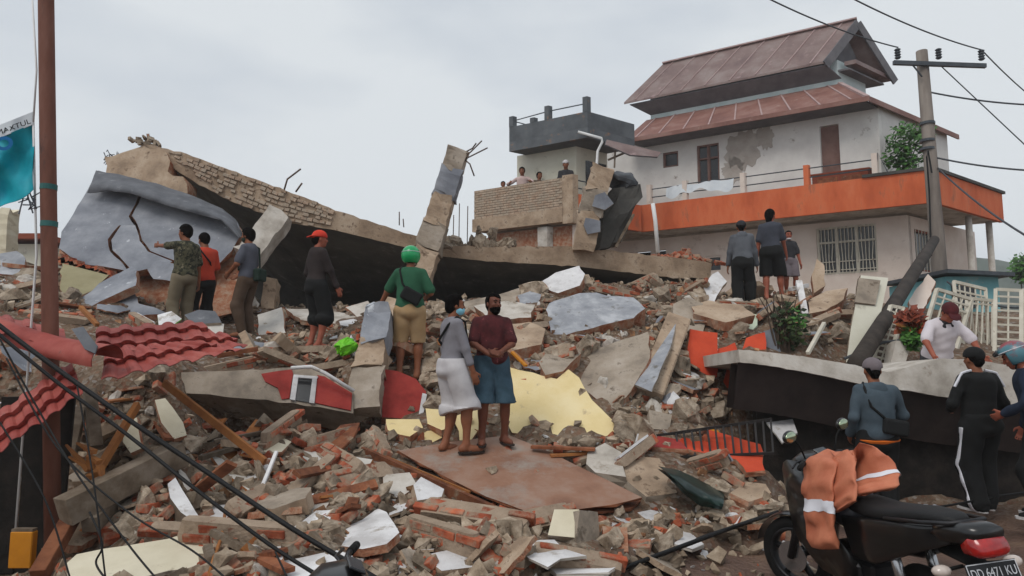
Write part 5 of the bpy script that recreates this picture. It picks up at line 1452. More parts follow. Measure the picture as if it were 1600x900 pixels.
fence('white ladder-like metal gate leaf beside the leaning dark pole', 'gate', (1392, 478, 10.2), (1412, 482, 10.2), (1362, 566, 9.7), (1388, 572, 9.7), 2, (.1, .2, .3, .4, .5, .6, .7, .8, .9), .012)
fence('white metal fence panel standing beside the tilted gate', 'fence', (1512, 466, 10.8), (1552, 470, 10.9), (1502, 560, 10.4), (1552, 566, 10.4), 5, (.08, .9), .014)
fence('white metal fence panel with close rungs at the street corner', 'fence', (1556, 452, 10.6), (1596, 454, 10.4), (1554, 564, 10.2), (1596, 566, 10.0), 2, (.1, .2, .3, .4, .5, .6, .7, .8, .9), .014)
fence('white metal grille panel lying askew in front of the tilted gate', 'gate', (1490, 440, 10.9), (1540, 452, 11.0), (1500, 530, 10.7), (1545, 535, 10.8), 6, (.15, .5, .85), .012)
fence('white metal fence panel running out past the helmeted onlooker', 'fence', (1600, 452, 10.4), (1660, 454, 10.2), (1600, 568, 10.0), (1660, 570, 9.8), 5, (.1, .5, .9), .014)
rg = random.Random(6)
t = thing('potted_plant', 'red and green leafy plant in front of the white fence', 'plant', at(1418, 535, 9.5))
m = MB(); leaves(m, at(1422, 505, 9.5), (.14, .14, .2), 260, .11, rg); m.part('leaves', 'leaf_red', t)
m = MB(); leaves(m, at(1426, 528, 9.45), (.14, .12, .16), 220, .11, rg); m.part('leaves', 'leaf', t)
m = MB(); m.tube([at(1414, 548, 9.5), at(1420, 500, 9.5)], .02, 6); m.part('stem', 'bark', t)
t = thing('shrub', 'dark tangled shrub growing among the fallen bricks', 'shrub', at(1232, 550, 9.6))
m = MB()
for k in range(16):
    a = at(1222 + rg.uniform(-8, 12), 552, 9.6); m.tube([a, a + V((rg.uniform(-.12, .12), rg.uniform(-.1, .1), .45)), a + V((rg.uniform(-.25, .25), rg.uniform(-.15, .15), rg.uniform(.7, .95)))], [.018, .012, .005], 4)
m.part('stems', 'bark', t)
m = MB(); leaves(m, at(1232, 508, 9.6), (.24, .2, .36), 230, .09, rg); m.part('foliage', 'leaf_dark', t)
m = MB(); leaves(m, at(1245, 500, 9.5), (.1, .12, .2), 50, .08, rg); m.part('foliage', 'leaf', t)

# ------------------------------------------------------------------ small finds
m = MB(); m.ball(at(541, 542, 8.7), (.15, .12, .1), 18, 12)
for i, p in enumerate(m.v):
    k = noise.noise(p * 14) * .05 + noise.noise(p * 30) * .025
    m.v[i] = p + V((k, k * .6, k))
m.top('plastic_bag', 'plastic_neon', 'crumpled neon green plastic bag on the bricks', 'bag')
m = MB(); m.ball(at(581, 488, 8.5), (.09, .08, .12), 14, 10)
for i, p in enumerate(m.v):
    k = noise.noise(p * 16) * .04; m.v[i] = p + V((k, k, k))
m.top('plastic_sack', 'plastic_clear', 'pale crumpled plastic sack held by the helmeted man', 'bag')
wire([at(352, 800, 4.8), at(346, 840, 4.5), at(335, 870, 4.3), at(325, 905, 4.1)], .012, 'pale tan hose hanging over the cream slab', 0, name='hose', material='wood_raw', cat='hose')
# foreground cables
def cable(pts, r, label, grp=None):
    P = [at(*p) for p in pts]
    Q = []
    for i in range(len(P) - 1):
        p0, p1, p2, p3 = P[max(i - 1, 0)], P[i], P[i + 1], P[min(i + 2, len(P) - 1)]
        for k in range(8):
            t = k / 8
            Q.append(.5 * ((2 * p1) + (p2 - p0) * t + (2 * p0 - 5 * p1 + 4 * p2 - p3) * t * t + (3 * p1 - p0 - 3 * p2 + p3) * t ** 3))
    Q.append(P[-1])
    m = MB(); m.tube(Q, r, 7)
    m.top('cable', 'cable', label, 'cable', grp, smooth=True)
cable([(-40, 478, 3.5), (60, 555, 3.5), (200, 655, 3.45), (330, 742, 3.4), (460, 828, 3.3), (590, 905, 3.2), (660, 950, 3.1)], .0125, 'upper thick black cable sagging across the hollow')
cable([(-40, 490, 3.6), (80, 590, 3.55), (200, 680, 3.5), (300, 760, 3.4), (420, 850, 3.3), (505, 905, 3.2), (560, 950, 3.1)], .0095, 'lower thick black cable sagging beside the first')
cable([(0, 530, 3.7), (60, 640, 3.7), (120, 740, 3.6), (200, 850, 3.5), (245, 905, 3.4)], .005, 'thin black wire dropping through the dark hollow from the roof')
cable([(10, 560, 3.8), (90, 700, 3.7), (200, 800, 3.6), (300, 860, 3.5), (360, 910, 3.4)], .005, 'thin black wire crossing in front of the heavy beam')
cable([(120, 600, 4.2), (138, 700, 4.1), (150, 780, 4.0), (165, 905, 3.9)], .005, 'thin wire hanging straight down past the splintered wood')
cable([(140, 800, 4.1), (160, 850, 4.0), (150, 880, 4.0), (170, 910, 3.9)], .006, 'loose wire end curling over the cream slab')
cable([(430, 862, 3.6), (450, 905, 3.4)], .005, 'short thin wire in front of the pale panel')
cable([(0, 660, 4.0), (70, 780, 3.9), (110, 905, 3.8)], .005, 'thin wire crossing the darkest part of the hollow')
cable([(930, 905, 4.7), (1000, 878, 5.0), (1080, 848, 5.3), (1150, 822, 5.7), (1215, 800, 6.0)], .018, 'black cable trailing over the mud to the motorcycle')
cable([(1080, 850, 5.3), (1100, 838, 5.45), (1180, 812, 5.8)], .012, 'thinner black cable lying beside the trailing one')
cable([(1400, 800, 6.9), (1480, 790, 7.0), (1560, 775, 7.2), (1640, 765, 7.3)], .012, 'dark rope lying on the street behind the black shoes')

# ------------------------------------------------------------------ loose rubble
def hull_mesh(name, material, pts, bev=0):
    bm = bmesh.new()
    for p in pts: bm.verts.new(p)
    bmesh.ops.convex_hull(bm, input=bm.verts)
    bmesh.ops.delete(bm, geom=[v for v in bm.verts if not v.link_faces], context='VERTS')
    if bev: bmesh.ops.bevel(bm, geom=list(bm.edges), offset=bev, segments=1, affect='EDGES')
    me = bpy.data.meshes.new(name); bm.to_mesh(me); bm.free()
    me.materials.append(MATS[material])
    return me
def chunk_pts(rg, flat=.6, n=16):
    P = []
    for _ in range(n):
        p = V((rg.gauss(0, 1), rg.gauss(0, 1), rg.gauss(0, 1))).normalized()
        k = max(abs(p.x), abs(p.y), abs(p.z))
        p = p * (.5 / k) * rg.uniform(.72, 1.0)
        P.append(V((p.x, p.y * rg.uniform(.7, 1), p.z * flat)))
    return P
rg = random.Random(77)
def rough(me, amp, seed, cuts=2):
    bm = bmesh.new(); bm.from_mesh(me)
    bmesh.ops.subdivide_edges(bm, edges=list(bm.edges), cuts=cuts, use_grid_fill=True)
    o = V((seed * 3.7, seed * 1.9, 0))
    for v in bm.verts:
        n = v.normal
        v.co += n * (amp * noise.noise(v.co * 5 + o) + amp * .7 * noise.noise(v.co * 11 + o)) + V((noise.noise(v.co * 7 + o), noise.noise(v.co * 7 - o), 0)) * amp * .5
    bmesh.ops.triangulate(bm, faces=list(bm.faces))
    bm.to_mesh(me); bm.free()
    return me
CH = [rough(hull_mesh('concrete_chunk', 'chunk', chunk_pts(rg, rg.uniform(.4, .75), rg.choice((12, 15, 18)))), .07, k) for k in range(12)]
CP = [rough(hull_mesh('pale_chunk', 'concrete_pale', chunk_pts(rg, rg.uniform(.35, .7), 14)), .06, 20 + k) for k in range(5)]
def brick_pts(rg, L):
    x, y, z = L / 2, .052, .03
    j = .006
    P = [V((sx * x + rg.uniform(-j, j), sy * y + rg.uniform(-j, j), sz * z + rg.uniform(-j, j))) for sx in (-1, 1) for sy in (-1, 1) for sz in (-1, 1)]
    if L < .18:
        P += [V((x + rg.uniform(0, .03), rg.uniform(-.03, .03), rg.uniform(-.02, .02)))]
    return P
BK = [hull_mesh('brick', 'brick', brick_pts(rg, L), .004) for L in (.21, .21, .2, .13, .11, .16)]
def shard_mesh(rg, material, edge):
    m = MB(); k = rg.choice((5, 6, 7)); th = rg.uniform(.03, .09)
    pts = []
    for i in range(k):
        t = 2 * math.pi * (i + rg.uniform(-.3, .3)) / k
        pts.append(V((math.cos(t) * .5 * rg.uniform(.7, 1), math.sin(t) * .36 * rg.uniform(.7, 1), 0)))
    pts = rag(pts, V((0, 0, 1)), .022, rg, .09); k = len(pts)
    m.add([p + V((0, 0, th / 2)) for p in pts], [tuple(range(k))], 0)
    m.add([p + V((0, 0, th / 2)) for p in pts] + [p * rg.uniform(.92, 1.05) + V((0, 0, -th / 2)) for p in pts], [(i, k + i, k + (i + 1) % k, (i + 1) % k) for i in range(k)] + [tuple(range(2 * k - 1, k - 1, -1))], 1)
    return m.mesh('plaster_piece', [material, edge])
SHW = [shard_mesh(rg, 'plaster_white', 'concrete_tan') for _ in range(6)]
SHG = [shard_mesh(rg, 'plaster_grey', 'brick_face') for _ in range(5)]
PKM = [MB().box((0, 0, 0), (1, .09, .03)).mesh('plank', 'wood_brown'), MB().box((0, 0, 0), (1, .05, .04)).mesh('plank', 'wood_grey'), MB().box((0, 0, 0), (.8, .12, .02)).mesh('plank', 'wood_raw')]

def inside(px, py, poly):
    c = False
    j = len(poly) - 1
    for i in range(len(poly)):
        (xi, yi), (xj, yj) = poly[i], poly[j]
        if (yi > py) != (yj > py) and px < (xj - xi) * (py - yi) / (yj - yi) + xi: c = not c
        j = i
    return c
KEEP = [p[3] for p in PL] + [
    [(610, 706), (795, 678), (1014, 776), (1010, 806), (830, 832), (765, 818), (560, 716)], [(0, 490), (380, 500), (385, 560), (140, 620), (0, 720)],
    [(272, 570), (600, 570), (600, 665), (272, 650)], [(597, 570), (670, 590), (664, 660), (597, 655)], [(1150, 545), (1600, 545), (1600, 760), (1150, 700)],
    [(85, 225), (380, 225), (380, 425), (85, 425)], [(855, 790), (942, 790), (942, 872), (855, 872)], [(1000, 650), (1210, 650), (1210, 745), (1000, 720)],
    [(1020, 722), (1136, 722), (1136, 795), (1020, 795)], [(690, 560), (800, 560), (800, 715), (690, 715)], [(0, 600), (150, 600), (100, 900), (0, 900)]]
DARKPIT = [(0, 600), (240, 600), (330, 760), (120, 900), (0, 900)]
def spot(rg, ymin=405, ymax=900, xmin=0, xmax=1345, keep=.97, marg=(0, 16)):
    for _ in range(400):
        px, py = rg.uniform(xmin, xmax), rg.uniform(ymin, ymax)
        if any(inside(px, py - q, k) for k in KEEP for q in marg) and rg.random() < keep: continue
        p = hit(px, py)
        if p is None or p.y > 13.6: continue
        s = float(street_mask(np.array(p.x), np.array(p.y)))
        if s > .35 and rg.random() < .93: continue
        return px, py, p
    return None
def scatter(n, meshes, name, label, cat, group, smin, smax, rg, sink=.2, tilt=.5, stretch=None, pow_=2.0, near=False, **kw):
    for _ in range(n):
        s = spot(rg, **kw)
        if s is None: continue
        px, py, p = s
        sc = smin + (smax - smin) * rg.random() ** pow_
        if near: sc *= min(1.15, max(.5, p.y / 8.5))
        o = bpy.data.objects.new(name, rg.choice(meshes))
        o.location = V((p.x, p.y, H(p.x, p.y) + sc * (.22 - sink)))
        o.rotation_euler = (rg.gauss(0, tilt), rg.gauss(0, tilt), rg.uniform(0, 6.28))
        o.scale = (sc * rg.uniform(.8, 1.25), sc * rg.uniform(.75, 1.1), sc * rg.uniform(.8, 1.2)) if stretch is None else stretch(rg, sc)
        put(o, label, cat, group)
scatter(290, CH, 'concrete_chunk', 'rough brown grey chunk of broken concrete in the rubble heap', 'rubble', 'broken concrete chunks in the heap', .16, .56, random.Random(1), near=True, marg=(0, 16, 32))
scatter(95, CP, 'pale_chunk', 'pale chunk of broken concrete in the rubble heap', 'rubble', 'pale concrete chunks in the heap', .14, .44, random.Random(2), near=True)
scatter(220, BK, 'brick', 'loose red clay brick lying in the rubble heap', 'brick', 'loose bricks in the heap', .95, 1.15, random.Random(3), sink=.19, tilt=.45, stretch=lambda r, s: (s, s, s))
scatter(110, SHW, 'plaster_piece', 'flat piece of white wall plaster lying in the rubble heap', 'plaster', 'white plaster pieces in the heap', .14, .5, random.Random(4), tilt=.35, sink=.15)
scatter(45, SHG, 'plaster_piece', 'flat piece of grey plastered wall lying in the rubble heap', 'plaster', 'grey plastered pieces in the heap', .25, .7, random.Random(5), tilt=.4, sink=.15, ymax=640)
SLB = [shard_mesh(rg, 'concrete', 'concrete_tan') for _ in range(4)] + [shard_mesh(rg, 'concrete_tan', 'brick_face') for _ in range(3)]
scatter(70, SLB, 'slab_piece', 'broad flat piece of broken concrete slab in the rubble heap', 'slab', 'broken slab pieces in the heap', .4, 1.15, random.Random(14), tilt=.4, sink=.12, stretch=lambda r, s: (s, s * r.uniform(.7, 1), s * r.uniform(1.2, 2.2)), near=True, marg=(-14, 0, 16, 34, 52), keep=1)
scatter(40, PKM, 'plank', 'splintered plank sticking out of the rubble below the red roof', 'plank', 'splintered planks below the red roof', .3, 1.1, random.Random(6), tilt=.35, sink=.14, stretch=lambda r, s: (s, 1, 1), xmax=560, ymin=600)
scatter(26, PKM, 'plank', 'broken plank lying in the higher rubble', 'plank', 'broken planks in the higher rubble', .25, .7, random.Random(7), tilt=.3, sink=.14, stretch=lambda r, s: (s, 1, 1), ymax=600)

# masonry lumps: bricks still bonded in mortar, each brick its own piece
bkb = MB().box((0, 0, 0), (.2, .1, .055)).mesh('bonded_brick', 'brick', bevel=.005)
def masonry(label, p, nx, nz, rot, seed, plast='plaster_grey', group=None):
    rg = random.Random(seed)
    t = thing('masonry_lump', label, 'masonry', p, group, rot)
    m = MB(); W, D, Hh = nx * .215 + .02, .095, nz * .07 + .02
    m.loft([((0, 0, -Hh / 2), V((W / 2 * .93, 0, 0)), V((0, D / 2, 0)), 6), ((0, 0, 0), V((W / 2, 0, 0)), V((0, D / 2 * 1.03, 0)), 6), ((0, 0, Hh / 2), V((W / 2 * .9, 0, 0)), V((0, D / 2, 0)), 6)], 16)
    m.part('mortar', 'mortar', t, world=False)
    for r in range(nz):
        for c in range(nx):
            if rg.random() < .13: continue
            inst('bonded_brick', bkb, t, (-(nx - 1) * .1075 + c * .215 + (.1 if r % 2 else 0) - .05, rg.uniform(-.014, .008), -(nz - 1) * .035 + r * .07),
                 (rg.uniform(-.05, .05), rg.uniform(-.05, .05), rg.uniform(-.06, .06)))
    if plast:
        q = MB(); q.box((rg.uniform(-.05, .05), .062, rg.uniform(-.03, .03)), (W * .8, .02, Hh * .8)); q.part('plaster', plast, t, world=False)
MS = [(560, 755, 5.9, 3, 2), (480, 770, 5.7, 4, 2), (530, 740, 6.2, 4, 2), (470, 540, 9.0, 4, 3), (440, 555, 8.6, 3, 2), (520, 558, 8.6, 4, 2), (545, 525, 9.0, 3, 2), (455, 590, 8.2, 3, 2),
      (760, 525, 9.4, 4, 3), (800, 500, 10.2, 4, 2), (830, 520, 9.4, 3, 3), (780, 545, 8.8, 3, 2), (960, 445, 11.6, 4, 2), (1030, 440, 11.8, 3, 2), (1000, 425, 12.2, 4, 2), (1085, 450, 11.6, 3, 2),
      (700, 515, 9.5, 3, 2), (860, 560, 8.6, 3, 3), (1100, 745, 6.8, 3, 2), (990, 720, 6.8, 3, 2), (1005, 690, 7.2, 4, 2), (740, 840, 5.2, 4, 2), (690, 860, 4.9, 3, 2), (1280, 500, 10.4, 3, 2),
      (1300, 480, 10.9, 4, 2), (1200, 500, 10.6, 3, 2), (1150, 500, 10.9, 3, 2), (90, 490, 9.4, 4, 2), (30, 460, 10.2, 4, 2), (220, 505, 9.0, 3, 2), (360, 560, 8.4, 3, 2), (590, 690, 6.9, 3, 2),
      (520, 690, 6.8, 3, 2), (560, 680, 7.0, 3, 2), (440, 690, 6.7, 3, 2), (330, 840, 4.9, 4, 3), (370, 870, 4.6, 4, 3), (400, 790, 5.4, 3, 2), (840, 830, 5.3, 3, 2), (900, 880, 4.8, 3, 2)]
for i, (px, py, Y, nx, nz) in enumerate(MS):
    p = at(px, py, Y); p.z = H(p.x, p.y) + .07
    r = random.Random(100 + i)
    masonry('lump of bonded bricks and mortar in the rubble heap', p, nx, nz, (r.uniform(-1.2, 1.2), r.uniform(-.5, .5), r.uniform(-1.4, 1.4)), 200 + i, r.choice((None, None, 'plaster_grey', 'plaster_white')), 'bonded brick lumps in the heap')
# bricks heaped on the slab by the balcony
r = random.Random(9)
for k in range(46):
    px = r.gauss(1068, 22); base = 401 + max(0, (px - 1000)) * .08
    o = bpy.data.objects.new('brick', r.choice(BK)); o.location = at(px, base - r.random() ** 1.6 * 12 * math.exp(-((px - 1066) / 26) ** 2), 12.9 + r.uniform(-.1, .5))
    o.rotation_euler = (r.gauss(0, .4), r.gauss(0, .4), r.uniform(0, 6.28)); o.scale = (1.05,) * 3
    put(o, 'loose orange brick heaped on the end of the roof slab', 'brick', 'bricks heaped on the slab end')
for k in range(34):
    px = r.uniform(690, 800); o = bpy.data.objects.new('concrete_chunk', r.choice(CH)); s = r.uniform(.12, .42)
    o.location = at(px, 386 - r.random() ** 2 * (26 if 735 < px < 780 else 10), 12.75 + r.uniform(0, .3)); o.rotation_euler = (r.uniform(0, 3), r.uniform(0, 3), r.uniform(0, 3)); o.scale = (s, s, s)
    put(o, 'pale broken chunk on the slab beside the leaning square column', 'rubble', 'chunks on the slab by the leaning column')

# crumbs too small to count
def crumbs(name, label, material, n, smin, smax, seed, flat=.7, street_keep=.12, xr=(-20, 1360)):
    rs = np.random.RandomState(seed); rg = random.Random(seed)
    var = []
    for _ in range(6):
        me = hull_mesh('tmp', material, chunk_pts(rg, flat, 8))
        co = np.array([v.co[:] for v in me.vertices]); fc = [tuple(p.vertices) for p in me.polygons]
        var.append((co, fc)); bpy.data.meshes.remove(me)
    px = rs.uniform(xr[0], xr[1], n * 4); y = 3.6 + (rs.uniform(0, 1, n * 4) ** 1.5) * 10.0
    x = (px - 800) / FPX * y
    sm = street_mask(x, y)
    ok = (rs.uniform(0, 1, n * 4) > sm * (1 - street_keep)) & (x > GX0 + 1)
    py = np.array([0.0])
    x, y, px = x[ok], y[ok], px[ok]
    fi = (x - GX0) / GS; fj = (y - GY0) / GS
    z = ZZ[fj.astype(int), fi.astype(int)]
    dep = y * FWD.y + (z - CAMZ) * FWD.z; vy = 450 - FPX * (y * UPV.y + (z - CAMZ) * UPV.z) / dep; vx = 800 + FPX * x / dep
    free = np.ones(len(x), bool)
    for poly in KEEP + [[(a, b + 9) for a, b in p] for p in KEEP]:
        c = np.zeros(len(x), bool); j_ = len(poly) - 1
        for i_ in range(len(poly)):
            (xi, yi), (xj, yj) = poly[i_], poly[j_]
            if yi != yj: c ^= ((yi > vy) != (yj > vy)) & (vx < (xj - xi) * (vy - yi) / (yj - yi) + xi)
            j_ = i_
        free &= ~c
    free |= rs.uniform(0, 1, len(x)) < .06
    x, y = x[free][:n], y[free][:n]
    fi = (x - GX0) / GS; fj = (y - GY0) / GS
    i = fi.astype(int); j = fj.astype(int); a = fi - i; b = fj - j
    z = (ZZ[j, i] * (1 - a) + ZZ[j, i + 1] * a) * (1 - b) + (ZZ[j + 1, i] * (1 - a) + ZZ[j + 1, i + 1] * a) * b
    s = smin + (smax - smin) * rs.uniform(0, 1, len(x)) ** 3
    VS, FS = [], []
    base = 0
    q = rs.normal(size=(len(x), 4)); q /= np.linalg.norm(q, axis=1)[:, None]
    for k in range(len(x)):
        co, fc = var[k % 6]
        w, qx, qy, qz = q[k]
        Rm = np.array([[1 - 2 * (qy * qy + qz * qz), 2 * (qx * qy - qz * w), 2 * (qx * qz + qy * w)], [2 * (qx * qy + qz * w), 1 - 2 * (qx * qx + qz * qz), 2 * (qy * qz - qx * w)], [2 * (qx * qz - qy * w), 2 * (qy * qz + qx * w), 1 - 2 * (qx * qx + qy * qy)]])
        VS.append((co * s[k]) @ Rm.T + np.array([x[k], y[k], z[k] + s[k] * .1]))
        FS += [tuple(v + base for v in f) for f in fc]
        base += len(co)
    me = bpy.data.meshes.new(name); me.from_pydata(np.concatenate(VS).tolist(), [], FS); me.materials.append(MATS[material])
    put(bpy.data.objects.new(name, me), label, 'rubble', kind='stuff')
crumbs('brick_crumbs', 'crumbled red brick spread over the heap', 'frag_brick', 3000, .025, .15, 31)
crumbs('stone_crumbs', 'crumbled mortar and concrete spread over the heap', 'frag_stone', 11000, .025, .24, 32)
crumbs('plaster_crumbs', 'flakes of white plaster spread over the heap', 'frag_plaster', 1900, .03, .12, 33, .25)
crumbs('wood_crumbs', 'wood splinters spread over the heap', 'frag_wood', 900, .04, .2, 34, .2)

# ------------------------------------------------------------------ people: smooth-blended distance fields meshed as one skin
def surf_nets(f, org, h):
    """naive surface nets on a sampled field"""
    s = f < 0
    nx, ny, nz = f.shape
    c = s[:-1, :-1, :-1].astype(np.int8)
    tot = sum(s[i:nx - 1 + i, j:ny - 1 + j, k:nz - 1 + k].astype(np.int8) for i in (0, 1) for j in (0, 1) for k in (0, 1))
    cells = np.argwhere((tot > 0) & (tot < 8))
    acc = np.zeros((len(cells), 3)); cnt = np.zeros(len(cells))
    off = [(i, j, k) for i in (0, 1) for j in (0, 1) for k in (0, 1)]
    for a in range(8):
        for b in range(a + 1, 8):
            d = [off[b][i] - off[a][i] for i in range(3)]
            if sum(abs(x) for x in d) != 1: continue
            pa, pb = cells + off[a], cells + off[b]
            fa = f[pa[:, 0], pa[:, 1], pa[:, 2]]; fb = f[pb[:, 0], pb[:, 1], pb[:, 2]]
            cr = (fa < 0) != (fb < 0)
            t = np.where(cr, fa / np.where(np.abs(fa - fb) < 1e-12, 1e-12, fa - fb), 0)
            p = pa + (pb - pa) * t[:, None]
            acc += np.where(cr[:, None], p, 0); cnt += cr
    v = acc / np.maximum(cnt, 1)[:, None]
    idx = -np.ones((nx - 1, ny - 1, nz - 1), int)
    idx[cells[:, 0], cells[:, 1], cells[:, 2]] = np.arange(len(cells))
    quads = []
    for ax in range(3):
        sl = [slice(1, -1)] * 3; sl[ax] = slice(0, -1)
        sl2 = list(sl); sl2[ax] = slice(1, None)
        s0, s1 = s[tuple(sl)], s[tuple(sl2)]
        e = np.argwhere(s0 != s1)
        if not len(e): continue
        flip = s0[e[:, 0], e[:, 1], e[:, 2]]
        o = [1, 1, 1]; o[ax] = 0
        e = e + o
        u, w = (ax + 1) % 3, (ax + 2) % 3
        def g(du, dw):
            q = e.copy(); q[:, u] -= du; q[:, w] -= dw
            return idx[q[:, 0], q[:, 1], q[:, 2]]
        a, b, c_, d = g(1, 1), g(0, 1), g(0, 0), g(1, 0)
        Q = np.stack([a, b, c_, d], 1)
        Q[~flip] = Q[~flip][:, ::-1]
        quads.append(Q)
    if not quads: return v, np.zeros((0, 4), int)
    Q = np.concatenate(quads)
    Q = Q[(Q >= 0).all(1)]
    return v * h + org, Q

class Field:
    """list of blended shapes: ('c', a, b, ra, rb) tapered capsule, ('e', centre, radii, rot) ellipsoid, ('b', centre, half, rot, round) box"""
    def __init__(s): s.p = []
    def cap(s, a, b, ra, rb=None, k=.03): s.p.append(('c', np.array(a, float), np.array(b, float), ra, ra if rb is None else rb, k)); return s
    def ell(s, c, r, rot=None, k=.03): s.p.append(('e', np.array(c, float), np.array(r, float), rot, k)); return s
    def box(s, c, hf, rot=None, rd=.01, k=.01): s.p.append(('b', np.array(c, float), np.array(hf, float), rot, rd, k)); return s
    def mesh(s, h, cuts=(), noise_amp=0.0, seed=0):
        lo, hi = [], []
        for p in s.p:
            if p[0] == 'c':
                r = max(p[3], p[4]); lo.append(np.minimum(p[1], p[2]) - r); hi.append(np.maximum(p[1], p[2]) + r)
            else:
                r = np.linalg.norm(p[2]) if p[3] is not None else p[2]
                lo.append(p[1] - r); hi.append(p[1] + r)
        lo = np.min(lo, 0) - 3 * h; hi = np.max(hi, 0) + 3 * h
        n = np.ceil((hi - lo) / h).astype(int) + 1
        f = np.full(n, .2)
        axs = [lo[i] + h * np.arange(n[i]) for i in range(3)]
        for p in s.p:
            k = p[-1]
            if p[0] == 'c':
                r = max(p[3], p[4]); a0 = np.minimum(p[1], p[2]) - r; a1 = np.maximum(p[1], p[2]) + r
            else:
                r = np.linalg.norm(p[2]) if p[3] is not None else p[2]; a0, a1 = p[1] - r, p[1] + r
            pad = k * 1.2 + 2.5 * h
            i0 = np.maximum(((a0 - pad - lo) / h).astype(int), 0); i1 = np.minimum(((a1 + pad - lo) / h).astype(int) + 2, n)
            X = axs[0][i0[0]:i1[0], None, None]; Y = axs[1][None, i0[1]:i1[1], None]; Z = axs[2][None, None, i0[2]:i1[2]]
            if p[0] == 'c':
                d = p[2] - p[1]; L = max(d @ d, 1e-12)
                t = np.clip(((X - p[1][0]) * d[0] + (Y - p[1][1]) * d[1] + (Z - p[1][2]) * d[2]) / L, 0, 1)
                D = np.sqrt((X - p[1][0] - t * d[0]) ** 2 + (Y - p[1][1] - t * d[1]) ** 2 + (Z - p[1][2] - t * d[2]) ** 2) - (p[3] + (p[4] - p[3]) * t)
            else:
                dx, dy, dz = X - p[1][0], Y - p[1][1], Z - p[1][2]
                if p[3] is not None:
                    M = np.array(p[3]).T          # world -> local
                    dx, dy, dz = M[0, 0] * dx + M[0, 1] * dy + M[0, 2] * dz, M[1, 0] * dx + M[1, 1] * dy + M[1, 2] * dz, M[2, 0] * dx + M[2, 1] * dy + M[2, 2] * dz
                if p[0] == 'e':
                    q = np.sqrt((dx / p[2][0]) ** 2 + (dy / p[2][1]) ** 2 + (dz / p[2][2]) ** 2)
                    q2 = np.sqrt((dx / p[2][0] ** 2) ** 2 + (dy / p[2][1] ** 2) ** 2 + (dz / p[2][2] ** 2) ** 2)
                    D = q * (q - 1) / np.maximum(q2, 1e-6)
                else:
                    ax_, ay, az = np.abs(dx) - p[2][0] + p[4], np.abs(dy) - p[2][1] + p[4], np.abs(dz) - p[2][2] + p[4]
                    D = np.sqrt(np.maximum(ax_, 0) ** 2 + np.maximum(ay, 0) ** 2 + np.maximum(az, 0) ** 2) + np.minimum(np.maximum(ax_, np.maximum(ay, az)), 0) - p[4]
            sub = f[i0[0]:i1[0], i0[1]:i1[1], i0[2]:i1[2]]
            hh = np.maximum(k - np.abs(sub - D), 0) / k
            f[i0[0]:i1[0], i0[1]:i1[1], i0[2]:i1[2]] = np.minimum(sub, D) - hh * hh * k * .25
        X = axs[0][:, None, None]; Y = axs[1][None, :, None]; Z = axs[2][None, None, :]
        for c in cuts:
            f = np.maximum(f, c(X, Y, Z))
        if noise_amp:
            r = np.random.RandomState(seed)
            w = 0
            for _ in range(5):
                kx, ky, kz = r.normal(size=3) * np.array([15, 15, 13]); ph = r.uniform(0, 6.28)
                w = w + np.sin(kx * X + ky * Y + kz * Z + ph + 1.1 * np.sin(7 * Z + 5 * X + ph))
            f = f + noise_amp * w / 2.2
        f[0], f[-1] = .1, .1; f[:, 0], f[:, -1] = .1, .1; f[:, :, 0], f[:, :, -1] = .1, .1
        return surf_nets(f, lo, h)
def field_obj(name, F, h, material, root, cuts=(), amp=0.0, seed=0, label=None, smooth_it=1):
    v, q = F.mesh(h, cuts, amp, seed)
    if not len(q): return None
    me = bpy.data.meshes.new(name)
    me.vertices.add(len(v)); me.vertices.foreach_set('co', v.astype(np.float32).ravel())
    me.loops.add(len(q) * 4); me.loops.foreach_set('vertex_index', q.astype(np.int32).ravel())
    me.polygons.add(len(q)); me.polygons.foreach_set('loop_start', np.arange(0, len(q) * 4, 4, dtype=np.int32))
    me.update(calc_edges=True); me.validate()
    me.polygons.foreach_set('use_smooth', [True] * len(me.polygons))
    me.materials.append(MATS[material] if isinstance(material, str) else material)
    o = bpy.data.objects.new(name, me)
    return put(o, label, parent=root)

mat('skin', ['7a4a33', '8a563c'], 5, rough=.6, bump=.05)
mat('skin_dark', ['63392a', '754635'], 5, rough=.6, bump=.05)
mat('skin_red', ['8c4a38', '9c5a45'], 5, rough=.6, bump=.05)
mat('hair', ['080707', '110e0d'], 20, rough=.95, bump=.6, bscale=90, spec=.05)
mat('eye', ['0d0a09', '120e0c'], 5, rough=.25, bump=0)
mat('lips', ['6a3128', '753a30'], 5, rough=.6, bump=0)
def cloth(name, c1, c2=None, **k):
    kw = dict(rough=.92, bump=.12, bscale=160)
    kw.update(k)
    mat(name, [c1, c2 or c1] if c2 else [c1], kw.pop('scale', 5), **kw)
cloth('c_camo', '2c2d24', '55523f', scale=16, wear=('7a725c', 18, .58, .03), lo=.46, hi=.54)
cloth('c_khaki_pants', '6d6250', '7a6f5c')
cloth('c_red', 'b03a2a', 'c0472f')
cloth('c_black', '121313', '1b1c1d')
cloth('c_charcoal', '2a2a2d', '37373b')
cloth('c_greyblue', '4a4c55', '565862')
cloth('c_brown', '4a3a2d', '57463a')
cloth('c_darkbrown', '2a2323', '332b2a')
cloth('c_capred', 'c23324', 'd04230')
cloth('c_green', '27533c', '2f5f46')
cloth('c_helmet_green', '0f8a50', '17a05e', rough=.25, bump=0, spec=.5)
cloth('c_khaki', 'a3855f', 'b09470')
cloth('c_grey', '77757a', '85838a')
cloth('c_white', 'b4b0b2', 'c6c3c4')
cloth('c_maroon', '3c1a1c', '552326', scale=12, wear=('8a4a4c', 14, .62, .04))
cloth('c_jeans', '2f4450', '3d5463', scale=8)
cloth('c_hoodie', '4f5258', '5d6066')
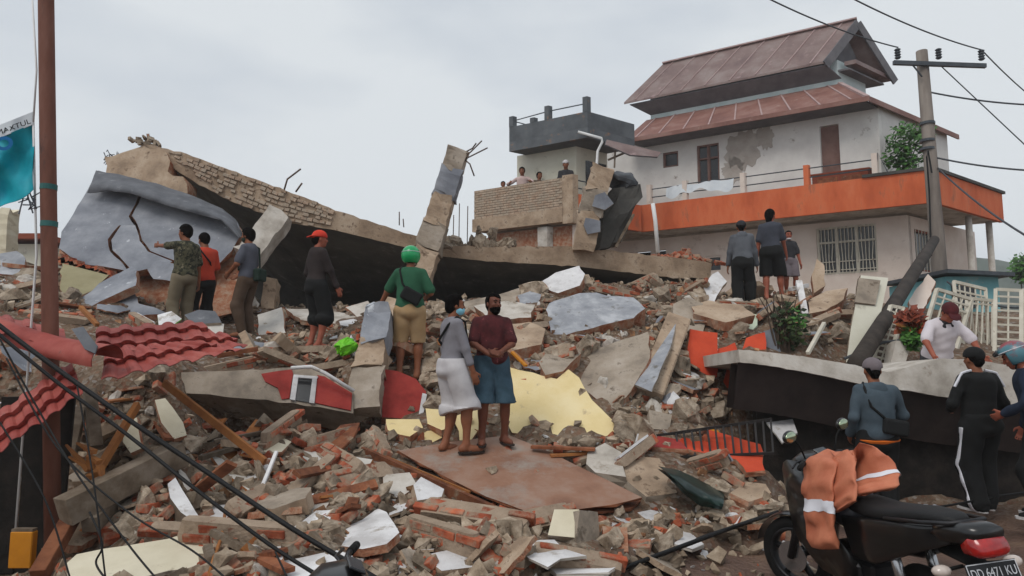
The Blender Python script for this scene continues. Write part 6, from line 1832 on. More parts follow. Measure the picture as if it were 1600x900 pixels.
cloth('c_slate', '3a3d46', '454852')
cloth('c_greyshort', '6b6266', '7a7175')
cloth('c_jacket', '3f4b54', '4d5a63')
cloth('c_shirtwhite', 'c5bdc2', 'd3ccd0')
cloth('c_orange', 'd0641a', 'db7224')
cloth('c_rain', 'b3664a', 'c4795b', scale=7, rough=.6)
cloth('c_navy', '1a2333', '242f42')
cloth('c_blue', '2a7fa0', '3590b0')
cloth('c_mask_blue', '7fc3d8', '93d0e2')
cloth('c_mask_dark', '1c2a24', '24342d')
cloth('c_pinkwhite', 'b79f9a', 'c4aeaa')
cloth('c_capgrey', '6d6467', '7b7276')
cloth('c_capmaroon', '5a2226', '3a1a1e')
cloth('sole', '2b2320', '3a302b', rough=.8)
cloth('c_helmet_mix', '8c3b40', '4d7a86', scale=6, lo=.45, hi=.55, rough=.3, bump=0, spec=.5)
cloth('reflective', 'cfcfd6', 'dcdce2', rough=.4, bump=0)

def rotm(lean=0, yaw=0, roll=0):
    """lean forward about x, then turn about z"""
    return Matrix.Rotation(-yaw, 3, 'Z') @ Matrix.Rotation(-lean, 3, 'X') @ Matrix.Rotation(roll, 3, 'Y')
def ik(a, c, l1, l2, hint):
    a, c, hint = V(a), V(c), V(hint)
    d = c - a; L = d.length
    if L > (l1 + l2) * .999:
        c = a + d.normalized() * (l1 + l2) * .999; d = c - a; L = d.length
    x = (l1 * l1 - l2 * l2 + L * L) / (2 * L)
    y = math.sqrt(max(l1 * l1 - x * x, 0))
    u = d / L
    hh = hint - u * hint.dot(u)
    hh = hh.normalized() if hh.length > 1e-5 else u.orthogonal().normalized()
    return a + u * x + hh * y, c

def person(label, px, top_py, Y, phi, P=None, height=1.70, name='person', h=.012, zfeet=None):
    """px/top_py: crown of the head in the photograph, Y distance; phi facing, 0 = away from the camera, 90 = to the right"""
    P = P or {}
    s = height / 1.70
    top = at(px, top_py, Y)
    lean = R(P.get('lean', 0))
    root = thing(name, label, 'person', V((top.x, top.y, top.z - height * (.12 + .88 * math.cos(lean)) if zfeet is None else zfeet)))
    root.rotation_euler = (0, 0, -R(phi))
    root.scale = (s, s, s)
    bulk = P.get('bulk', 1.0) * .95
    T = rotm(lean, R(P.get('twist', 0)))
    hipz = P.get('hip', .90)
    pel = V((P.get('hipx', 0), P.get('hipy', 0), hipz))
    up = lambda x, y, z: pel + T @ V((x, y, z - .90))
    neck = up(0, 0.0, 1.42); shl = up(-.160 * bulk, -.005, 1.375); shr = up(.160 * bulk, -.005, 1.375)
    HR = T @ rotm(R(P.get('nod', 0)), R(P.get('look', 0)))
    hb = up(0, .012, 1.475)
    hc = hb + HR @ V((0, .022, .108))
    Hd = lambda x, y, z: hc + HR @ V((x, y, z))
    # arms and legs
    el = P.get('hl', (-.25, .02, .80)); er = P.get('hr', (.25, .02, .80))
    hl = el if isinstance(el, V) else V(el); hr = er if isinstance(er, V) else V(er)
    elbL, wrL = ik(shl, hl, .285, .255, P.get('ehl', (-.5, -.6, -.1)))
    elbR, wrR = ik(shr, hr, .285, .255, P.get('ehr', (.5, -.6, -.1)))
    fl, fr = V(P.get('fl', (-.11, 0, 0))), V(P.get('fr', (.11, 0, 0)))
    hipL = pel + V((-.095, 0, -.02)); hipR = pel + V((.095, 0, -.02))
    kneL, ankL = ik(hipL, fl + V((0, 0, .085)), .42, .40, P.get('khl', (-.1, 1, 0)))
    kneR, ankR = ik(hipR, fr + V((0, 0, .085)), .42, .40, P.get('khr', (.1, 1, 0)))
    B = Field()
    b = bulk
    torso = [('e', up(0, 0, .95), (.165 * b, .115 * b, .12)), ('e', up(0, .005 + .02 * (b - 1), 1.10), (.148 * b, .105 * b + .12 * (b - 1), .14)), ('e', up(0, .0, 1.27), (.16 * b, .11 * b, .16)), ('e', up(0, -.005, 1.36), (.15 * b, .08, .07))]
    def put_torso(F, g, which=(0, 1, 2, 3), k=.05):
        for i in which:
            _, c, r = torso[i]; F.ell(c, tuple(x + g for x in r), T, k)
    put_torso(B, -.006)
    B.cap(up(0, -.01, 1.38), hb, .058, .054)
    limbs = {'ul': (shl, elbL, .047, .039), 'ur': (shr, elbR, .047, .039), 'll': (elbL, wrL, .038, .027), 'lr': (elbR, wrR, .038, .027),
             'tl': (hipL, kneL, .088 * min(b, 1.15), .058), 'tr': (hipR, kneR, .088 * min(b, 1.15), .058), 'sl': (kneL, ankL, .056, .037), 'sr': (kneR, ankR, .056, .037)}
    for kx in limbs:
        B.cap(*limbs[kx], k=.03)
    for sgn, kn, an in ((-1, kneL, ankL), (1, kneR, ankR)):
        cm = kn.lerp(an, .28) - V((0, .02, 0)); B.ell(cm, (.05, .055, .11), None, .04)
    # feet
    feet = []
    for sgn, f_, an, tk in ((-1, fl, ankL, P.get('toeL', -12)), (1, fr, ankR, P.get('toeR', 12))):
        d = V((math.sin(R(tk)), math.cos(R(tk)), 0))
        B.cap(an, f_ + V((0, 0, .04)) - d * .04, .036, .036); B.cap(f_ + V((0, 0, .035)) - d * .05, f_ + V((0, 0, .028)) + d * .13, .034, .028); B.cap(f_ + V((0, 0, .028)) + d * .06, f_ + V((0, 0, .02)) + d * .17, .042, .022)
        feet.append((f_, d))
    # hands: palm, four fingers, thumb
    for side, el_, wr, hd in ((-1, elbL, wrL, P.get('dl')), (1, elbR, wrR, P.get('dr'))):
        d = V(hd).normalized() if hd else (wr - el_).normalized()
        n = V(P.get('pl' if side < 0 else 'pr', (-side, .2, 0)))       # palm normal
        n = (n - d * n.dot(d)); n = n.normalized() if n.length > .01 else d.orthogonal().normalized()
        w = d.cross(n).normalized() * (1 if side > 0 else -1)
        pc = wr + d * .048
        Rp = Matrix((w, n, d)).transposed()
        B.ell(pc, (.04, .017, .055), Rp, .015)
        for i, (o_, L) in enumerate(((-.030, .062), (-.010, .074), (.010, .078), (.030, .070))):
            base = wr + d * .085 + w * o_; mid = base + d * L * .5 + n * .008; tip = mid + d * L * .38 + n * .024
            B.cap(base, mid, .0095, .009, .006); B.cap(mid, tip, .009, .0075, .006)
        tb = wr + d * .03 + w * .034; tm = tb + w * .028 + d * .03 + n * .012; tt = tm + d * .03 + n * .012
        B.cap(tb, tm, .013, .011, .012); B.cap(tm, tt, .0105, .008, .006)
    # head
    B.ell(Hd(0, -.006, .022), (.074, .094, .092), HR, .02)
    B.ell(Hd(0, .02, -.045), (.058, .07, .072), HR, .03)
    B.cap(Hd(0, .062, -.088), Hd(0, .05, -.08), .024, .03, .02)
    B.cap(Hd(0, .088, .012), Hd(0, .106, -.026), .009, .014, .012)
    B.ell(Hd(0, .076, .032), (.05, .018, .014), HR, .014)
    for q in (-1, 1):
        B.ell(Hd(q * .076, -.008, -.012), (.01, .02, .031), HR, .006)
        B.ell(Hd(q * .04, .066, -.024), (.022, .018, .02), HR, .02)
    B.ell(Hd(0, .088, -.056), (.024, .012, .010), HR, .008)
    field_obj('body', B, h, P.get('skin', 'skin'), root)
    for q in (-1, 1):
        m = MB(); m.ball(Hd(q * .031, .083, .008), (.013, .008, .007), 8, 6, rot=HR); m.part('eye', 'eye', root, world=False, smooth=True)
        m = MB(); m.loft([(Hd(q * .014, .094, .03), HR @ V((0, .004, 0)), HR @ V((0, 0, .004)), 2), (Hd(q * .034, .09, .036), HR @ V((0, .004, 0)), HR @ V((0, 0, .005)), 2), (Hd(q * .05, .076, .028), HR @ V((0, .004, 0)), HR @ V((0, 0, .003)), 2)], 6); m.part('eyebrow', 'hair', root, world=False)
    if not P.get('mask'):
        m = MB(); m.ball(Hd(0, .094, -.058), (.022, .008, .007), 8, 6, rot=HR); m.part('lips', 'lips', root, world=False, smooth=True)
    Mi = np.array(HR).T; hcn = np.array(hc)
    def loc(X, Y_, Z):
        dx, dy, dz = X - hcn[0], Y_ - hcn[1], Z - hcn[2]
        return tuple(Mi[i, 0] * dx + Mi[i, 1] * dy + Mi[i, 2] * dz for i in range(3))
    sd = int(px)
    if P.get('hair', True):
        F = Field(); g = .003 if P.get('cap') or P.get('helmet') else .014
        F.ell(Hd(0, -.012, .03), (.074 + g, .092 + g, .09 + g), HR, .02); F.cap(Hd(0, -.07, -.03), Hd(0, -.06, -.06), .05, .04)
        def hc_cut(X, Y_, Z):
            x, y, z = loc(X, Y_, Z)
            return np.maximum(np.minimum(y - .028 + .0 * z, .062 - z), -.085 - z) if not P.get('long') else np.maximum(np.minimum(y - .03, .062 - z), -.14 - z)
        if P.get('long'): F.cap(Hd(0, -.06, -.02), Hd(0, -.075, -.12), .07, .05)
        field_obj('hair', F, h * .9, 'hair', root, [hc_cut], .003 if P.get('cap') or P.get('helmet') else .005, sd)
    if P.get('beard'):
        F = Field(); F.ell(Hd(0, .026, -.058), (.062, .076, .066), HR, .02); F.cap(Hd(0, .06, -.1), Hd(0, .05, -.085), .03, .03)
        def bcut(X, Y_, Z):
            x, y, z = loc(X, Y_, Z)
            return np.maximum(z + .045, np.minimum(.02 - np.sqrt(x * x + (z + .058) ** 2), y - .0) * 0 - 1)
        field_obj('beard', F, h * .9, 'hair', root, [bcut], .002, sd)
    if P.get('mask'):
        F = Field(); F.ell(Hd(0, .03, -.055), (.066, .078, .06), HR, .02)
        if P.get('chin'): F = Field(); F.ell(Hd(0, .03, -.10), (.062, .07, .035), HR, .02)
        def mcut(X, Y_, Z):
            x, y, z = loc(X, Y_, Z); return -.005 - y
        field_obj('face_mask', F, h * .9, P['mask'], root, [mcut])
    if P.get('cap'):
        F = Field(); F.ell(Hd(0, -.008, .04), (.094, .112, .096), HR, .02)
        sg = -1 if P.get('backcap') else 1
        if not P.get('beanie'): F.ell(Hd(0, sg * .125, .044 - .012), (.075, .075, .012), HR @ Matrix.Rotation(-sg * .25, 3, 'X'), .012)
        def ccut(X, Y_, Z):
            x, y, z = loc(X, Y_, Z); return np.where(np.abs(y) < .09, .022 - z, -.01 - z)
        field_obj('cap', F, h * .9, P['cap'], root, [ccut])
    if P.get('helmet'):
        F = Field(); F.ell(Hd(0, -.012, .025), (.125, .145, .135), HR, .02)
        def ecut(X, Y_, Z):
            x, y, z = loc(X, Y_, Z); return np.maximum(np.minimum(y - .045, .06 - z), -.075 - z)
        field_obj('helmet', F, h * .9, P['helmet'], root, [ecut])
        F = Field(); F.ell(Hd(0, -.008, .066), (.128, .148, .016), HR, .01); field_obj('helmet_band', F, h * .9, 'plastic_clear', root)
        F = Field(); F.ell(Hd(0, .06, .075), (.124, .1, .05), HR, .02)
        def vcut(X, Y_, Z):
            x, y, z = loc(X, Y_, Z); return np.maximum(.1 - y, .055 - z)
        field_obj('visor', F, h * .9, 'glass_dark', root, [vcut])
        m = MB(); m.tube([Hd(-.08, .0, -.06), Hd(-.05, .04, -.11), Hd(.05, .04, -.11), Hd(.08, 0, -.06)], .008, 5); m.part('chin_strap', 'c_black', root, world=False)
    # clothes
    sh = P.get('shirt')
    amp = P.get('wr', .006)
    Tn = np.array(T).T; pn = np.array(pel)
    def tz(X, Y_, Z):
        dx, dy, dz = X - pn[0], Y_ - pn[1], Z - pn[2]
        return Tn[2, 0] * dx + Tn[2, 1] * dy + Tn[2, 2] * dz + .90
    def seg_cut(a, b_, t):
        a, b_ = V(a), V(b_); d = (b_ - a).normalized(); q = a.lerp(b_, t); return q, d
    if sh:
        F = Field(); g = P.get('g', .018) * .85
        put_torso(F, g)
        sl = P.get('sleeve', .75)           # 0..1 upper arm, 1..2 forearm
        for side, u_, l_ in ((-1, 'ul', 'll'), (1, 'ur', 'lr')):
            a, e_, r0, r1 = limbs[u_]
            t = min(sl, 1)
            q = a.lerp(e_, t)
            F.cap(a, q, r0 + g * .55, r0 + (r1 - r0) * t + g * (1.1 if sl < 1 else .6), .035)
            if sl > 1:
                a2, w2, s0, s1 = limbs[l_]
                F.cap(a2, a2.lerp(w2, sl - 1), s0 + g * .6, s0 + (s1 - s0) * (sl - 1) + g * .7, .025)
        F.ell(up(0, -.012, 1.425), (.085, .075, .035), T, .03)
        hem = P.get('hem', .86)
        field_obj(P.get('shirtname', 'shirt'), F, h, sh, root, [lambda X, Y_, Z: hem - tz(X, Y_, Z), lambda X, Y_, Z: tz(X, Y_, Z) - 1.452], amp, sd + 1)
    if P.get('collar'):
        F = Field(); F.ell(up(0, .005, 1.435), (.085, .085, .028), T, .01); F.cap(up(-.05, .09, 1.40), up(0, .1, 1.34), .022, .012); F.cap(up(.05, .09, 1.40), up(0, .1, 1.34), .022, .012)
        field_obj('collar', F, h * .8, P['collar'], root)
    if P.get('hood'):
        F = Field(); F.ell(up(0, -.085, 1.385), (.10, .04, .075), T, .03); F.ell(up(0, -.04, 1.44), (.09, .065, .03), T, .03); field_obj('hood', F, h, P['hood'], root, (), .004, sd)
    if P.get('underhem'):
        F = Field(); put_torso(F, .055, (0,)); field_obj('shirt_hem', F, h, P['underhem'], root, [lambda X, Y_, Z: tz(X, Y_, Z) - .885, lambda X, Y_, Z: .835 - tz(X, Y_, Z)], .004, sd)
    pa_ = P.get('pants')
    if pa_:
        F = Field(); g = P.get('pg', .016)
        F.ell(pel + V((0, 0, .05)), (.163 * b + g, .112 * b + g, .11), None, .05); F.ell(pel + V((0, -.01, -.04)), (.16 * min(b, 1.1) + g, .115 + g, .10), None, .05)
        ln = P.get('leg', 1.95)
        for th, sn in (('tl', 'sl'), ('tr', 'sr')):
            a, e_, r0, r1 = limbs[th]; t = min(ln, 1)
            F.cap(a, a.lerp(e_, t), r0 + g, r0 + (r1 - r0) * t + g * (1.5 if ln <= 1.3 else 1.3) + .006, .022)
            if ln > 1: F.ell(e_, (r1 + g + .012,) * 3, None, .03)
            if ln > 1:
                a2, w2, s0, s1 = limbs[sn]; F.cap(a2, a2.lerp(w2, ln - 1), s0 + .012 + g * (1.6 if ln <= 1.3 else 1.3), s0 + .012 + (s1 - s0) * (ln - 1) + g * (2.2 if ln <= 1.3 else 1.5), .03)
        if P.get('skirt'):
            F.cap(pel + V((-.03, 0, -.05)), V((-.02, .03, P['skirt'])), .145, .135, .05); F.cap(pel + V((.03, 0, -.05)), V((.06, .03, P['skirt'] + .1)), .145, .14, .05)
        zlow = None
        wst = P.get('waist', 1.0)
        cuts = [lambda X, Y_, Z: Z - wst]
        if ln <= 1.0 or P.get('skirt') or P.get('cutz'):
            zc = P.get('cutz', P.get('skirt', kneL.z))
            cuts.append(lambda X, Y_, Z: zc - Z + P.get('slant', 0) * X)
        field_obj('trousers' if ln > 1.4 else 'shorts', F, h, pa_, root, cuts, amp, sd + 2)
    ft = P.get('foot')
    for (f_, d) in feet:
        if ft == 'shoe':
            F = Field(); F.cap(f_ + V((0, 0, .05)) - d * .05, f_ + V((0, 0, .04)) + d * .12, .047, .042); F.cap(f_ + V((0, 0, .035)) + d * .08, f_ + V((0, 0, .03)) + d * .18, .046, .034); F.cap(f_ + V((0, 0, .10)) - d * .02, f_ + V((0, 0, .05)) - d * .04, .05, .05)
            s_ = field_obj('shoe', F, h * .9, P.get('shoecol', 'c_black'), root, [lambda X, Y_, Z: .004 - Z + 0 * X])
            m = MB(); x = V((d.y, -d.x, 0)); m.loft([(f_ + d * .075 + V((0, 0, .002)), d * .165, x * .05, 2.6), (f_ + d * .075 + V((0, 0, .028)), d * .168, x * .052, 2.6)], 18); m.part('sole', P.get('sole', 'plaster_white'), s_, world=False)
        elif ft == 'sandal':
            m = MB(); x = V((d.y, -d.x, 0)); m.loft([(f_ + d * .06 - V((0, 0, .012)), d * .15, x * .052, 2.6), (f_ + d * .06 + V((0, 0, .006)), d * .152, x * .053, 2.6)], 18); m.part('sandal', 'sole', root, world=False)
            m = MB(); m.tube([f_ + d * .03 + x * .05, f_ + d * .09 + V((0, 0, .06)), f_ + d * .15 + V((0, 0, .03))], .008, 5); m.tube([f_ + d * .03 - x * .05, f_ + d * .09 + V((0, 0, .06))], .008, 5); m.part('sandal_strap', 'sole', root, world=False)
    if P.get('bag'):
        c, hf, col_ = P['bag']
        F = Field(); F.box(up(*c), hf, T @ Matrix.Rotation(P.get('bagr', 0), 3, 'Y'), .03); bg = field_obj('bag', F, h, col_, root, (), .003, sd)
        m = MB(); side = P.get('strap', -1)
        pts = [up(*c), up(side * .09, -.13 if c[1] < 0 else .14, 1.22), up(side * .13, -.09 if c[1] < 0 else .09, 1.40), up(side * .11, .0, 1.455), up(side * .10, .10 if c[1] < 0 else -.1, 1.36), up(side * -.02, .16 if c[1] < 0 else -.15, 1.2), up(-side * .17, .06, 1.02)]
        m.tube(pts, .014, 6); m.part('strap', col_, bg, world=False, smooth=True)
    if P.get('stripe'):
        F = Field(); g = P.get('pg', .016) + .005
        a, e_, r0, r1 = limbs['tl']; a2, w2, s0, s1 = limbs['sl']
        F.cap(a, e_, r0 + g, r1 + g * 1.3 + .006, .022); F.ell(e_, (r1 + g + .012,) * 3, None, .03); F.cap(a2, a2.lerp(w2, .95), s0 + .012 + g * 1.3, s1 + .012 + g * 1.5, .03)
        zs, ys, xs = [w2.z, e_.z, a.z], [w2.y, e_.y, a.y], [w2.x, e_.x, a.x]
        field_obj('side_stripe', F, h * .7, 'reflective', root, [lambda X, Y_, Z: np.abs(Y_ - np.interp(Z, zs, ys)) - .02 + 0 * X, lambda X, Y_, Z: X - np.interp(Z, zs, xs) + .03 + 0 * Y_, lambda X, Y_, Z: Z - .86 + 0 * X], amp, sd + 2)
        for q, sh_, e2 in ((-1, shl, elbL), (1, shr, elbR)):
            m = MB(); m.tube([up(q * .08, -.01, 1.465), up(q * .15, -.02, 1.452), sh_ + V((q * .035, -.02, .062)), sh_.lerp(e2, .4) + V((q * .07, -.02, .02))], .014, 6); m.part('shoulder_piping', 'reflective', root, world=False)
    return root
def ground_z(px, py, Y):
    p = at(px, py, Y); return p.z

FEET = [ply_hit(708, 707) + V((0, 0, .008)), ply_hit(771, 694) + V((0, 0, .008))]
person('man in camouflage shirt pointing towards the leaning wall', 293, 352, 10.1, -58, dict(shirt='c_camo', g=.03, sleeve=.85, hem=.78, pants='c_khaki_pants', hl=(-.12, .62, 1.42), dl=(-.05, 1, .12), ehl=(-.3, .1, -1), hr=(.26, .04, .82), look=-18, foot='shoe', bulk=1.06))
person('man in red shirt with black bag behind the pointing man', 322, 363, 10.6, -50, dict(shirt='c_red', sleeve=.8, hem=.76, g=.025, pants='c_black', bag=((-.16, .08, 1.02), (.12, .05, .11), 'c_black'), nod=12, hr=(.24, .12, .86), foot='shoe'))
person('masked man in grey blue shirt with a dark shoulder bag', 391, 357, 10.3, -78, dict(shirt='c_greyblue', g=.024, sleeve=.85, hem=.82, pants='c_brown', mask='c_mask_dark', bag=((.05, -.17, .96), (.11, .06, .1), 'c_mask_dark'), hl=(-.15, .24, .98), hr=(.2, .28, 1.0), look=6, foot='sandal', strap=1))
person('man in backward red cap and dark long-sleeved top', 497, 361, 9.5, 42, dict(shirt='c_darkbrown', g=.026, sleeve=1.92, hem=.84, pants='c_black', leg=1.08, pg=.03, cap='c_capred', backcap=True, skin='skin_red', hr=(.22, .20, .88), hl=(-.22, .15, .9), look=18, foot='sandal'))
person('man in green helmet and green shirt seen from behind on the red block', 642, 388, 8.6, -4, dict(shirt='c_green', g=.03, sleeve=.85, hem=.80, pants='c_khaki', leg=.98, pg=.024, cutz=.47, helmet='c_helmet_green', skin='skin', hl=(-.44, .2, .90), dl=(-.5, .2, -1), ehl=(-.2, -.9, .1), hr=(.2, .22, 1.08), ehr=(.35, -.9, -.2), bag=((.03, -.155, 1.06), (.13, .04, .085), 'c_black'), bagr=.5, fl=(-.12, 0, 0), fr=(.10, .05, 0), foot='sandal', bulk=1.04), h=.010)
person('masked man in grey long-sleeved shirt and loose white shorts', 707, 461, FEET[0].y, 58, dict(shirt='c_grey', g=.018, sleeve=1.6, hem=.84, pants='c_white', leg=1.06, pg=.042, cutz=.42, slant=.25, mask='c_mask_blue', hl=(-.24, .06, .78), hr=(.22, .16, .82), fl=(-.1, -.02, 0), fr=(.12, .12, 0), look=14, foot='sandal', skin='skin', bag=((-.02, .14, 1.06), (.05, .025, .06), 'c_black'), strap=1), h=.009, height=at(707, 461, FEET[0].y).z - FEET[0].z)
person('bearded man in maroon patterned shirt and denim shorts with folded hands', 769, 459, FEET[1].y, 165, dict(shirt='c_maroon', g=.03, sleeve=.82, hem=.84, pants='c_jeans', leg=1.02, pg=.03, cutz=.46, hl=(-.03, .27, 1.02), hr=(.09, .27, 1.0), dl=(1, .2, 0), dr=(-1, .3, 0), ehl=(-1, -.4, -.3), ehr=(1, -.4, -.3), beard=True, skin='skin_dark', bulk=1.12, look=-22, foot='sandal', fl=(-.15, 0, 0), fr=(.13, .06, 0)), h=.009, height=at(769, 459, FEET[1].y).z - FEET[1].z)
person('man in grey hooded jacket and black trousers facing the house', 1158, 344, 12.2, 18, dict(shirt='c_hoodie', g=.036, sleeve=1.95, hem=.86, hood='c_hoodie', pants='c_black', pg=.03, lean=8, hl=(-.26, .12, .84), hr=(.25, .22, .86), cap='c_charcoal', foot='shoe', fl=(-.1, -.1, 0), fr=(.12, .16, 0)))
person('tall man in slate shirt and black shorts on the slab end', 1202, 327, 12.4, 28, dict(shirt='c_slate', g=.026, sleeve=.85, hem=.80, pants='c_black', leg=1.0, pg=.035, cutz=.46, long=True, hr=(.24, .24, .86), skin='skin_red', foot='sandal', fl=(-.1, -.08, 0), fr=(.14, .14, 0), look=20), height=1.74)
person('boy in dark shirt and grey shorts with a mask under his chin', 1231, 361, 13.0, 186, dict(shirt='c_charcoal', g=.024, sleeve=.85, hem=.84, pants='c_greyshort', leg=.9, pg=.035, cutz=.52, mask='c_white', chin=True, hl=(-.26, .05, .84), hr=(.2, .14, .84), skin='skin_red', foot='sandal'), height=1.32)
person('man in white polo shirt and dark red cap leaning on the floor slab', 1466, 484, 8.75, 184, dict(shirt='c_shirtwhite', g=.03, sleeve=.85, hem=.86, collar='c_charcoal', pants='c_charcoal', cap='c_capmaroon', lean=28, nod=12, hl=(-.27, .40, .90), hr=(.29, .38, .90), ehl=(-.8, -.3, .0), ehr=(.8, -.3, .0), dl=(-.3, .6, -.5), dr=(.3, .6, -.5), hipy=-.12, bulk=1.1, skin='skin_red', foot='shoe'), h=.009)
person('man in grey jacket and grey cap with an orange hem and sling bag', 1364, 561, 6.95, 8, dict(shirt='c_jacket', g=.032, sleeve=1.95, hem=.87, pants='c_black', cap='c_capgrey', beanie=True, underhem='c_orange', hood='c_jacket', hl=(-.22, .12, .92), hr=(.2, .3, 1.12), ehl=(-.3, -.9, 0), ehr=(.5, -.5, -.5), bag=((.12, -.15, 1.02), (.12, .05, .08), 'c_black'), bagr=.15, strap=-1, bulk=1.08, foot='shoe'), h=.009)
person('man in black tracksuit with white side stripe and black cap', 1524, 544, 7.15, -6, dict(shirt='c_black', g=.03, sleeve=1.95, hem=.86, pants='c_black', pg=.035, cap='c_black', beanie=True, stripe=True, hl=(-.16, .22, 1.05), hr=(.16, .2, 1.02), ehl=(-.6, -.5, -.3), ehr=(.6, -.5, -.3), bulk=1.08, foot='shoe', fl=(-.09, .0, 0), fr=(.1, .1, 0)), h=.010)
person('onlooker in navy jacket with red sleeve and coloured helmet at the street edge', 1614, 537, 6.6, -48, dict(shirt='c_navy', g=.032, sleeve=1.95, hem=.84, pants='c_black', pg=.03, helmet='c_helmet_mix', nod=16, lean=8, hl=(-.16, .26, 1.0), hr=(.24, .14, .86), foot='shoe', skin='skin_red', stripe=True), h=.010)
# people on the brick balcony
for (lb, px, py, Y, ph, P) in (
    ('person in dark top peering over the end of the brick balcony', 786, 284, 22.4, 175, dict(shirt='c_charcoal', pants='c_black')),
    ('person in pale pink top leaning on the brick balcony wall', 816, 262, 22.2, 190, dict(shirt='c_pinkwhite', pants='c_black', sleeve=1.8, hl=(-.3, .3, 1.2), hr=(.3, .3, 1.2))),
    ('person in brown top bending over the brick balcony wall', 842, 269, 22.0, 150, dict(shirt='c_brown', pants='c_black')),
    ('man in white cap and dark shirt by the balcony corner post', 884, 251, 21.4, 185, dict(shirt='c_charcoal', pants='c_black', cap='c_white', beanie=True)),
    ('child in bright blue top at the annex balcony rail', 908, 262, 22.0, 175, dict(shirt='c_blue', pants='c_blue', sleeve=1.6))):
    person(lb, px, py, Y, ph, P, height=at(px, py, Y).z - 6.12, h=.018)

# ------------------------------------------------------------------ motorcycles
mat('bike_black', ['0c0c0d', '131314'], 3, rough=.28, spec=.5, bump=0, coat=.3, wear=('4a4038', 9, .68, .1))
mat('bike_grey', ['33343a', '3d3e45'], 3, rough=.38, spec=.5, bump=0)
mat('bike_seat', ['141415', '1c1c1d'], 8, rough=.6, bump=.1, bscale=120)
mat('rubber', ['0b0b0b', '141312'], 8, rough=.9, bump=.2)
mat('alloy', ['2b2b2d', '3a3a3c'], 6, rough=.45, metal=.7, bump=.05)
mat('chrome', ['a8a8aa', 'bcbcbe'], 5, rough=.25, metal=.9, bump=0)
mat('lamp_red', ['8a0d0c', 'b51612'], 14, rough=.2, spec=.6, bump=0, coat=.5)
mat('lamp_clear', ['b9aaa0', 'cfc3ba'], 6, rough=.2, spec=.6, bump=0, coat=.5)
mat('mirror', ['9fb08f', 'b6c0a8'], 6, rough=.05, metal=1.0, bump=0)  # green cast stands in for reflected foliage
mat('plate_black', ['1b1c1e', '242528'], 8, rough=.5, bump=.05)
mat('plate_white', ['b9bcc0', 'cfd1d4'], 8, rough=.5, bump=0)
def copy_tree(o, parent=None):
    c = o.copy(); COL.objects.link(c)
    if parent is not None: c.parent = parent
    for ch in list(o.children): copy_tree(ch, c)
    return c
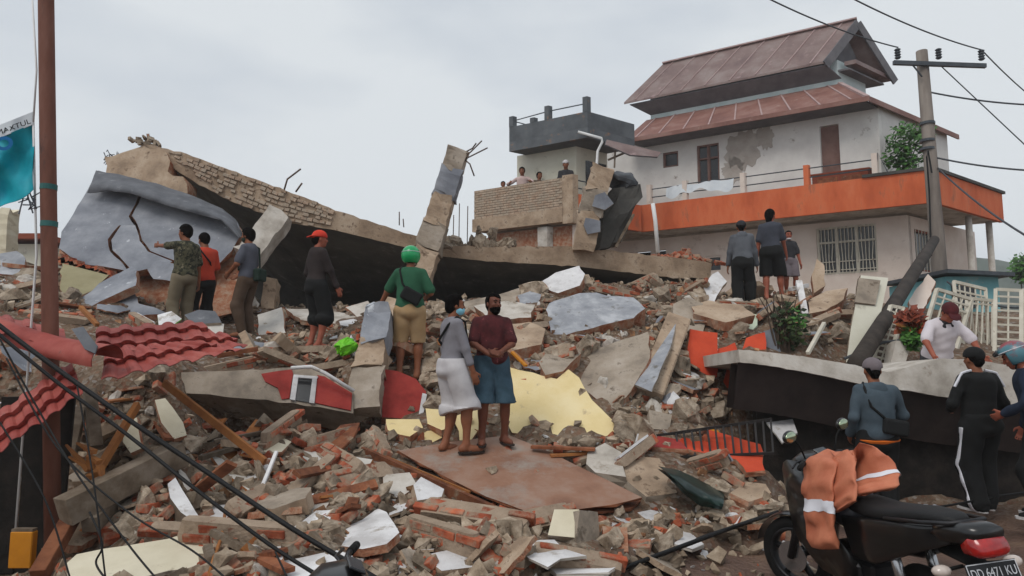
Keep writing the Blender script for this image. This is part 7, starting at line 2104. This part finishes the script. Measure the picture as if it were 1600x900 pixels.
def make_bike(label, steer=28):
    t = thing('motorcycle', label, 'motorcycle')
    S = Matrix.Translation((1.05, 0, 0)) @ Matrix.Rotation(R(steer), 4, 'Z') @ Matrix.Translation((-1.05, 0, 0))
    def fin(m, name, mt, parent=t, smooth=True, front=False, bevel=0):
        if front: m.v = [S @ p for p in m.v]
        return m.part(name, mt, parent, smooth=smooth, world=False, bevel=bevel)
    def sec(x, z, hy, hz, e=3.0, tilt=0.0):
        return ((x, 0, z), V((0, hy, 0)), V((hz * math.sin(tilt), 0, hz * math.cos(tilt))), e)
    def wheel(cx, front):
        r, w = .275, .05
        m = MB(); n = 36
        def f(u, v):
            a, b = 2 * math.pi * u, 2 * math.pi * v
            rr = r - w + w * math.cos(b)
            return V((cx + rr * math.cos(a), w * .85 * math.sin(b), r + rr * math.sin(a)))
        m.grid(f, n, 12)
        wh = fin(m, 'wheel', 'rubber', front=front)
        m = MB(); m.tube([V((cx, -.05, r)), V((cx, .05, r))], .05, 14)
        for k in range(5):
            a = 2 * math.pi * k / 5 + .3
            d = V((math.cos(a), 0, math.sin(a)))
            m.beam(V((cx, 0, r)) + d * .04, V((cx, 0, r)) + d * .19, .035, .03, up=(0, 1, 0))
        m.grid(lambda u, v: V((cx + (.19 + .02 * math.cos(2 * math.pi * v)) * math.cos(2 * math.pi * u), .045 * math.sin(2 * math.pi * v), r + (.19 + .02 * math.cos(2 * math.pi * v)) * math.sin(2 * math.pi * u))), n, 8)
        fin(m, 'rim', 'alloy', wh, front=front)
        m = MB(); m.tube([V((cx, .062, r)), V((cx, .067, r))], .11, 24); fin(m, 'brake_disc', 'chrome', wh, smooth=False, front=front)
        return wh
    wheel(0, False); wheel(1.24, True)
    for s in (-1, 1):
        m = MB(); m.tube([V((1.24, s * .085, .275)), V((1.12, s * .085, .62)), V((1.04, s * .085, .92))], [.026, .026, .022], 10); fin(m, 'fork_tube', 'alloy', front=True)
        m = MB(); m.beam(V((.42, s * .09, .36)), V((-.02, s * .09, .275)), .025, .05); fin(m, 'swing_arm', 'alloy', smooth=False)
        m = MB(); m.tube([V((.02, s * .11, .33)), V((.12, s * .11, .70))], .03, 8); fin(m, 'shock_absorber', 'chrome')
        m = MB(); m.tube([V((.38, s * .08, .30)), V((.38, s * .26, .30))], .014, 8); fin(m, 'footpeg', 'rubber')
        # leg shield panels
        m = MB(); m.loft([((1.0, s * .15, .82), V((.11, s * .03, 0)), V((0, .016, .18)), 3), ((.88, s * .18, .64), V((.17, s * .02, 0)), V((0, .02, .24)), 3), ((.72, s * .17, .48), V((.19, 0, 0)), V((0, .02, .18)), 3), ((.54, s * .14, .42), V((.12, 0, 0)), V((0, .014, .10)), 3)], 14); fin(m, 'leg_shield', 'bike_black')
        # side panel under seat
        m = MB(); m.loft([((.48, s * .13, .60), V((0, .014, 0)), V((.05, 0, .12)), 3), ((.22, s * .15, .64), V((0, .02, 0)), V((.02, 0, .13)), 3), ((-.05, s * .13, .72), V((0, .018, 0)), V((0, 0, .09)), 3), ((-.34, s * .09, .81), V((0, .012, 0)), V((0, 0, .045)), 3)], 12); fin(m, 'side_panel', 'bike_black')
        m = MB(); m.tube([V((-.36, s * .06, .66)), V((-.38, s * .17, .66))], .01, 6); fin(m, 'signal_stalk', 'rubber')
        m = MB(); m.ball((-.385, s * .20, .66), (.035, .05, .03), 12, 8); fin(m, 'turn_signal', 'lamp_clear')
        # bars
        m = MB(); m.tube([V((1.0, 0, .98)), V((.98, s * .12, 1.0)), V((.95, s * .22, 1.01)), V((.90, s * .36, .99))], .012, 8); fin(m, 'handlebar', 'alloy', front=True)
        m = MB(); m.tube([V((.937, s * .255, 1.005)), V((.897, s * .37, .99))], .018, 10); fin(m, 'grip', 'rubber', front=True)
        m = MB(); m.tube([V((.99, s * .17, 1.005)), V((1.0, s * .24, 1.0)), V((.955, s * .36, .985))], .007, 6); fin(m, 'lever', 'alloy', front=True)
        m = MB(); m.tube([V((.96, s * .19, 1.02)), V((.96, s * .24, 1.12)), V((.96, s * .29, 1.16))], .006, 6); ms = fin(m, 'mirror_stem', 'rubber', front=True)
        m = MB(); m.ball((.965, s * .34, 1.19), (.022, .075, .045), 16, 10); fin(m, 'mirror_shell', 'bike_black', ms, front=True)
        m = MB(); m.ball((.95, s * .34, 1.19), (.012, .066, .038), 16, 10); fin(m, 'mirror_glass', 'mirror', ms, front=True)
    # front fender
    m = MB(); m.grid(lambda u, v: V((1.24 + (.30 + .01 * math.sin(v * math.pi)) * math.cos(R(15 + 130 * u)), (v - .5) * .12, .275 + (.30 + .012 * math.sin(v * math.pi)) * math.sin(R(15 + 130 * u)))), 16, 6)
    m.grid(lambda u, v: V((1.24 + .294 * math.cos(R(15 + 130 * u)), (v - .5) * .118, .275 + .294 * math.sin(R(15 + 130 * u)))), 16, 6); fin(m, 'front_fender', 'bike_black', front=True)
    # cowl and headlight
    m = MB(); m.loft([((.90, 0, 1.0), V((0, .06, 0)), V((.01, 0, .02)), 2.6), ((.96, 0, .99), V((0, .16, 0)), V((.02, 0, .05)), 2.6), ((1.04, 0, .95), V((0, .17, 0)), V((.03, 0, .09)), 2.6), ((1.12, 0, .90), V((0, .12, 0)), V((.03, 0, .09)), 2.4), ((1.17, 0, .87), V((0, .06, 0)), V((.02, 0, .05)), 2.2)], 20); fin(m, 'headlight_cowl', 'bike_black', front=True)
    m = MB(); m.ball((1.13, 0, .89), (.06, .12, .075), 18, 10); fin(m, 'headlight', 'lamp_clear', front=True)
    m = MB(); m.box((.945, 0, 1.045), (.07, .13, .012), Matrix.Rotation(-.5, 3, 'Y')); fin(m, 'instrument_panel', 'glass_dark', smooth=False, front=True, bevel=.004)
    m = MB(); m.loft([((1.02, 0, .46), V((0, .12, 0)), V((.05, 0, .06)), 3), ((1.02, 0, .66), V((0, .17, 0)), V((.09, 0, .03)), 3), ((1.03, 0, .87), V((0, .16, 0)), V((.07, 0, .03)), 3)], 14); fin(m, 'front_panel', 'bike_black')
    # spine and tank, seat, tail
    m = MB(); m.loft([sec(.96, .70, .06, .07), sec(.84, .72, .10, .11), sec(.70, .745, .135, .125, 2.6), sec(.56, .74, .14, .125, 2.8), sec(.46, .72, .12, .10, 3)], 20); fin(m, 'tank', 'bike_grey')
    m = MB(); m.loft([sec(.54, .78, .07, .035), sec(.46, .795, .12, .05), sec(.26, .79, .135, .05), sec(.10, .81, .13, .05), sec(-.08, .845, .115, .045), sec(-.26, .865, .085, .035), sec(-.33, .865, .05, .02)], 18); fin(m, 'seat', 'bike_seat')
    m = MB(); m.loft([sec(-.18, .79, .12, .06), sec(-.32, .815, .115, .062), sec(-.42, .83, .10, .058), sec(-.49, .845, .085, .035)], 16); fin(m, 'tail_cowl', 'bike_black')
    m = MB(); m.loft([((-.425, 0, .765), V((0, .105, 0)), V((.015, 0, .03)), 4), ((-.475, 0, .785), V((0, .10, 0)), V((.03, 0, .052)), 4), ((-.505, 0, .80), V((0, .082, 0)), V((.025, 0, .04)), 3.4)], 16); fin(m, 'tail_light', 'lamp_red')
    m = MB(); m.loft([((-.20, 0, .70), V((0, .06, 0)), V((0, 0, .02)), 4), ((-.38, 0, .68), V((0, .06, 0)), V((0, 0, .014)), 4), ((-.47, 0, .54), V((0, .06, 0)), V((.012, 0, .01)), 4), ((-.49, 0, .46), V((0, .05, 0)), V((.01, 0, .006)), 4)], 10); fin(m, 'rear_fender', 'rubber')
    m = MB(); Rp = Matrix.Rotation(R(20), 3, 'Y'); pc = V((-.485, 0, .65)); m.box(pc, (.008, .275, .115), Rp); pl = fin(m, 'number_plate', 'plate_black', smooth=False)
    m = MB()
    for (y, z, a, b) in ((0, .053, .27, .004), (0, -.053, .27, .004), (.134, 0, .004, .108), (-.134, 0, .004, .108)):
        m.box(pc + Rp @ V((-.0055, y, z)), (.002, a, b), Rp)
    fin(m, 'plate_border', 'plate_white', pl, smooth=False)
    tm = text_mesh('DD 6471 KU', .064, 'plate_white', .0006)
    o = bpy.data.objects.new('lettering', tm); o.location = pc + Rp @ V((-.0062, 0, .008))
    # text x -> -y (reads left to right from behind), text y -> up, text z -> backwards
    o.rotation_euler = (Rp.to_4x4() @ Matrix(((0, 0, -1, 0), (-1, 0, 0, 0), (0, 1, 0, 0), (0, 0, 0, 1)))).to_euler(); o.scale = (.72, .95, 1); put(o, parent=pl)
    # engine, exhaust, stand
    m = MB(); m.box((.50, 0, .36), (.34, .2, .2)); m.box((.52, .11, .36), (.2, .05, .17)); m.box((.52, -.11, .36), (.2, .05, .17)); fin(m, 'engine', 'alloy', smooth=False, bevel=.02)
    m = MB()
    for k in range(6): m.box((.70 + k * .025, 0, .40), (.012, .15, .15))
    m.tube([V((.66, 0, .40)), V((.86, 0, .42))], .05, 12); fin(m, 'cylinder_fins', 'alloy', smooth=False)
    m = MB(); m.tube([V((.82, -.04, .36)), V((.80, -.1, .24)), V((.5, -.13, .22)), V((.15, -.15, .26)), V((-.2, -.16, .38)), V((-.42, -.16, .46))], [.02, .02, .022, .045, .05, .045], 12); fin(m, 'exhaust', 'chrome')
    m = MB(); m.tube([V((.36, .10, .24)), V((.33, .26, .01))], .011, 6); m.box((.33, .265, .008), (.05, .03, .01)); fin(m, 'side_stand', 'alloy')
    m = MB(); m.loft([((.40, .105, .30), V((0, .014, 0)), V((0, 0, .06)), 3), ((.02, .105, .275), V((0, .014, 0)), V((0, 0, .055)), 3)], 10); fin(m, 'chain_case', 'bike_black')
    m = MB(); m.beam(V((.9, 0, .66)), V((.1, 0, .62)), .05, .07); m.beam(V((.5, 0, .62)), V((.48, 0, .40)), .05, .06); fin(m, 'frame_tube', 'rubber', smooth=False)
    m = MB(); m.tube([V((.10, .135, .80)), V((-.2, .15, .85)), V((-.36, .1, .875)), V((-.38, 0, .88)), V((-.36, -.1, .875)), V((-.2, -.15, .85)), V((.10, -.135, .80))], .011, 8); fin(m, 'grab_rail', 'alloy')
    return t
bikeA = make_bike('black motorcycle with red tail light and an orange raincoat over its bars')
bikeC = copy_tree(bikeA); bikeC['label'] = 'black motorcycle of which only cowl and bar show under the thick cables'
for b_, loc, hd, lean_ in ((bikeA, (2.36, 3.88, 0), 97, -5), (bikeC, (.34, 2.62, -.15), 172, -5)):
    b_.location = loc; b_.rotation_euler = (R(lean_), 0, R(hd)); b_['group'] = 'motorcycles parked on the street'
# orange raincoat over bars and tank of the first motorcycle
MWA = Matrix.Translation(bikeA.location) @ bikeA.rotation_euler.to_matrix().to_4x4()
rc_ = thing('raincoat', 'orange raincoat with silver reflective bands draped over the motorcycle', 'raincoat', MWA @ V((.85, .1, .6)))
def sleeve(pts, w, th, bands, seed):
    """flattened tube of cloth: pts = (local bike point, width dir), w half widths"""
    P = [MWA @ (V(p) + V((-.13, -.01, 0))) for p in pts]
    secs = []
    n = len(P)
    Q, Wd = [], []
    for i in range(n - 1):
        p0, p1, p2, p3 = P[max(i - 1, 0)], P[i], P[i + 1], P[min(i + 2, n - 1)]
        for k in range(8):
            t = k / 8
            Q.append(.5 * ((2 * p1) + (p2 - p0) * t + (2 * p0 - 5 * p1 + 4 * p2 - p3) * t * t + (3 * p1 - p0 - 3 * p2 + p3) * t ** 3)); Wd.append(w[i] * (1 - t) + w[i + 1] * t)
    Q.append(P[-1]); Wd.append(w[-1])
    fwd = (MWA.to_3x3() @ V((1, 0, 0))).normalized()
    def S(i, g):
        d = (Q[min(i + 1, len(Q) - 1)] - Q[max(i - 1, 0)]).normalized()
        x = (fwd - d * fwd.dot(d)).normalized(); y = d.cross(x)
        return (Q[i], x * (Wd[i] + g), y * (th * (1 + .4 * math.sin(i * .9 + seed)) + g), 2.6)
    m = MB(); m.loft([S(i, 0) for i in range(len(Q))], 28)
    def crease(p):
        k = noise.noise(p * 8) * .03 + noise.noise(p * 19) * .014 + noise.noise(p * 37) * .005
        return p + V((k, k * .5, k * .6))
    m.v = [crease(p) for p in m.v]
    m.part('panel', 'c_rain', rc_, smooth=True)
    for (a, b) in bands:
        m = MB(); m.loft([S(i, .004) for i in range(a, b)], 28, cap=False); m.v = [crease(p) for p in m.v]
        m.part('reflective_band', 'reflective', rc_, smooth=True)
sleeve([(.84, .02, 1.05), (.82, .14, 1.01), (.78, .21, .84), (.75, .24, .66), (.73, .25, .51)], [.13, .16, .17, .16, .15], .026, [(18, 22)], 1)
sleeve([(.80, .06, 1.05), (.76, -.08, 1.04), (.64, -.06, .95), (.54, .0, .915), (.45, .05, .90)], [.16, .17, .18, .18, .15], .024, [(20, 23)], 2)
sleeve([(.76, .08, 1.04), (.66, .13, .95), (.58, .165, .86), (.54, .18, .80)], [.15, .16, .15, .12], .022, [], 3)
m = MB(); m.tube([MWA @ V(p) for p in ((.72, .02, 1.0), (.64, .05, .94), (.57, .08, .92))], .008, 6); m.part('drawstring', 'reflective', rc_)
for o in list(bikeC.children):
    if o.name.startswith('mirror_stem'):
        for k in list(o.children): bpy.data.objects.remove(k)
        bpy.data.objects.remove(o)
m = MB(); c = at(1450, 806, 6.2)
m.grid(lambda u, v: c + V(((u - .5) * .32 + .03 * v, (v - .5) * .3, .06 + .05 * noise.noise(V((u * 4, v * 4, 0))) + .03 * noise.noise(V((u * 9, v * 9, 3))))), 10, 8)
m.grid(lambda u, v: c + V(((u - .5) * .3 + .03 * v, (v - .5) * .28, .03 + .03 * noise.noise(V((u * 4, v * 4, 7))))), 10, 8)
m.top('crumpled_foil', 'plastic_clear', 'crumpled silver grey plastic sheet lying on the street behind the seat', 'sheet')

# ------------------------------------------------------------------ damp, dusty air over the whole site
hz = MB(); hz.box((40, 86, 17), (420, 212, 36))
hm = bpy.data.materials.new('haze'); hm.use_nodes = True
hn = hm.node_tree.nodes; hn.clear()
ho = hn.new('ShaderNodeOutputMaterial'); hv = hn.new('ShaderNodeVolumePrincipled')
hv.inputs['Color'].default_value = (.985, .99, 1.0, 1); hv.inputs['Density'].default_value = .0013; hv.inputs['Anisotropy'].default_value = .2
hm.node_tree.links.new(hv.outputs[0], ho.inputs['Volume']); MATS['haze'] = hm
put(bpy.data.objects.new('haze', hz.mesh('haze', 'haze')), 'thin damp haze over the whole site', kind='stuff')
